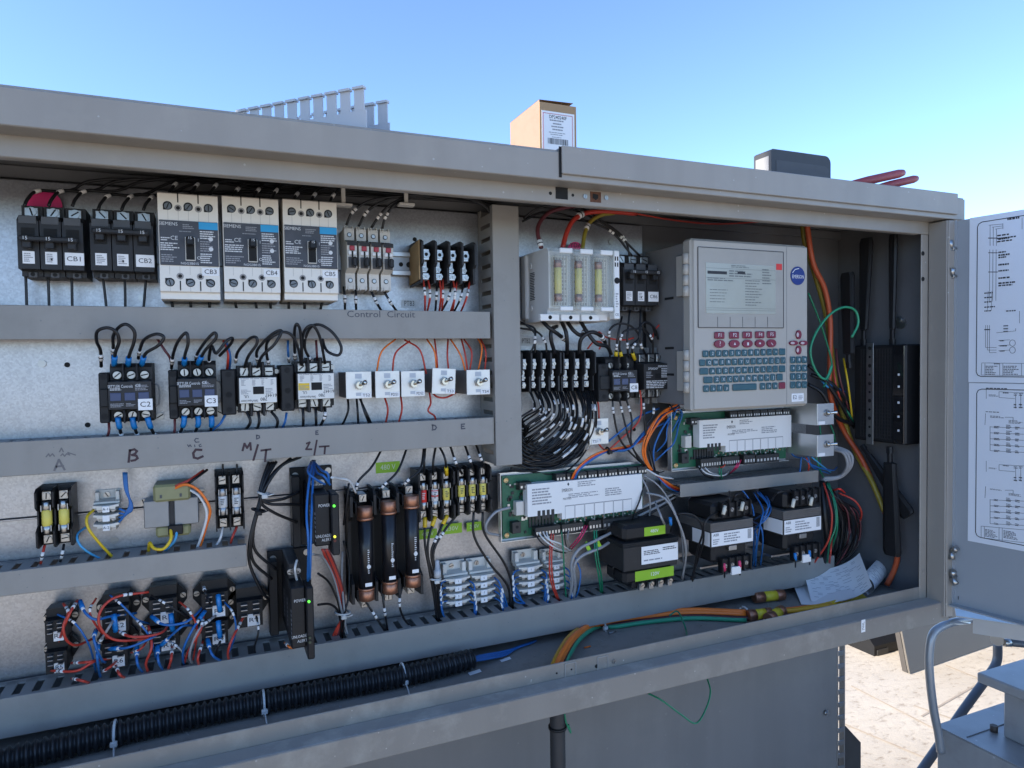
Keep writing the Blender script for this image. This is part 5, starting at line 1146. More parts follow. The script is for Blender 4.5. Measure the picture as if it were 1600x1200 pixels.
# ================================================================ the door's inside
def PD(px, py, n=0.0):
    v = ray(px, py); o_ = Vector((hx, hy, 0)) + DN * n; t = (o_ - CAM).dot(DN) / v.dot(DN); q = CAM + v * t
    return (q - Vector((hx, hy, 0))).dot(DDIR), q.z
for py in (389, 432, 860, 900):
    s_, z_ = PD(1491, py); c_ = Vector(dpt(s_, .0, z_)); tip = Vector(dpt(s_, .014, z_)); pass
    mb = MB(); mb.cyl(c_, tip, .0055, .005, n=10); ang0 = .5 + py * .3
    mb2 = MB()
    for k in range(2): d_ = Vector((0, 0, math.cos(ang0 + k * 2.1))) + DDIR * math.sin(ang0 + k * 2.1) + DN * .2; mb2.cyl(tip - DN * .003, tip - DN * .003 + d_ * .0145, .0046, .0056, n=10)
    w_ = build('wing_stud', mb, NIKEL, door)
    mb.v += []; build('wing_stud', mb2, NIKEL, door)['kind'] = 'stuff'
SHEET = mat('print_sheet', (.72, .73, .75), .55, 0, .015, 8)
def sheet(px, py0, py1, label, kind):
    s0, z1 = PD(px, py0, .0); s1, z0 = PD(px, py1, .0); s0 = (s0 + s1) / 2; S1 = .58
    mb = MB(); dbox(mb, s0, S1, -.0006, -.0001, z0, z1); sh = build('wiring_diagram', mb, SHEET, None, origin=dpt(s0, -.0003, z0)); tag(sh, label, 'diagram')
    H = z1 - z0; mb = MB(); N_ = .0002
    def ln(a, b, w_=.0006):
        d_ = Vector((b[0] - a[0], b[1] - a[1])); L_ = d_.length
        if L_ < 1e-6: return
        d_ /= L_; q = Vector((-d_.y, d_.x)) * w_ / 2
        mb.quad(dpt(a[0] - q.x, N_, a[1] - q.y), dpt(a[0] + q.x, N_, a[1] + q.y), dpt(b[0] + q.x, N_, b[1] + q.y), dpt(b[0] - q.x, N_, b[1] - q.y))
    def at(px_, py_): return PD(px_, py_, .0002)
    def wl(pts, w_=.0006):
        for a, b in zip(pts, pts[1:]): ln(at(*a), at(*b), w_)
    def ft(px0, py0_, px1, py1_, rows):
        a = at(px0, py0_); b = at(px1, py1_); r_ = random.Random(int(px0 * 7 + py0_)); dz = (a[1] - b[1]) / rows
        for i in range(rows):
            s_ = a[0]; e = a[0] + (b[0] - a[0]) * r_.uniform(.6, 1)
            while s_ < e: l = (b[0] - a[0]) * r_.uniform(.08, .25); l = min(l, e - s_); ln((s_, a[1] - dz * (i + .5)), (s_ + l * .8, a[1] - dz * (i + .5)), dz * .45); s_ += l
    m_ = .013; c0 = (s0 + m_, z1 - m_ * .8); c1 = (s0 + m_, z0 + m_ * .8); rr = .008; W_ = .0014
    ln((c0[0], c0[1] - rr), (c1[0], c1[1] + rr), W_); ln((c0[0] + rr, c0[1]), (S1 - .01, c0[1]), W_); ln((c1[0] + rr, c1[1]), (S1 - .01, c1[1]), W_)
    ln((c0[0], c0[1] - rr), (c0[0] + rr * .3, c0[1] - rr * .3), W_); ln((c0[0] + rr * .3, c0[1] - rr * .3), (c0[0] + rr, c0[1]), W_); ln((c1[0], c1[1] + rr), (c1[0] + rr * .3, c1[1] + rr * .3), W_); ln((c1[0] + rr * .3, c1[1] + rr * .3), (c1[0] + rr, c1[1]), W_)
    if kind == 1:
        ft(1574, 338, 1597, 343, 1); wl([(1597, 340), (1597, 358)])
        for i, x in enumerate((1547, 1552, 1557)):
            wl([(x, 352 + i * 3), (x, 384)]); wl([(x - .5, 390), (x - 1, 470)]); wl([(x - 2, 352 + i * 3), (1567, 350 + i * 3)]); wl([(x - 3, 372), (x + 2, 372)], .0014); wl([(x - 3, 395), (x + 2, 395)], .0012); wl([(x - 3, 425), (x + 2, 425)], .0012)
        wl([(1567, 349), (1567, 358)])
        for y in (370, 392, 396, 400, 411, 421, 432, 440, 444): ft(1560, y, 1577 + (y % 7) * 2, y + 3, 1)
        ft(1558, 366, 1590, 376, 3)
        wl([(1544, 455), (1543, 485)]); wl([(1550, 455), (1549, 485)])
        for y in (456, 463, 470, 478, 484): ft(1538, y, 1556, y + 3, 1)
        ft(1572, 484, 1592, 487, 1); wl([(1593, 486), (1593, 505)])
        for i, x in enumerate((1540, 1543, 1546)): wl([(x, 508), (x, 543 + i * 4)]); wl([(x, 543 + i * 4), (1557, 543 + i * 4)]); wl([(x - 2, 515), (x + 1, 515)], .0018)
        wl([(1557, 520), (1587, 517)]); wl([(1587, 517), (1587, 513)]); ft(1568, 507, 1576, 520, 3)
        for y in (532, 540, 548): wl([(1560, y), (1578, y - 1)]); ft(1562, y - 1, 1574, y + 2, 1)
        for cy in (536, 547):
            pts = [(1582 + 4.5 * math.cos(k * .524), cy + 5 * math.sin(k * .524)) for k in range(13)]; wl(pts, .0007)
        wl([(1534, 567), (1600, 568)]); wl([(1534, 567), (1533, 586)]); wl([(1533, 586), (1600, 587)]); wl([(1562, 568), (1562, 587)]); wl([(1567, 568), (1567, 587)]); wl([(1596, 568), (1596, 587)]); wl([(1539, 568), (1539, 587)])
        ft(1540, 571, 1559, 586, 6); ft(1568, 571, 1593, 586, 6); ft(1553, 567, 1563, 570, 1)
    else:
        for y in (606, 720):
            ft(1541, y - 1, 1580, y + 3, 1); wl([(1541, y), (1541, y + 17)]); wl([(1561, y + 6), (1561, y + 15)]); wl([(1561, y + 6), (1600, y + 8)]); ft(1567, y + 6, 1580, y + 10, 1); ft(1545, y + 10, 1560, y + 14, 2); wl([(1561, y + 15), (1586, y + 17)])
            for x in (1587, 1595): wl([(x, y + 10), (x, y + 32)]); ft(x - 3, y + 8, x + 4, y + 13, 2); ft(x - 3, y + 24, x + 3, y + 33, 2)
            ft(1540, y + 36, 1572, y + 40, 1); wl([(1540, y + 40), (1539, y + 58)]); ft(1547, y + 43, 1570, y + 48, 2); wl([(1570, y + 46), (1583, y + 46)]); wl([(1583, y + 46), (1583, y + 53)]); ft(1576, y + 50, 1598, y + 57, 3)
            wl([(1547, y + 60), (1547, y + 98)])
            for k in range(5): wl([(1547, y + 61 + k * 9.3), (1600, y + 63 + k * 9.5)]); ft(1553, y + 59 + k * 9.3, 1563, y + 64 + k * 9.3, 2); ft(1572, y + 57 + k * 9.3, 1581, y + 65 + k * 9.3, 3); ft(1586, y + 60 + k * 9.3, 1594, y + 66 + k * 9.3, 2)
        wl([(1533, 822), (1600, 828)]); wl([(1533, 822), (1533, 840)]); wl([(1533, 840), (1600, 848)]); wl([(1561, 824), (1561, 844)]); wl([(1566, 825), (1566, 845)]); ft(1539, 826, 1559, 842, 6); ft(1568, 828, 1592, 845, 6); wl([(1538, 823), (1538, 841)])
    build('diagram_lines', mb, INK, sh, origin=dpt(s0 + .1, N_, (z0 + z1) / 2))['kind'] = 'stuff'
sheet(1514, 341, 597, 'upper white wiring diagram sheet on the open door', 1)
sheet(1513, 598.5, 845, 'lower white wiring diagram sheet on the open door', 2)
s_, z_ = PD(1497, 934); mb = MB(); dbox(mb, s_, s_ + .0012, .0002, .0006, z_ - .003, z_ + .003); build('door_scratch', mb, INK, door)
# small printed sticker on the lip
a = P(1346, 969, .2315); b = P(1352, 987, .2315); o = build('lip_sticker', MB().box(a.x, b.x, -.2316, -.2311, b.z, a.z, 0), WHITE); tag(o, 'small white 7WL sticker on the bottom lip', 'sticker')
build('lettering', text(MB(), '7WL', (a.x + b.x) / 2, (a.z + b.z) / 2, -.2318, .0075, math.pi / 2), INK, o)
# ================================================================ below and beyond the cabinet
# perforated strut behind the unit's edge
a = P(1306, 1010, -.06); b = P(1318, 1010, -.06); zlow = P(1312, 1205, -.06).z - .25
o = thing('perforated_strut', 'perforated steel upright beside the unit wall', 'strut', ((a.x + b.x) / 2, .06, 0))
for x_ in (a.x, b.x - .003): build('strut_edge', MB().box(x_, x_ + .003, .055, .07, 0.02, .99, .0005), STEEL, o)
sp = P(1312, 1026, -.06).z - P(1312, 1046, -.06).z; z_ = P(1312, 1016, -.06).z
for k in range(28): build('strut_rung', MB().box(a.x + .0031, b.x - .0031, .055, .0575, z_ - k * sp - sp * .35, z_ - k * sp, .0004), STEEL, o)
p = P(1330, 1170, -.1); o = thing('unit_foot', 'dark folded metal foot at the base of the strut', 'bracket', (p.x, .1, 0)); DKM = mat('dark_metal', (.07, .068, .066), .5, .4, .2, 30)
build('foot_plate', MB().prism([(P(1321, 1134, -.1).x, P(1321, 1134, -.1).z), (P(1345, 1160, -.1).x, P(1345, 1160, -.1).z), (P(1345, 1240, -.1).x, P(1345, 1240, -.1).z), (P(1316, 1200, -.1).x, P(1316, 1200, -.1).z)], .1, .104), DKM, o)
build('foot_block', MB().box(P(1302, 1180, -.1).x, P(1322, 1180, -.1).x, .106, .16, P(1302, 1260, -.1).z, P(1310, 1182, -.1).z, .003), BLACK, o)
# black rubber block on the roof
p = PZ(1392, 1019, 0); v_ = PZ(1350, 1003, 0); o = thing('rubber_block', 'black rubber support block lying on the tan roof', 'block', (p.x, p.y, 0))
xa, xb = PZ(1335, 1012, 0).x, PZ(1421, 1014, 0).x - .02
build('block_body', MB().prismx([(p.y, 0), (p.y, .05), (p.y + .05, .1), (p.y + .22, .1), (p.y + .28, .05), (p.y + .28, 0)], xa, xb), BLACK, o)
build('block_notch', MB().box(xb - .2, xb - .12, p.y - .005, p.y - .0005, .0, .03, .003), DKM, o)
# leaning sheet-metal panel
a = PZ(1422, 1054, 0); b = PZ(1548, 1010, 0); dr = (b - a).normalized(); o = thing('metal_panel', 'taupe sheet-metal panel standing on the roof under the door', 'panel', (a.x, a.y, 0))
TAUPE = mat('taupe_paint', (.135, .12, .1), .5, 0, .06, 6, dirt=((.17, .15, .12), 8, .4)); nn = Vector((-dr.y, dr.x, 0))
build('sheet', obox(a + Vector((0, 0, .004)), dr * 2.2, nn * .01, Vector((0, 0, .55)) + nn * .12), TAUPE, o); build('folded_edge', obox(a + nn * .012 + Vector((0, 0, .004)) - dr * .002, nn * .025, dr * .004, Vector((0, 0, .55)) + nn * .12), mat('taupe_edge', (.07, .062, .055), .5), o)
# conduit and channel under the door
GALVD = mat('dull_galvanised', (.34, .36, .38), .42, .55, .1, 20)
def yp(px, py, y): return P(px, py, -y)
o = thing('bent_conduit', 'bent grey conduit pipe curving down beneath the door', 'conduit', tuple(yp(1463, 1140, -.05)))
build('pipe', MB().tube(spline([yp(1530, 966, -.1), yp(1500, 970, -.1), yp(1478, 976, -.1), yp(1458, 990, -.1), yp(1452, 1020, -.1), yp(1453, 1060, -.1), yp(1459, 1110, -.1), yp(1466, 1145, -.1), yp(1470, 1175, -.1)], 6), .0085, 12), GALVD, o)
o = thing('straight_conduit', 'dark pipe running down behind the grey boxes', 'conduit', tuple(yp(1555, 1050, .1)))
build('pipe', MB().tube(spline([yp(1559, 1005, .1), yp(1557, 1035, .1), yp(1540, 1062, .1), yp(1505, 1110, .1), yp(1465, 1168, .1), yp(1425, 1225, .1)], 6), .0115, 12), mat('dark_conduit', (.12, .13, .145), .45, .4), o)
o = thing('channel_bracket', 'galvanised channel with conduit fitting under the door', 'channel', tuple(yp(1540, 985, -.1)))
q0 = yp(1493, 963, -.1); q1 = yp(1600, 985, -.1); dirx = Vector((.6, -.8, 0)).normalized()
a = yp(1494, 964, -.12); build('channel', obox(a, dirx * .35, Vector((.8, .6, 0)) * .05, Vector((0, 0, .0025))), GALVD, o); build('channel_side', obox(a + dirx * .03 + Vector((0, 0, -.03)), dirx * .32, Vector((.8, .6, 0)) * .0025, Vector((0, 0, .0298))), GALVD, o)
build('torn_tape', MB().add([tuple(yp(1484, 973, -.125)), tuple(yp(1497, 970, -.13)), tuple(yp(1517, 972, -.13)), tuple(yp(1516, 975, -.132)), tuple(yp(1499, 976, -.128)), tuple(yp(1488, 974.5, -.125))], [(0, 1, 2, 3, 4, 5)]), ALU, o)
p = yp(1558, 1000, -.14); build('fitting_ring', MB().cyl(p, p + Vector((.012, .006, 0)), .013, n=16), NIKEL, o); p = yp(1568, 1004, -.15); build('fitting_nut', MB().cyl(p, p + Vector((.012, -.006, 0)), .0095, n=6), NIKEL, o); build('fitting_stub', MB().cyl(p + Vector((.0125, -.0062, 0)), p + Vector((.09, -.03, -.012)), .008, n=12), mat('dark_conduit', (.12, .13, .145), .45, .4), o)
# grey boxes stepped at the lower right
GBX = mat('box_paint', (.35, .35, .35), .42, .2, .1, 12, dirt=((.22, .215, .21), 10, .6), specks=((.5, .5, .5), 50))
z_ = .66; a = PZ(1464, 1133, z_); o = thing('equipment_box', 'grey steel equipment box, the lower of two steps at the right', 'box', (a.x + .3, a.y - .4, 0))
build('box_shell', MB().box(a.x, a.x + .8, a.y - .9, a.y, .02, z_ - .002, .003), GBX, o); build('box_lid', MB().box(a.x - .002, a.x + .8, a.y - .9, a.y + .002, z_ - .0015, z_, .0005), GBX, o)
q = PZ(1553, 1143, z_); build('lid_bolt', MB().cyl((q.x, q.y, z_), (q.x, q.y, z_ + .014), .008, n=6), mat('rusty_bolt', (.08, .06, .05), .6, .4), o)
p = PZ(1480, 1134, z_); build('lid_seam', MB().box(a.x + .01, a.x + .3, a.y - .062, a.y - .06, z_ + .0001, z_ + .0012, 0), DKM, o)
z2 = .80; a2 = PZ(1526, 1050, z2); o = thing('equipment_hood', 'grey capped box, the upper of two steps at the right', 'box', (a2.x + .2, a2.y - .2, z_))
build('hood_cap', MB().box(a2.x, a2.x + .6, a2.y - .5, a2.y, z2 - .022, z2, .003), GBX, o); build('hood_body', MB().box(a2.x + .045, a2.x + .56, a2.y - .47, a2.y - .03, z_ + .0005, z2 - .0222, .002), GBX, o); build('hood_stain', MB().box(a2.x + .06, a2.x + .075, a2.y - .12, a2.y - .11, z2 + .0001, z2 + .0005, 0), RUST, o)
# hose below the lip
p = P(871, 1130, .1); o = thing('flexible_hose', 'black flexible hose dropping from the cabinet bottom', 'hose', (p.x, -.1, p.z - .4)); pr_ = []
for k in range(60): pr_ += [(.03 + k * .006, .0128), (.033 + k * .006, .0122)]
build('hose', MB().lathe((p.x, -.1, .99), (p.x, -.1, .4), pr_, 18), mat('hose_black', (.03, .03, .032), .5), o); build('hose_collar', MB().lathe((p.x, -.1, .999), (p.x, -.1, .9), [(0, .015), (.03, .015), (.0301, .0138), (.034, .0138)], 18), BLACK, o); build('hose_clamp', MB().lathe((p.x, -.1, P(871, 1134, .1).z), (p.x, -.1, .9), [(0, .0152), (.004, .0152)], 18), BLACK, o)
# ================================================================ wiring
def W(m_, r, pts, label, d=(.045, .05, .03), group='wires inside the cabinet', **k):
    n = len(pts); out = []
    for i, p in enumerate(pts):
        if isinstance(p, Vector) or len(p) == 3: out.append(p); continue
        t = i / (n - 1); dd = d[0] * (1 - t) * (1 - 2 * t) + d[1] * 4 * t * (1 - t) + d[2] * t * (2 * t - 1)
        out.append((p[0], p[1], dd))
    return wire(label, m_, r, out, group=group, **k)
OR3 = ('left', 'middle', 'right')
# --- top row, down into the Control Circuit duct
for nm, xs, y0 in (('CB1', ((40, 42), (75, 77), (112, 113)), 428), ('CB2', ((160, 167), (195, 196), (229, 224)), 430)):
    for i, (a, b) in enumerate(xs): W(WIREB, .0017, [(a, y0, .03), ((a + b) / 2, 455, .03), (b, 488, .03)], 'black wire below the %s pole of breaker %s' % (OR3[i], nm))
for nm, xs in (('CB3', ((266, 272), (297, 299), (327, 328))), ('CB4', ((364, 372), (398, 402), (421, 424))), ('CB5', ((452, 451), (476, 476), (507, 499)))):
    for i, (a, b) in enumerate(xs): W(WIREB, .002, [(a, 462, .03), ((a + b) / 2, 475, .034), (b, 490, .03)], 'short black wire below the %s pole of breaker %s' % (OR3[i], nm))
for i, (q, pts) in enumerate(zip(('leftmost', 'second', 'third', 'rightmost'), ([(537, 448), (539, 468), (539, 490)], [(556, 450), (556, 470), (557, 490)], [(578, 450), (587, 470), (599, 491)], [(598, 452), (610, 472), (624, 492)]))):
    W(WIREB, .0019, pts, 'black marked wire below the %s slim breaker' % q, marks=(.45,), d=(.035, .04, .03))
for i, (q, pts) in enumerate(zip(('leftmost', 'second', 'third', 'rightmost'), ([(541, 352), (552, 330), (580, 313), (630, 306), (700, 303), (752, 316), (772, 345)], [(560, 354), (574, 330), (600, 314), (640, 305), (705, 304), (756, 318), (774, 347)], [(580, 356), (596, 333), (616, 316), (648, 306), (710, 305), (760, 322), (776, 350)], [(597, 358), (603, 338), (620, 318), (655, 307), (716, 306), (763, 326), (778, 352)]))):
    W(WIREB, .002, pts, 'black wire arching from the %s slim breaker along the ceiling' % q, marks=(.09,), d=(.035, .045, .045))
for nm, xs, y in (('CB1', (38, 76, 113), 318), ('CB2', (153, 190, 224), 324), ('CB3', (262, 297, 327), 303), ('CB4', (362, 395, 424), 308), ('CB5', (457, 485, 515), 313)):
    for i, x in enumerate(xs): W(WIREB, .0021, [(x, y + 4, .05), (x + 6, y - 8, .045), (x + 22, y - 20, .03), (x + 70, y - 20 + (x > 300) * 4, .02), (min(x + 190, 690), 300 if x > 200 else 280, .012), (760, 318, .012 + i * .003), (778, 348, .02)], 'black wire from the top %s pole of breaker %s to the ceiling bundle' % (OR3[i], nm), marks=(.045,), ml=.008, k=5)
# --- PTB3
for i, (c, r, pts, q) in enumerate(((REDW, .0016, [(661, 436), (664, 460), (664, 490)], 'red wire, first from left below distribution block PTB3'), (REDW, .0016, [(669, 436), (672, 462), (667, 490)], 'red marked wire, second from left below distribution block PTB3'), (WIREB, .0017, [(683, 436), (682, 462), (680, 490)], 'black wire, third from left below distribution block PTB3'), (REDW, .0016, [(687, 436), (689, 462), (686, 490)], 'red wire, fourth from left below distribution block PTB3'),
     (REDW, .0016, [(692, 436), (692, 465), (690, 490)], 'red wire, fifth from left below distribution block PTB3'), (WIREB, .0017, [(706, 438), (701, 465), (688, 490)], 'black wire, sixth from left below distribution block PTB3'), (REDW, .0016, [(708, 438), (711, 462), (703, 490)], 'red wire, seventh from left below distribution block PTB3'), (REDW, .0016, [(714, 440), (710, 468), (707, 490)], 'red wire, eighth from left below distribution block PTB3'), (WIREB, .0017, [(724, 440), (720, 465), (708, 490)], 'black wire, ninth from left below distribution block PTB3'), (REDW, .0016, [(734, 440), (729, 465), (719, 490)], 'red wire, last on the right below distribution block PTB3'))):
    W(c, r, pts, q, d=(.045, .06, .03), marks=(.35 + .05 * (i % 3),) if i != 3 else (), ml=.013)
# --- contactor jumpers
J = 'black jumper loops above the contactors'
for q, pts in (('left loop above contactor C2', [(158, 573), (157, 548), (151, 533), (152, 518), (167, 512), (181, 518), (186, 533), (180, 552), (178, 570)]), ('tall middle loop above contactor C2', [(176, 560), (177, 542), (177, 525), (186, 511), (198, 507), (210, 518), (209, 535), (202, 555), (200, 571)]), ('right loop above contactor C2', [(216, 560), (219, 545), (226, 530), (244, 522), (256, 527), (247, 540), (228, 552), (221, 570)]),
               ('left loop above contactor C3', [(268, 575), (271, 552), (279, 532), (291, 520), (294, 536), (289, 555), (288, 570)]), ('middle loop above contactor C3', [(306, 562), (309, 551), (322, 532), (335, 520), (337, 529), (320, 548), (309, 569)]), ('crooked right loop above contactor C3', [(327, 570), (327, 556), (331, 541), (338, 552), (353, 534), (363, 528), (360, 538), (343, 556)]),
               ('left loop above the M/T contactor', [(368, 566), (372, 549), (389, 530), (400, 527), (401, 538), (388, 557), (382, 574)]), ('middle loop above the M/T contactor', [(403, 566), (402, 547), (424, 523), (440, 517), (429, 538), (410, 556), (402, 574)]), ('loop joining the M/T and L/T contactors', [(420, 573), (416, 545), (421, 530), (441, 519), (457, 525), (466, 545), (471, 570)]),
               ('narrow loop above the L/T contactor', [(461, 562), (460, 530), (461, 511), (465, 507), (470, 523), (472, 571)]), ('rounded loop above the L/T contactor', [(472, 568), (472, 534), (477, 515), (489, 509), (500, 528), (508, 568)]), ('widest loop right of the L/T contactor', [(490, 570), (476, 543), (483, 515), (498, 507), (519, 519), (533, 541), (529, 555), (513, 550), (506, 538), (503, 525)])):
    lg = LUGB if ('C2' in q or 'C3' in q) and 'crooked' not in q else None
    W(WIREB, .0021, pts, 'black wire, ' + q, d=(.035, .085, .055), group=J, name='jumper_wire', cat='jumper wire', lug2=lg, marks=(.12,) if lg else (.06,))
for nm, xs, y in (('C2', ((184, 192, 186), (207, 219, 209), (230, 247, 234)), 652), ('C3', ((288, 276, 287), (309, 299, 310), (330, 326, 331)), 650)):
    for i, (a, b, m_) in enumerate(xs): W(WIREB, .0021, [(a, y, .058), (m_, y + 12, .055), ((m_ + b) / 2, y + 26, .045), (b, y + 37, .035)], 'black wire with blue lug below the %s terminal of contactor %s' % (OR3[i], nm), lug=LUGB, marks=(.75,))
for q, m_, pts in (('red wire below the auxiliary block of contactor C2', PURPLE, [(170, 658), (170, 675), (163, 692)]), ('red wire below the auxiliary block of contactor C3', PURPLE, [(273, 650), (273, 672), (269, 688)]), ('thin red wire joining contactors C2 and C3', PURPLE, [(246, 530), (258, 548), (266, 560), (268, 576)]), ('blue wire right of contactor C3 rising to the duct', BLUE, [(353, 532), (358, 548), (360, 562), (358, 578)]), ('red wire right of contactor C3 rising to the duct', REDW, [(349, 532), (356, 550), (356, 565), (355, 578)]),
                   ('blue wire slanting below contactor C3', BLUE, [(352, 648), (344, 662), (333, 672), (327, 686)]), ('blue wire beside the M/T contactor, below', BLUE, [(448, 645), (445, 660), (437, 676)]), ('blue wire between the M/T and L/T contactors, above', BLUE, [(450, 532), (450, 548), (452, 566)]), ('red wire behind the L/T jumper loops', PURPLE, [(494, 532), (495, 550), (496, 566)])):
    W(m_, .0017, pts, q, marks=(.8,) if 'blue wire b' in q or 'slant' in q else ())
for nm, pp in (('M/T', (((384, 640), (391, 660), (376, 680)), ((403, 640), (405, 660), (398, 678)), ((424, 643), (434, 658), (428, 678)))), ('L/T', (((473, 635), (474, 655), (473, 675)), ((493, 635), (494, 655), (494, 674)), ((508, 636), (507, 652), (496, 674))))):
    for i, pts in enumerate(pp): W(WIREB, .0021, list(pts), 'black wire below the %s terminal of the %s contactor' % (OR3[i], nm), d=(.045, .05, .03), marks=(.3,) if nm == 'L/T' and i == 2 else ())
# --- toggle switch wires
ORD = ('first', 'second', 'third', 'fourth', 'fifth', 'sixth', 'seventh', 'eighth', 'ninth', 'tenth', 'eleventh')
for i, pts in enumerate(([(618, 530), (596, 550), (588, 584)], [(640, 533), (618, 552), (613, 584)], [(632, 531), (656, 547), (666, 584)], [(667, 530), (679, 550), (682, 580)], [(679, 530), (682, 555), (684, 580)], [(700, 530), (699, 555), (701, 580)], [(704, 530), (720, 556), (728, 584)], [(721, 530), (727, 555), (731, 584)], [(725, 530), (737, 551), (733, 584)], [(746, 528), (753, 545), (747, 580)], [(750, 528), (759, 550), (757, 584)])):
    W(REDW if i % 3 else ORANGE, .0014, pts, '%s from left of the thin red wires above the toggle switches' % ORD[i], d=(.03, .05, .045), group='red switch wires')
for i, pts in enumerate(([(543, 618), (544, 642), (535, 664)], [(557, 618), (559, 645), (560, 667)], [(562, 618), (570, 645), (579, 666)], [(560, 618), (574, 648), (582, 666)])): W(WIREB, .0017, pts, '%s from left of the black wires below switch TS2' % ORD[i], d=(.03, .04, .03))
for q, pts in (('below switch PDS1', [(600, 618), (606, 640), (602, 664)]), ('below switch PDS2', [(626, 618), (628, 640), (622, 663)]), ('kinked below switch TS3', [(671, 613), (673, 630), (669, 642), (679, 650), (681, 660)]), ('looping under switch TS3', [(674, 612), (683, 620), (697, 621), (712, 614)])): W(REDW, .0015, pts, 'thin red wire ' + q, d=(.03, .04, .03), group='red switch wires')
# --- into and out of the fuse blocks
for q, pts in (('left large fuse', [(600, 695), (582, 728), (560, 752), (556, 772)]), ('middle large fuse', [(638, 694), (622, 735), (600, 758), (594, 768)]), ('right large fuse', [(663, 693), (657, 732), (638, 750), (628, 762)])): W(WIREB, .0019, pts, 'black wire into the top of the ' + q, d=(.03, .05, .045), marks=(.85,))
for i, (pts, lg) in enumerate((([(665, 692), (663, 720), (663, 742)], None), ([(682, 692), (677, 720), (677, 742)], None), ([(684, 693), (695, 716), (698, 742)], YELLOW), ([(702, 692), (712, 722), (722, 740)], None), ([(725, 692), (735, 720), (741, 737)], None), ([(742, 690), (751, 715), (759, 734)], None))): W(WIREB, .0019, pts, '%s from left of the black wires above the six-fuse row' % ORD[i], d=(.03, .05, .036), lug2=lg, marks=(.5,) if i > 2 else ())
for i, (pts, lg) in enumerate((([(664, 808), (664, 850), (671, 890), (678, 930), (683, 972)], YELLOW), ([(680, 807), (670, 840), (669, 870), (678, 905), (686, 974)], YELLOW), ([(699, 805), (683, 838), (674, 866), (683, 910), (689, 976)], YELLOW), ([(716, 802), (694, 830), (677, 866), (687, 915), (692, 977)], None))): W(WIREB, .002, pts, '%s from left of the black wires below the red-and-yellow fuse block' % ORD[i], d=(.036, .045, .03), lug=lg, marks=(.22,) if i > 1 else ())
for q, pts in (('left', [(740, 800), (741, 838), (765, 880), (793, 915), (797, 950)]), ('right', [(754, 799), (757, 833), (788, 880), (800, 915), (801, 952)])): W(WIREB, .0021, pts, '%s one of two black wires sweeping down from the yellow fuse block' % q, d=(.036, .04, .03))
for q, pts, t in (('left', [(563, 926), (580, 953), (600, 982), (614, 994)], .4), ('middle', [(597, 922), (601, 955), (607, 992)], .4), ('right', [(629, 916), (624, 942), (632, 968), (652, 988)], .25)): W(WIREB, .0017, pts, 'black tagged wire below the %s large fuse' % q, d=(.045, .05, .03), marks=(t,), ml=.013)
# --- modules
for i, pts in enumerate(([(490, 720, .03), (484, 745, .1), (479, 800, .13), (482, 850, .14), (481, 908, .12)], [(492, 720, .03), (489, 750, .1), (486, 830, .14), (485, 880, .14), (484, 905, .12)], [(488, 720, .03), (495, 738, .08), (506, 744, .1), (516, 758, .095)], [(491, 722, .03), (503, 735, .09), (512, 740, .1), (514, 755, .095)], [(486, 722, .03), (481, 737, .09), (492, 748, .1), (508, 757, .095)])):
    W(BLUE, .0017, pts, ('%s from left of two long blue wires over the upper control module' % ORD[i]) if i < 2 else ('%s of the short blue wires on top of the upper control module' % ORD[i - 2]), group='blue module wires')
for i, pts in enumerate(([(425, 722), (415, 745), (409, 770), (403, 792), (391, 840), (390, 880), (408, 922), (418, 935)], [(432, 721), (417, 747), (411, 770), (405, 792), (393, 842), (396, 878), (425, 905)], [(455, 716), (428, 738), (413, 768), (406, 790), (396, 830), (400, 862), (432, 890)], [(470, 714), (440, 728), (416, 760), (408, 785), (430, 802), (464, 816)], [(420, 722), (411, 748), (406, 775), (420, 787), (450, 788), (472, 789)], [(428, 722), (414, 752), (408, 780), (440, 780), (468, 768)])): W(WIREB, .0022, pts, '%s of the black wires bundled left of the control modules' % ORD[i], d=(.03, .05, .04), group='black bundle left of the modules')
for i in range(6): W((REDW, REDW, PURPLE)[i % 3], .0014, [(503 + i * 2, 858, .06), (514 + i * 2.2, 885, .05), (526 + i * 1.8, 915, .045), (533 + i * 1.2, 945, .04), (533 + i, 965, .04), (526 + i * 1.5 - (i % 2) * 6, 990, .035), (515 + i * 3, 1006, .03)], '%s from left of the red wires in the bundle under the upper control module' % ORD[i], group='red bundle under the upper module')
for i, (m_, pts) in enumerate(((WIREG, [(488, 866, .12), (505, 872, .08), (522, 905, .05), (534, 955, .045), (545, 1000, .03)]), (WIREB, [(497, 896, .08), (514, 910, .05), (528, 940, .045), (533, 975, .04), (530, 1004, .03)]), (WIREB, [(497, 945, .08), (515, 944, .06), (528, 955, .045), (534, 985, .03)]), (WIREG, [(535, 862, .03), (534, 905, .04), (538, 955, .045), (541, 995, .03)]), (WIREB, [(537, 845, .03), (545, 880, .03), (545, 930, .04), (538, 960, .045), (535, 1000, .03)]), (WIREB, [(545, 755, .05), (541, 790, .05), (537, 820, .04)]), (WIREW, [(518, 746, .1), (532, 748, .08), (546, 752, .07), (556, 770, .05)]))): W(m_, .0017, pts, '%s of the grey and black wires beside the red bundle' % ORD[i], group='grey and black wires by the modules')
W(WIREW, .0016, [(464, 875, .1), (461, 888, .11), (463, 903, .1), (466, 912, .095)], 'white wire on top of the lower control module')
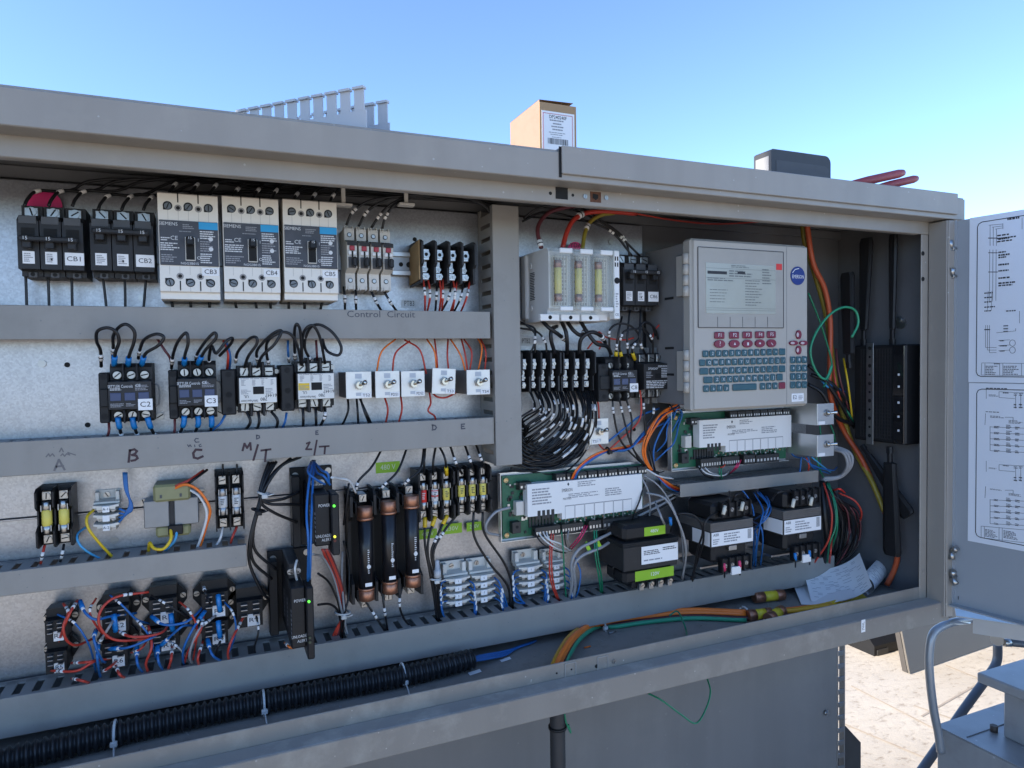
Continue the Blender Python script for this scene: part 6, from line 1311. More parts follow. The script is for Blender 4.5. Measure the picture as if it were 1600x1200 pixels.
# --- small transformer and strip A
for i in range(4): W(BLUE, .0015, [(193 + i * 1.5, 738), (196 + i, 765), (206 - i, 788), (203 - i * 3, 800 + i * 2), (186, 795 + i * 7)], '%s of the blue wires right of the A-1 terminal strip' % ORD[i], d=(.03, .035, .03))
W(YELLOW, .0018, [(146, 797), (136, 808), (138, 825), (155, 848), (181, 876)], 'yellow wire curving left of the A-1 terminal strip', d=(.03, .05, .03))
SKYB = mat('sky_blue_insulation', (.06, .33, .6), .4)
W(SKYB, .0015, [(134, 824), (121, 835), (124, 850), (140, 864), (164, 876)], 'pale blue wire curving below the left fuse block', d=(.02, .05, .03))
W(REDW, .0018, [(318, 735), (296, 750), (278, 758), (266, 765)], 'dark red wire into the small transformer', d=(.03, .05, .04)); W(WIREB, .0018, [(324, 734), (302, 750), (288, 760)], 'black wire into the small transformer', d=(.03, .05, .04))
W(ORANGE, .0019, [(268, 766), (290, 757), (312, 768), (328, 795), (323, 820), (311, 860)], 'orange-red wire arching over the small transformer', d=(.045, .06, .03)); W(WIREW, .0018, [(296, 765), (312, 776), (323, 800), (318, 828), (306, 862)], 'white wire right of the small transformer', d=(.045, .055, .03))
W(YELLOW, .0021, [(266, 822), (267, 842), (256, 857), (241, 857), (234, 848), (232, 862)], 'yellow looped wire below the small transformer', d=(.045, .06, .03)); W(SKYB, .0019, [(277, 822), (274, 842), (264, 855), (256, 862)], 'bright blue wire below the small transformer', d=(.045, .05, .03))
W(WIREW, .0018, [(348, 824), (344, 842), (334, 858)], 'white wire below the transformer fuse block', d=(.034, .04, .03)); W(REDW, .0018, [(370, 823), (363, 840), (359, 856)], 'red wire below the transformer fuse block', d=(.034, .04, .03))
W(REDW, .0016, [(70, 852), (66, 868), (62, 890)], 'red tagged wire below the far left fuse block', d=(.034, .04, .03), marks=(.4,)); W(WIREB, .0016, [(100, 850), (97, 866), (92, 886)], 'black tagged wire below the far left fuse block', d=(.034, .04, .03), marks=(.4,))
for i, x in enumerate((348, 370)): W(WIREB, .0014, [(x, 745), (x, 735), (x, 725)], '%s short wire above the transformer fuse block' % ('left', 'right')[i], d=(.034, .03, .03))
# --- relay wiring
RW = [(REDW, [(99, 943), (107, 957), (99, 979), (104, 1000), (120, 1008), (147, 997)], 'loop at the far left'), (REDW, [(121, 938), (110, 956), (99, 982), (92, 1003)], 'slanting beside the far left relays'), (REDW, [(232, 925), (181, 933), (157, 955), (157, 981), (181, 1000), (229, 997), (261, 981)], 'wide loop around relay R2'), (REDW, [(181, 984), (208, 995), (251, 989), (267, 970)], 'sagging from relay R2 to relay R7'),
      (BLUE, [(125, 939), (133, 957), (149, 968), (173, 963), (213, 958)], 'crossing relay R2'), (BLUE, [(237, 963), (256, 976), (288, 973), (306, 960), (320, 945)], 'swag from relay R3 to relay R4'), (BLUE, [(171, 1014), (203, 1011), (240, 995), (250, 985)], 'from relay R6 to relay R7'), (BLUE, [(251, 1009), (277, 985), (290, 977), (312, 980)], 'from relay R7 to relay R8'), (BLUE, [(320, 955), (300, 985), (286, 1018), (289, 1046)], 'dropping left of relay R8'),
      (REDW, [(232, 978), (237, 1010), (228, 1038), (236, 1058)], 'dropping below relay R3'), (REDW, [(269, 1010), (267, 1032), (259, 1055)], 'below relay R7'), (REDW, [(381, 963), (362, 1000), (356, 1024), (363, 1038)], 'below relay R9'), (REDW, [(317, 1002), (309, 1030), (315, 1045)], 'below relay R8'), (REDW, [(318, 960), (313, 985), (294, 1018), (286, 1044)], 'slanting left of relay R8'), (BLUE, [(324, 998), (333, 1025), (357, 1036)], 'curving under relay R8'), (WIREB, [(347, 995), (341, 1010), (335, 1028)], 'right of relay R8'),
      (BLUE, [(214, 1010), (215, 1038), (228, 1056)], 'below relay R6'), (BLUE, [(246, 1008), (248, 1035), (259, 1053)], 'left of the red one below relay R7'), (WIREG, [(152, 1009), (171, 979), (181, 961)], 'slanting over relay R2'), (WIREG, [(337, 962), (310, 985), (296, 1025), (308, 1044)], 'slanting from relay R4'), (REDW, [(80, 1048), (120, 1048), (149, 1033), (184, 1028)], 'low at the far left'), (REDW, [(112, 1060), (130, 1064), (147, 1070)], 'lowest at the far left'), (REDW, [(160, 1050), (172, 1042), (185, 1030)], 'left of relay R6 base'), (REDW, [(181, 1040), (188, 1055), (203, 1062)], 'below relay R6'),
      (BLUE, [(153, 1005), (152, 1030), (158, 1064)], 'hanging left of relay R6'), (WIREB, [(318, 915), (322, 930), (332, 948)], 'over the top of relay R4'), (REDW, [(112, 1036), (140, 1034), (160, 1028)], 'from relay R5'), (BLUE, [(150, 985), (147, 1000), (158, 1030), (168, 1036)], 'looping left of relay R6'), (ORANGE, [(445, 1004), (455, 1012), (470, 1010)], 'stub below the lower control module')]
CN = {id(REDW): 'red', id(BLUE): 'blue', id(WIREB): 'black', id(WIREG): 'grey', id(ORANGE): 'orange'}
for m_, pts, q in RW: W(m_, .0017, pts, '%s relay wire %s' % (CN[id(m_)], q), d=(.05, .075, .03), group='relay wires', name='relay_wire', cat='relay wire', lug=LUGB if m_ is BLUE and 'relay R' in q else None, marks=(.14,))
for px, py, q in ((341, 937, 'R4'), (341, 978, 'R8'), (178, 968, 'R2'), (267, 967, 'R3')): W(BLUE, .002, [(px, py - 8, .056), (px + 1, py + 4, .06), (px + 3, py + 18, .055)], 'short blue-lugged wire on relay %s' % q, lug=LUGB, lug2=LUGB, group='relay wires', name='relay_wire', cat='relay wire')
# --- blue terminal strip wires
for q, L_, R_, y0, dy, yb_, e0, e1 in (('first', 697, 735, 907, 10.5, 962, 684, 742), ('second', 738, 774, 902, 10.5, 955, 745, 795), ('third', 811, 848, 890, 10.5, 940, 812, 850), ('fourth', 855, 884, 886, 10, 935, 845, 896)):
    for k in range(4):
        y = y0 + k * dy
        W(BLUE, .0014, [(R_ - 2, y), (R_ + 6 + k, y + 8), ((R_ + e1) / 2 + 3, y + 28), (e1 - k * 1.5, yb_)], '%s blue wire on the right of the %s pale terminal strip' % (ORD[k], q), d=(.025, .04, .03), marks=(.4,), group='blue terminal strip wires', ml=.009)
        if q in ('first', 'third'): W(BLUE, .0014, [(L_ + 2, y), (L_ - 7, y + 4), (L_ - 9 + k, y + 18), (e0 + 6 + k * 2, yb_ + 4)], '%s blue wire on the left of the %s pale terminal strip' % (ORD[k], q), d=(.025, .04, .03), marks=(.35,), group='blue terminal strip wires', ml=.009)
# --- lower board
for i, (m_, r, pts) in enumerate(((WIREW, .0013, [(838, 828), (852, 845), (870, 857), (888, 862)]), (WIREB, .0013, [(833, 828), (846, 848), (866, 860), (884, 864)]), (WIREW, .0013, [(846, 827), (856, 842), (876, 850), (893, 862)]), (WIREW, .0012, [(852, 827), (860, 845), (880, 858)]), (REDW, .0014, [(862, 826), (859, 860), (860, 905), (874, 945)]), (REDW, .0014, [(866, 826), (862, 865), (864, 908), (876, 944)]), (GREEN, .0014, [(877, 825), (880, 860), (882, 900), (885, 940)]), (WIREB, .0012, [(882, 825), (883, 845), (886, 858)]), (WIREG, .0012, [(889, 824), (887, 842), (890, 858)]), (PINKW, .0013, [(918, 821), (908, 840), (893, 858)]), (PINKW, .0013, [(914, 821), (905, 838), (890, 856)]), (GREEN, .0015, [(932, 820), (933, 860), (940, 905), (941, 934)]), (GREEN, .0015, [(928, 820), (930, 865), (937, 910), (939, 935)]),
      (WIREG, .0028, [(968, 826), (930, 845), (905, 858), (893, 880), (894, 910), (888, 945)]), (WIREG, .0028, [(972, 834), (940, 855), (910, 868), (897, 885), (899, 915), (893, 945)]), (BLUE, .0013, [(898, 870), (907, 895), (903, 925), (895, 940)]))): W(m_, r, pts, '%s from left of the wires hanging below the lower circuit board' % (ORD[i] if i < 11 else ('twelfth', 'thirteenth', 'fourteenth', 'fifteenth', 'sixteenth')[i - 11]), d=(.045, .06, .03), group='wires below the lower circuit board')
W(WIREG, .0024, [(797, 793), (775, 800), (760, 818), (762, 832), (782, 837)], 'grey cable looping left of the lower circuit board', d=(.05, .05, .03))
for px, py, q in ((913, 850, 'left'), (929, 843, 'right')):
    p = P(px, py, .055); o = build('tape_flag', obox(p, Vector((.008, -.004, -.018)), Vector((.006, .002, .004)), Vector((0, .0006, 0))), mat('lime_tape', (.42, .68, .03), .5)); tag(o, 'lime tape flag on grey cables, %s one' % q, 'tape')
# --- orange and blue wires above the lower board
for i, (m_, y) in enumerate(((ORANGE, 0), (REDW, 2), (BLUE, 4), (BLUE, 6))): W(m_, .0016, [(893 + i * 2, 748, .05), (902 + i, 732 + y * .4, .06), (924, 713 + y, .055), (950, 703 + y * .4, .05), (980, 697 + y, .04), (1005, 688 - y * 2, .03), (1030, 660 - y, .03), (1062, 640 - y * 2, .02)], '%s wire of the bundle over the lower circuit board' % ('orange', 'red', 'upper blue', 'lower blue')[i], group='bundle over the lower board')
# --- black coil under PTB2
def coil_wire(mb, r, pts, k=5): mb.tube(spline([P(*p) for p in pts], k), r, 6)
cm = MB(); cs = MB()
r_ = random.Random(21)
for i in range(34):
    t = (i + r_.random()) / 34; x = 824 + 102 * t; b = 14 + 12 * r_.random(); dp = 30 + 88 * t + r_.uniform(-8, 8); e = 640 + min(92, dp * .85) + r_.uniform(-6, 6)
    pts = [(x, 606, .035), (x + b * .5, 625 + dp * .15, .05 + .03 * r_.random()), (x + b * .35 - t * 6, 622 + dp * .55, .04 + .035 * r_.random()), (x - 14 - 30 * t, 625 + dp * .92, .035 + .03 * r_.random()), (822 - r_.random() * 4, e, .03), (798, e - 4, .03)]
    coil_wire(cm, .0016, pts)
    for q_ in range(i % 2 + 1):
        t0 = r_.uniform(.15, .6); sp_ = spline([P(*p) for p in pts], 8); j0 = int(t0 * (len(sp_) - 3)); cs.tube(sp_[j0:j0 + 3], .0021, 7)
for i in range(8): coil_wire(cm, .0021, [(800, 655 + i * 8, .02), (822, 688 + i * 6, .035), (860, 700 + i * 4.4, .04), (893, 693 + i * 3.6, .035), (912, 666 + i * 5, .03), (918, 640, .03), (915, 612, .035)])
ck = tag(build('wire_coil', cm, WIREB), 'dense coil of black wires below the dark distribution blocks', 'wires', kind='stuff'); build('marker_sleeve', cs, WPLAST, ck)['kind'] = 'stuff'
# --- disconnect wiring
for q, pts in (('first', [(846, 500), (858, 512), (872, 522), (884, 532)]), ('second', [(876, 500), (884, 518), (886, 535), (886, 552)]), ('third', [(867, 552), (861, 530), (862, 515), (870, 510)]), ('fourth', [(886, 502), (896, 516), (908, 524), (914, 516)]), ('fifth', [(905, 552), (908, 530), (923, 519), (938, 524), (946, 536)]), ('sixth', [(906, 500), (918, 520), (932, 537), (948, 541), (955, 553)])): W(WIREB, .0034, pts, '%s thick black cable between disconnect and distribution blocks' % q, d=(.06, .075, .05), marks=(.8,) if q in ('first', 'fourth', 'fifth') else (), group='thick cables under the disconnect', name='power_cable', cat='cable')
for i, pts in enumerate(([(806, 500), (822, 508), (836, 522), (834, 540), (828, 552)], [(806, 504), (834, 512), (836, 530), (836, 552)], [(806, 512), (838, 518), (852, 535), (854, 552)])): W(WIREB, .0018, pts, '%s thin black wire left below the disconnect' % ORD[i], d=(.03, .05, .05), marks=(.7,))
for q, m_, pts in (('maroon', PURPLE, [(846, 388), (840, 362), (845, 345), (860, 331), (885, 324), (905, 321)]), ('red', REDW, [(879, 388), (886, 362), (898, 342), (920, 332), (955, 331), (994, 334)]), ('olive yellow', mat('olive_insulation', (.3, .23, .03), .4), [(910, 390), (914, 365), (922, 347), (940, 336), (960, 333)])): W(m_, .0042 if q == 'red' else .0036, pts, 'thick %s cable into the top of the fused disconnect' % q, d=(.07, .05, .04), name='power_cable', cat='cable', marks=(.06 if q == 'maroon' else .4,))
for i, pts in enumerate(([(818, 342), (835, 328), (860, 320)], [(816, 346), (850, 332), (905, 342), (955, 362), (988, 400)], [(870, 320), (915, 335), (960, 362), (1000, 400)], [(905, 322), (945, 348), (975, 372), (984, 400)])): W(WIREB, .002, pts, '%s black wire crossing above the fused disconnect' % ORD[i], d=(.03, .04, .05), marks=(.75,) if i else ())
W(REDW, .0016, [(994, 334), (1060, 345), (1120, 350), (1180, 347), (1240, 342)], 'thin red wire running along the ceiling above the controller', d=(.04, .03, .03))
# --- right contactors
for i, pts in enumerate(([(953, 560), (952, 530), (953, 515), (966, 506), (985, 509), (999, 526), (985, 540)], [(962, 562), (964, 535), (968, 512), (972, 495)], [(972, 562), (968, 540), (975, 518), (998, 513), (1004, 505), (1018, 508), (1024, 525)], [(982, 560), (980, 530), (984, 485)], [(992, 562), (988, 545), (1000, 528), (1003, 515), (1012, 524), (1018, 535)], [(1010, 556), (1000, 532), (1001, 484)], [(1020, 556), (1019, 530), (1004, 510), (1010, 503), (1024, 515), (1028, 530)])): W(WIREB, .0019, pts, '%s black wire of the tangle above the right bay contactors' % ORD[i], d=(.045, .06, .05), lug=(YELLOW if i in (1, 2, 4) else None), marks=(.3,), group='tangle above the right contactors')
for q, pts in (('arching beside the controller box', [(1018, 534), (1025, 513), (1042, 502), (1052, 514), (1050, 530), (1043, 552)]), ('crossing behind the thick cables', [(935, 518), (950, 528), (975, 531), (990, 528)]), ('small loop beside the thick cables', [(918, 545), (928, 534), (940, 536), (936, 546)])): W(REDW, .0015, pts, 'thin red wire ' + q, d=(.04, .05, .05))
for i, (m_, pts) in enumerate(((WIREB, [(957, 625), (959, 648), (968, 685), (990, 712), (1021, 738)]), (WIREB, [(968, 625), (976, 660), (986, 695), (1004, 722), (1022, 740)]), (WIREB, [(979, 625), (987, 655), (986, 690), (1000, 720), (1020, 737)]), (WIREB, [(1005, 622), (1008, 665), (1012, 705), (1020, 737)]), (WIREB, [(1022, 630), (1020, 650), (1010, 668), (1017, 705), (1024, 738)]), (ORANGE, [(1058, 632), (1034, 645), (1012, 675), (1004, 705), (1012, 728), (1028, 745)]), (ORANGE, [(1060, 638), (1038, 650), (1016, 680), (1008, 706), (1016, 730), (1036, 752)]), (BLUE, [(1056, 640), (1036, 668), (1022, 700), (1022, 735)]), (BLUE, [(950, 690), (975, 670), (1000, 650), (1030, 638)]), (BLUE, [(955, 706), (985, 700), (1010, 675), (1040, 660)]))): W(m_, .0018, pts, '%s from left of the wires dropping below the right bay contactors' % ORD[i], d=(.05, .05, .035), marks=(.1,) if i < 5 else (), group='wires below the right contactors')
for q, pts in (('above switch TS1', [(930, 610), (935, 635), (936, 660)]), ('curving right of switch TS1', [(932, 690), (948, 703), (972, 684), (998, 658), (1002, 630), (998, 595)])): W(REDW, .0016, pts, 'thin red wire ' + q, d=(.04, .05, .05))
for i in range(3): W((ORANGE, REDW, BLUE)[i], .0018, [(1022, 738, .035), (1040, 752 + i * 3, .04), (1058, 762 + i * 3, .035), (1085, 768 + i * 2, .03)], '%s wire entering the small duct below the upper board' % ('orange', 'red', 'blue')[i])
# --- upper board
for i, (m_, pts) in enumerate(((WIREW, [(1092, 728), (1105, 740), (1130, 743), (1140, 735)]), (WIREB, [(1090, 728), (1100, 742), (1115, 748)]), (WIREW, [(1098, 727), (1110, 738), (1126, 742)]), (GREEN, [(1124, 724), (1124, 740), (1126, 752)]), (GREEN, [(1127, 724), (1127, 742), (1129, 752)]), (REDW, [(1135, 722), (1128, 730), (1110, 728)]), (PINKW, [(1158, 718), (1152, 730), (1143, 738)]), (PINKW, [(1154, 719), (1149, 730), (1140, 740)]))): W(m_, .0013, pts, '%s from left of the small wires under the upper circuit board' % ORD[i], d=(.06, .07, .03), group='wires under the upper circuit board')
for i, pts in enumerate(([(1052, 655), (1058, 640), (1066, 645), (1062, 660), (1052, 680)], [(1046, 655), (1042, 672), (1040, 690), (1026, 706)], [(1050, 675), (1060, 655), (1066, 640)])): W(BLUE, .0014, pts, '%s blue wire left of the upper circuit board' % ORD[i], d=(.05, .06, .04))
# --- transformer wiring
for i, pts in enumerate(([(1182, 768), (1200, 790), (1190, 815), (1176, 825)], [(1186, 768), (1204, 792), (1196, 812), (1180, 830), (1176, 888)], [(1178, 770), (1192, 796), (1188, 818), (1183, 850), (1180, 888)], [(1176, 815), (1188, 822), (1192, 845), (1188, 886)], [(1172, 822), (1182, 840), (1176, 886)], [(1178, 812), (1196, 800), (1202, 785), (1192, 768)])): W(BLUE, .0015, pts, '%s of the blue wires between the two white-labelled transformers' % ORD[i], d=(.05, .09, .04), group='blue wires between transformers')
for i, pts in enumerate(([(1046, 818), (1060, 803), (1085, 806), (1098, 828), (1090, 860), (1082, 908)], [(1128, 798), (1112, 805), (1100, 820), (1098, 850), (1080, 905)], [(1143, 790), (1148, 775), (1160, 772), (1162, 790)], [(1140, 768), (1139, 780), (1140, 795)], [(1206, 782), (1215, 770), (1235, 768), (1242, 785)], [(1258, 785), (1262, 770), (1272, 762)], [(1010, 770), (1040, 780), (1062, 820), (1072, 860), (1066, 905)], [(1024, 785), (1034, 810), (1040, 822)])): W(WIREB if i < 6 else WIREG, .0019, pts, '%s from left of the wires looping over the transformers' % ('fourth', 'fifth', 'sixth', 'seventh', 'eighth', 'last', 'second', 'third')[i], d=(.1, .13, .07), group='wires over the transformers', lug2=(WPLAST if i in (2, 4) else None))
for px, py, m_, q in ((1131, 884, PINKW, 'left red lug on the nearer white-labelled transformer'), (1155, 880, PINKW, 'right red lug on the nearer white-labelled transformer'), (1242, 868, LUGB, 'left blue lug on the far white-labelled transformer'), (1264, 864, LUGB, 'right blue lug on the far white-labelled transformer'), (1047, 812, LUGB, 'blue lug on the black transformer')): W(WIREB, .0016, [(px, py - 4, .122), (px + 1, py + 6, .122), (px + 1, py + 18, .1)], 'wire stub with ' + q, lug=m_, group='lugged stubs on transformers', name='wire_stub', cat='wire stub')
for px, py, q in ((1130, 796, 'left cream ferrule pair on the nearer transformer'), (1158, 790, 'right cream ferrule pair on the nearer transformer'), (1238, 785, 'left cream ferrule pair on the far transformer'), (1266, 782, 'right cream ferrule pair on the far transformer')): W(WIREB, .0019, [(px + 6, py - 16, .1), (px + 3, py - 6, .122), (px, py + 8, .125)], 'short wire with ' + q, lug2=mat('cream_ferrule', (.65, .6, .48), .5), group='ferruled stubs on transformers', name='wire_stub', cat='wire stub')
for i in range(4): W((WIREG, WIREB)[i % 2], .0026, [(990 - i * 2, 800 + i * 6, .03), (1010, 790 + i * 5, .04), (1030, 782 + i * 4, .04), (1055, 770 + i * 3, .03)], '%s grey cable rising towards the small duct' % ORD[i], group='grey cables right of the lower board')
# --- right end: cables beside the controller
Y = lambda d, *p: [(a, b, d) for a, b in p]
W(mat('olive_insulation', (.3, .23, .03), .4), .0055, Y(.03, (1254, 345), (1258, 380), (1272, 425), (1288, 480), (1298, 540), (1306, 600)) + [PX(1330, 690, 1.235), PX(1362, 752, 1.235), PX(1382, 800, 1.235)], 'thick yellow cable hanging beside the controller', lug=None)
W(mat('rust_orange_insulation', (.5, .09, .03), .4), .0055, Y(.045, (1260, 345), (1270, 410), (1288, 450), (1297, 500), (1297, 560), (1298, 620)) + [PX(1318, 672, 1.22), PX(1345, 715, 1.235), PX(1368, 765, 1.24), PX(1392, 825, 1.243), PX(1402, 862, 1.243), PX(1398, 888, 1.243), PX(1386, 914, 1.235)], 'thick orange cable hanging beside the controller and down to the floor')
W(GREEN, .002, Y(.06, (1263, 458), (1277, 492), (1290, 530), (1300, 570), (1294, 590), (1287, 605)), 'thin green wire running down behind the controller'); W(mat('bright_green_insulation', (.04, .33, .17), .4), .0024, Y(.09, (1331, 527), (1341, 505), (1336, 485), (1318, 480), (1296, 492), (1275, 520), (1266, 550), (1275, 580), (1290, 592), (1300, 570)), 'bright green wire looping above the bracket switches')
for i, (m_, pts) in enumerate(((WIREB, [(1262, 570), (1285, 590), (1310, 625), (1335, 668)]), (WIREB, [(1262, 600), (1285, 615), (1305, 650), (1335, 664)]), (WIREB, [(1266, 585), (1300, 600), (1325, 630)]), (BLUE, [(1275, 585), (1295, 600), (1320, 612)]), (SKYB, [(1280, 590), (1290, 602), (1305, 612)]), (REDW, [(1300, 560), (1306, 600), (1318, 640)]), (PURPLE, [(1306, 545), (1312, 590), (1326, 640)]), (GREEN, [(1310, 625), (1325, 645), (1334, 660)]), (YELLOW, [(1318, 560), (1325, 600), (1332, 655)]))): W(m_, .004 if m_ is WIREB else .002, pts, '%s of the tangled cables between controller and router' % ORD[i], d=(.04, .06, .05), group='tangle between controller and router')
for i, (m_, pts) in enumerate(((GREEN, [(1281, 665), (1282, 678), (1280, 690), (1283, 740)]), (GREEN, [(1298, 664), (1304, 682), (1303, 700)]), (BLUE, [(1255, 715), (1272, 728), (1300, 735), (1308, 730)]), (BLUE, [(1262, 712), (1270, 730), (1296, 740)]), (REDW, [(1260, 715), (1264, 730), (1258, 748)]), (GREEN, [(1275, 712), (1280, 732), (1288, 748)]), (BLUE, [(1252, 714), (1250, 735), (1245, 752)]), (SKYB, [(1268, 714), (1285, 728), (1298, 738)]))): W(m_, .0016, pts, '%s of the small wires around the bracket switches' % ORD[i], d=(.06, .06, .04), group='small wires around the bracket switches')
for i in range(3): W(WIREG, .0032, [(1300, 702 - i * 3, .06), (1318 + i * 5, 708, .08), (1330 + i * 3 - 6, 728, .08), (1312, 744 + i, .06), (1284, 747 + i * 2, .04)], '%s grey cable looping right of the small duct' % ('inner', 'middle', 'outer')[i], group='grey loops right of the small duct')
r_ = random.Random(4)
cm = MB(); cb = MB()
for i in range(32):
    t = r_.random(); e = r_.uniform(0, 14)
    coil_wire(cb if i % 5 == 4 else cm, .0017, [(1286 + 6 * t, 752, .03), (1296 + 16 * t, 772 + 8 * t, .05 + .03 * r_.random()), (1306 + 36 * t, 800 + 14 * r_.random(), .05 + .03 * r_.random()), (1305 + 38 * t, 840 + 10 * r_.random(), .05 + .02 * r_.random()), (1298 + 18 * t, 868 + e, .045), (1278 + 8 * t, 892, .03)])
ck = tag(build('wire_coil', cm, WIREB), 'dense coil of dark wires at the right end of the transformers', 'wires', kind='stuff'); build('brown_strands', cb, PURPLE, ck)['kind'] = 'stuff'
for i, (m_, pts) in enumerate(((REDW, [(1287, 755), (1296, 785), (1300, 810), (1294, 845), (1272, 880)]), (GREEN, [(1292, 755), (1303, 785), (1306, 820), (1296, 850), (1292, 880)]), (GREEN, [(1295, 755), (1306, 790), (1308, 825), (1300, 855)]), (REDW, [(1310, 770), (1335, 782), (1346, 800), (1343, 818)]), (REDW, [(1300, 835), (1298, 860), (1296, 880)]), (FUSER, [(1302, 766), (1312, 764), (1320, 770)]))): W(m_, .0019, pts, '%s coloured wire over the coil at the right end' % ORD[i], d=(.06, .09, .06), group='coloured wires over the right coil')
W(WIREB, .0062, [(1284, 752, .05), (1288, 800, .07), (1292, 850, .07), (1284, 890, .05)], 'thick black cable in front of the coil at the right end')
# ================================================================ on the cabinet floor
def F(px, py, dz=.004): return PZ(px, py, ZF + dz)
o = thing('corrugated_conduit', 'black corrugated conduit lying along the cabinet floor', 'conduit', F(480, 1085))
pts = [PZ(-60, 1205, ZF + .0165), PZ(110, 1163, ZF + .0165), PZ(300, 1120, ZF + .0165), PZ(480, 1084, ZF + .0165), PZ(640, 1054, ZF + .0165), PZ(738, 1029, ZF + .018)]
sp_ = spline(pts, 60); cum = [0]
for a, b in zip(sp_, sp_[1:]): cum.append(cum[-1] + (b - a).length)
n_ = int(cum[-1] / .0011); dense = []; j = 0
for i in range(n_ + 1):
    e = cum[-1] * i / n_
    while j < len(cum) - 2 and cum[j + 1] < e: j += 1
    dense.append(sp_[j].lerp(sp_[j + 1], (e - cum[j]) / max(1e-9, cum[j + 1] - cum[j])))
build('corrugated_tube', MB().tube(dense, .0165, 14, rad=[.0136 + .0024 * math.cos(i * .7854) for i in range(len(dense))]), mat('conduit_black', (.02, .02, .021), .38), o)
TIE = mat('cable_tie_white', (.62, .61, .57), .5)
def tie(c, axis, r, label, m_=TIE, tail=Vector((0, 0, -.02))):
    c = Vector(c); axis = Vector(axis).normalized(); u = axis.orthogonal().normalized(); v = axis.cross(u)
    o_ = thing('cable_tie', label, 'cable tie', tuple(c), 'cable ties')
    build('band', MB().tube([c + (u * math.cos(k * .449) + v * math.sin(k * .449)) * r for k in range(15)], .0017, 6), m_, o_)
    p_ = c + Vector((0, -1, -.3)).normalized() * r; build('tie_head', MB().box(p_.x - .004, p_.x + .004, p_.y - .004, p_.y + .002, p_.z - .003, p_.z + .003, .0008), m_, o_)
    build('tie_tail', MB().tube([p_, p_ + tail * .5 + Vector((0, -.003, 0)), p_ + tail], .0011, 5), m_, o_)
    return o_
for px, py, q in ((180, 1147, 'far left'), (412, 1098, 'middle'), (629, 1054, 'right')): c = PZ(px, py, ZF + .016); tie(c, (1, 0, 0), .0162, 'white cable tie round the corrugated conduit, %s' % q, tail=Vector((.002, -.018, -.014)))
for i in range(6): wire('%s of the blue wires leaving the corrugated conduit' % ORD[i], BLUE, .0017, [F(722, 1034, .017), F(748, 1025 + i * 1.4, .012), F(790, 1017 + i * 1.5 - i % 2, .006), F(824 - 4 * i, 1007 + i * 1.2, .004), F(838, 1001, .003)], group='blue wires leaving the conduit')
fb = [((868, 1049), (880, 1022), (898, 995), (925, 977), (960, 970), (1010, 963), (1080, 957), (1165, 960), (1240, 956), (1300, 947))]
for i, (m_, r, off, dz, q) in enumerate(((ORANGE, .0055, (0, 0), .012, 'thick orange cable'), (mat('amber_insulation', (.72, .38, .03), .4), .0048, (-7, -2), .009, 'amber cable'), (BROWNW, .0045, (4, 6), .007, 'dark brown cable'), (mat('bright_green_insulation', (.04, .33, .17), .4), .004, (9, 9), .005, 'green cable'), (ORANGE, .0042, (-2, -4), .016, 'thinner orange cable'))):
    pts = []
    for k, (x, y) in enumerate(fb[0]):
        if m_ is not BROWNW and k > 7 and i != 1: continue
        q0 = PZ(x + off[0] * (1 if k < 4 else .1), y + off[1] * (1 if k > 3 else .2) * (1 if k > 0 else 0), ZF + dz + (.012 if 1 <= k <= 3 else 0) * (k < 3)); pts.append(q0)
    wire(q + ' curving across the cabinet floor over the lip', m_, r, pts, group='power cables on the cabinet floor', n=9, name='power_cable', cat='cable')
for px, py, q in ((940, 974, 'left'), (1163, 959, 'right')): tie(PZ(px, py, ZF + .010), (1, .0, 0), .0125, 'white cable tie round the orange power cables, %s' % q)
wire('yellow cable end on the floor before the papers', YELLOW, .0045, [F(1215, 960, .006), F(1245, 953, .006), F(1290, 945, .006), F(1335, 932, .006)], n=9)
wire('orange cable end running into the papers', ORANGE, .003, [F(1225, 952, .004), F(1262, 948, .005), F(1300, 944, .004)], n=8)
for q, pts in (('looping over the power cables', [F(1046, 962, .02), F(1058, 955, .026), F(1066, 968, .02), F(1072, 985, .006), (P(1073, 1000, .19))]), ('looping below the bottom lip', [(P(1012, 1083, .12)), (P(1035, 1095, .14)), (P(1065, 1117, .14)), (P(1088, 1130, .14)), (P(1104, 1105, .13)), (P(1110, 1080, .12)), (P(1105, 1060, .1))]), ('short end beside the hose', [(P(882, 1115, .11)), (P(885, 1130, .11)), (P(892, 1145, .11)), (P(888, 1132, .11))])): wire('thin green wire ' + q, GREEN, .0015, pts)
# loose copper-ended fuses
for (a, b, q) in (((1178, 934), (1224, 929), 'lying behind the power cables'), ((1168, 962), (1204, 958), 'lying among the power cables'), ((1200, 967), (1222, 954), 'tipped beside the papers')):
    pa, pb = PZ(*a, ZF + .012), PZ(*b, ZF + .012); o = thing('loose_fuse', 'loose copper and yellow fuse ' + q, 'fuse', tuple((pa + pb) / 2), 'loose fuses on the floor'); d_ = (pb - pa); L_ = d_.length
    build('barrel', MB().cyl(pa + d_ * .3, pb - d_ * .22, .0096, n=18), mat('fuse_label_yellow', (.7, .55, .03), .5), o); build('end_cap', MB().lathe(pa, pb, [(0, .009), (.001, .0103), (L_ * .32, .0103), (L_ * .321, .0095)], 18), COPPER, o); build('end_cap', MB().lathe(pb - d_ * .26, pb, [(0, .0095), (.0005, .0103), (L_ * .255, .0103), (L_ * .26, .009)], 18), COPPER, o)
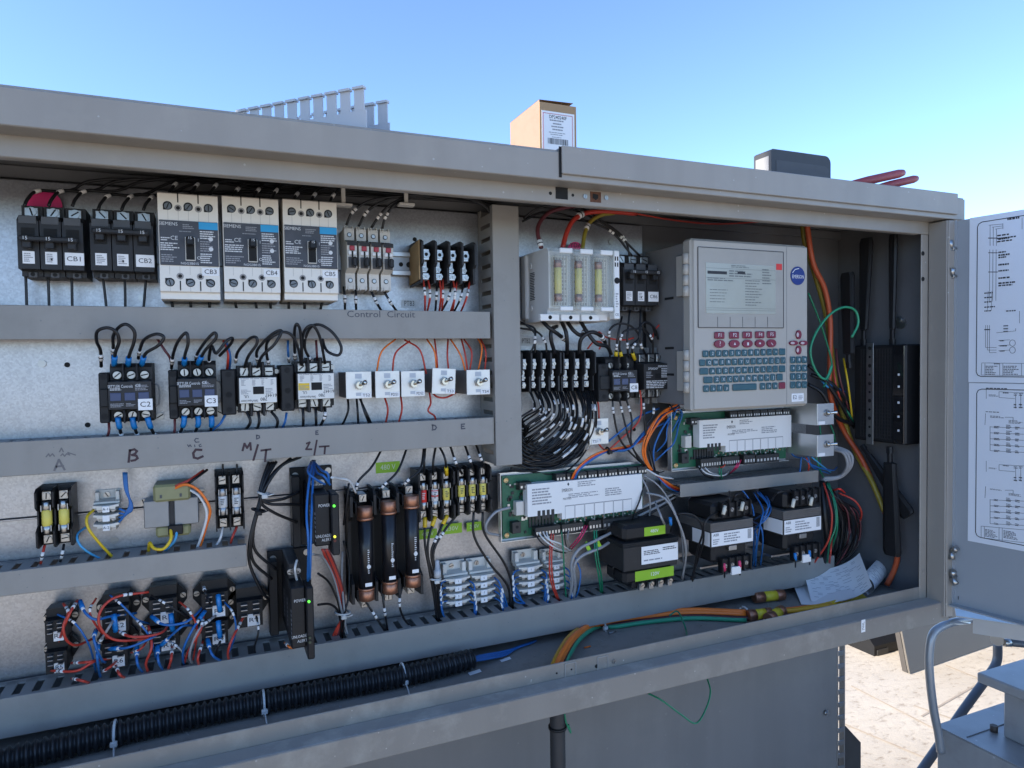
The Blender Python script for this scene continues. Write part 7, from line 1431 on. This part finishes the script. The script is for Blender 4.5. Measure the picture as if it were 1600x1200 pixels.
# papers
def paper(label, m_, ctr, ru, rv, w_, h_, curl, prt=None, ph=0.0):
    """curled sheet: ru, rv in-plane directions"""
    ru = Vector(ru).normalized(); rv = Vector(rv).normalized(); c = Vector(ctr); n_ = ru.cross(rv); v = []; f = []; K = 14
    for i in range(K + 1):
        t = i / K; a = curl * (t - ph)
        if abs(curl) > .01: x = math.sin(a) * w_ / curl; z = (1 - math.cos(a)) * w_ / curl
        else: x = (t - ph) * w_; z = 0
        for k in (0, 1): v.append(c + ru * x + n_ * z + rv * (k * h_))
    for i in range(K): f.append((2 * i, 2 * i + 2, 2 * i + 3, 2 * i + 1))
    mb = MB(); mb.add(v, f, True); lo_ = min(q.z for q in v)
    o_ = build('paper', mb, m_, None, origin=c); tag(o_, label, 'paper')
    if prt:
        mb = MB(); r2 = random.Random(prt)
        for row_ in range(22):
            k0 = .06 + row_ * .04
            for i in range(1, K - 1):
                if r2.random() < .34:
                    a_, b_ = v[2 * i], v[2 * i + 1]; c2, d2 = v[2 * i + 2], v[2 * i + 3]; q = [a_.lerp(b_, k0), c2.lerp(d2, k0), c2.lerp(d2, k0 + .009), a_.lerp(b_, k0 + .009)]
                    mb.quad(*[tuple(s_ + n_ * .0004) for s_ in q]); mb.quad(*[tuple(s_ - n_ * .0004) for s_ in q])
        build('print_rows', mb, GINK, o_)['kind'] = 'stuff'
    return o_
p = PZ(1302, 940, ZF + .002); paper('curled white printed sheet on the floor beside the long duct', WHITE, (p.x - .012, p.y - .005, ZF + .003), (.75, -.55, .1), (.45, .6, .3), .12, .1, 1.3, 6, .3)
p = PZ(1288, 945, ZF + .002); paper('folded white sheet under the curled printed sheet', WHITE, (p.x - .02, p.y + .01, ZF + .002), (.8, -.5, .05), (.5, .7, .12), .1, .09, .5, None, .2)
p = PZ(1372, 926, ZF + .003); paper('rolled white booklet beside the right jamb', WHITE, (p.x - .02, p.y - .0, ZF + .004), (.25, -.5, .55), (.85, .35, .12), .07, .13, 3.6, 5, .3)
p = PZ(1340, 905, ZF + .002); paper('stained brown-edged papers on the floor behind the roll', mat('stained_paper', (.42, .38, .3), .7, 0, .1, 20, dirt=((.05, .045, .035), 25, .9)), (p.x - .05, p.y - .02, ZF + .0015), (.95, -.2, .02), (.3, .9, .02), .17, .1, .15, None, .1)
paper('yellow-edged sheet under the white papers', mat('yellow_sheet', (.62, .48, .06), .6), (PZ(1310, 948, ZF).x - .03, -.15, ZF + .001), (1, 0, .0), (.2, .6, .05), .13, .03, .1, None, .2)
# scraps and crumbs
for px, py, w_, h_, q in ((742, 1051, .02, .006, 'white paper scrap at the conduit end'), (790, 1031, .018, .005, 'pale paper scrap near the blue wires')): p = F(px, py, .0006); o = build('paper_scrap', MB().add([(p[0] - w_ / 2, p[1] - h_, p[2]), (p[0] + w_ / 2, p[1] - h_ * .6, p[2] + .001), (p[0] + w_ / 2, p[1] + h_, p[2] + .0015), (p[0] - w_ / 2, p[1] + h_ * .7, p[2])], [(0, 1, 2, 3)]), WHITE); tag(o, q, 'scrap')
p = F(918, 1011, .002); tag(build('wire_offcut', MB().cyl((p[0] - .006, p[1], p[2]), (p[0] + .006, p[1] + .001, p[2]), .0014, n=7), ORANGE), 'tiny orange wire offcut on the cabinet floor', 'wire')
p = F(958, 988, .002); o = tag(build('loose_screw', MB().cyl((p[0] - .007, p[1], p[2]), (p[0] + .007, p[1] + .002, p[2]), .0014, n=7).cyl((p[0] - .0085, p[1], p[2]), (p[0] - .007, p[1], p[2]), .0026, n=8), STEEL), 'loose steel screw on the cabinet floor', 'screw')
r_ = random.Random(17); mb = MB()
for k in range(420):
    x = r_.uniform(-.3, 1.2); y = r_.uniform(-.19, -.07); s_ = r_.uniform(.0006, .0022); mb.box(x, x + s_ * r_.uniform(.5, 2), y, y + s_, ZF, ZF + s_ * .5, 0)
tag(build('debris', mb, mat('crumbs', (.3, .28, .25), .8, 0, .5, 300)), 'fine crumbs and clippings on the cabinet floor', 'debris', kind='stuff')
p = PZ(915, 990, ZF); cp('floor_stain', mat('oil_spot', (.05, .048, .045), .5), p.x - .009, p.x + .009, p.y - .005, p.y + .005, ZF + .0001, ZF + .0004, b=0)
# ties and clips on wiring
for c, ax_, r, q, m_ in ((P(413, 771, .05), (.3, 0, 1), .009, 'white cable tie on the black bundle left of the modules', TIE), (P(404, 797, .05), (.3, 0, 1), .009, 'black cable tie on the bundle left of the modules', BLACK), (P(535, 957, .045), (.1, 0, 1), .011, 'white cable tie on the red bundle', TIE), (P(680, 904, .042), (.1, 0, 1), .0085, 'white cable tie on the black fuse wires', TIE), (P(950, 704, .05), (1, 0, .3), .006, 'black cable tie on the bundle over the lower board', BLACK), (P(1021, 736, .036), (.3, 0, 1), .009, 'black cable tie below the right contactors', BLACK)): tie(c, ax_, r, q, m_, Vector((.012, -.008, .004)))
for px, py, q in ((536, 306, 'left'), (634, 306, 'right')):
    p = P(px, py, .05); o = thing('ceiling_clip', 'pale wire clip under the ceiling, %s one' % q, 'clip', tuple(p), 'ceiling clips'); build('strap', MB().box(p.x - .003, p.x + .003, -.053, -.05, p.z - .012, p.z + .018, .0005), LGREY, o); build('clip_base', MB().box(p.x - .012, p.x + .012, -.058, -.044, p.z - .016, p.z - .012, .0005), LGREY, o)
p = P(687, 882, .045); o = build('splice_cap', MB().lathe((p.x - .004, -.045, p.z - .02), (p.x - .004, -.045, p.z + .01), [(0, .006), (.012, .0055), (.0121, .0042), (.026, .0036), (.028, .001)], 12), mat('frosted_plastic', (.5, .5, .5), .4)); tag(o, 'frosted splice cap on the black fuse wires', 'wire cap')

# --- more thin wires in the right bay
for i, (m_, pts, q) in enumerate(((REDW, [(1050, 600), (1062, 615), (1066, 632)], 'red wire slipping behind the controller'), (WIREB, [(1044, 628), (1052, 640), (1060, 650)], 'black wire left of the controller base'), (ORANGE, [(1046, 640), (1028, 652), (1010, 690), (1006, 715)], 'orange wire nearest the upper board edge'), (BLUE, [(1062, 655), (1054, 690), (1040, 705), (1024, 720)], 'blue wire curving off the upper board corner'), (WIREG, [(1000, 742), (1012, 765), (1016, 790), (1014, 812)], 'grey wire hanging right of the lower board'), (WIREB, [(1008, 750), (1000, 780), (990, 805), (985, 828)], 'black wire hanging behind the black transformer'), (WIREG, [(1006, 742), (1030, 760), (1050, 790), (1064, 830), (1068, 880)], 'grey wire sweeping right of the black transformer'), (WIREB, [(960, 905), (958, 890), (966, 870), (972, 850)], 'black wire at the left of the black transformer'),
    (BLUE, [(1232, 700), (1240, 712), (1252, 716)], 'blue wire under the lower bracket switch'), (WIREB, [(1240, 752), (1250, 766), (1262, 772)], 'black wire dropping from the small duct end'), (BLUE, [(1150, 757, .06), (1165, 772, .06), (1175, 790, .07), (1178, 806, .08)], 'blue wire above the nearer white-labelled transformer'), (WIREW, [(1010, 733), (1030, 744), (1052, 748)], 'white wire at the seam under the upper board'))): W(m_, .0015, pts, q, d=(.05, .06, .04))

for m_, pts, q in ((REDW, [(150, 935), (140, 955), (152, 980), (170, 1000)], 'thin one beside relay R2'), (BLUE, [(205, 960), (222, 978), (236, 1000), (244, 1030)], 'between relays R2 and R3'), (WIREB, [(236, 930), (262, 945), (290, 962), (318, 975)], 'crossing relay R3'), (REDW, [(280, 940), (296, 955), (308, 985), (300, 1040)], 'between relays R3 and R4'), (BLUE, [(90, 960), (118, 975), (140, 1010), (150, 1050)], 'trailing right of relay R1'), (REDW, [(205, 1020), (222, 1012), (236, 990)], 'joining relays R6 and R7'), (WIREG, [(262, 1000), (282, 1015), (296, 1040)], 'right of relay R7'), (BLUE, [(350, 940), (364, 958), (368, 990), (352, 1034)], 'between relays R4 and R9'), (WIREB, [(400, 960), (404, 985), (398, 1012), (402, 1030)], 'right of relay R9'), (BLUE, [(172, 930), (190, 945), (214, 968), (236, 975)], 'across the top of relay R2')): W(m_, .0013, pts, '%s relay wire %s' % (CN[id(m_)], q), d=(.05, .07, .03), group='relay wires', name='relay_wire', cat='relay wire', marks=(.2,))
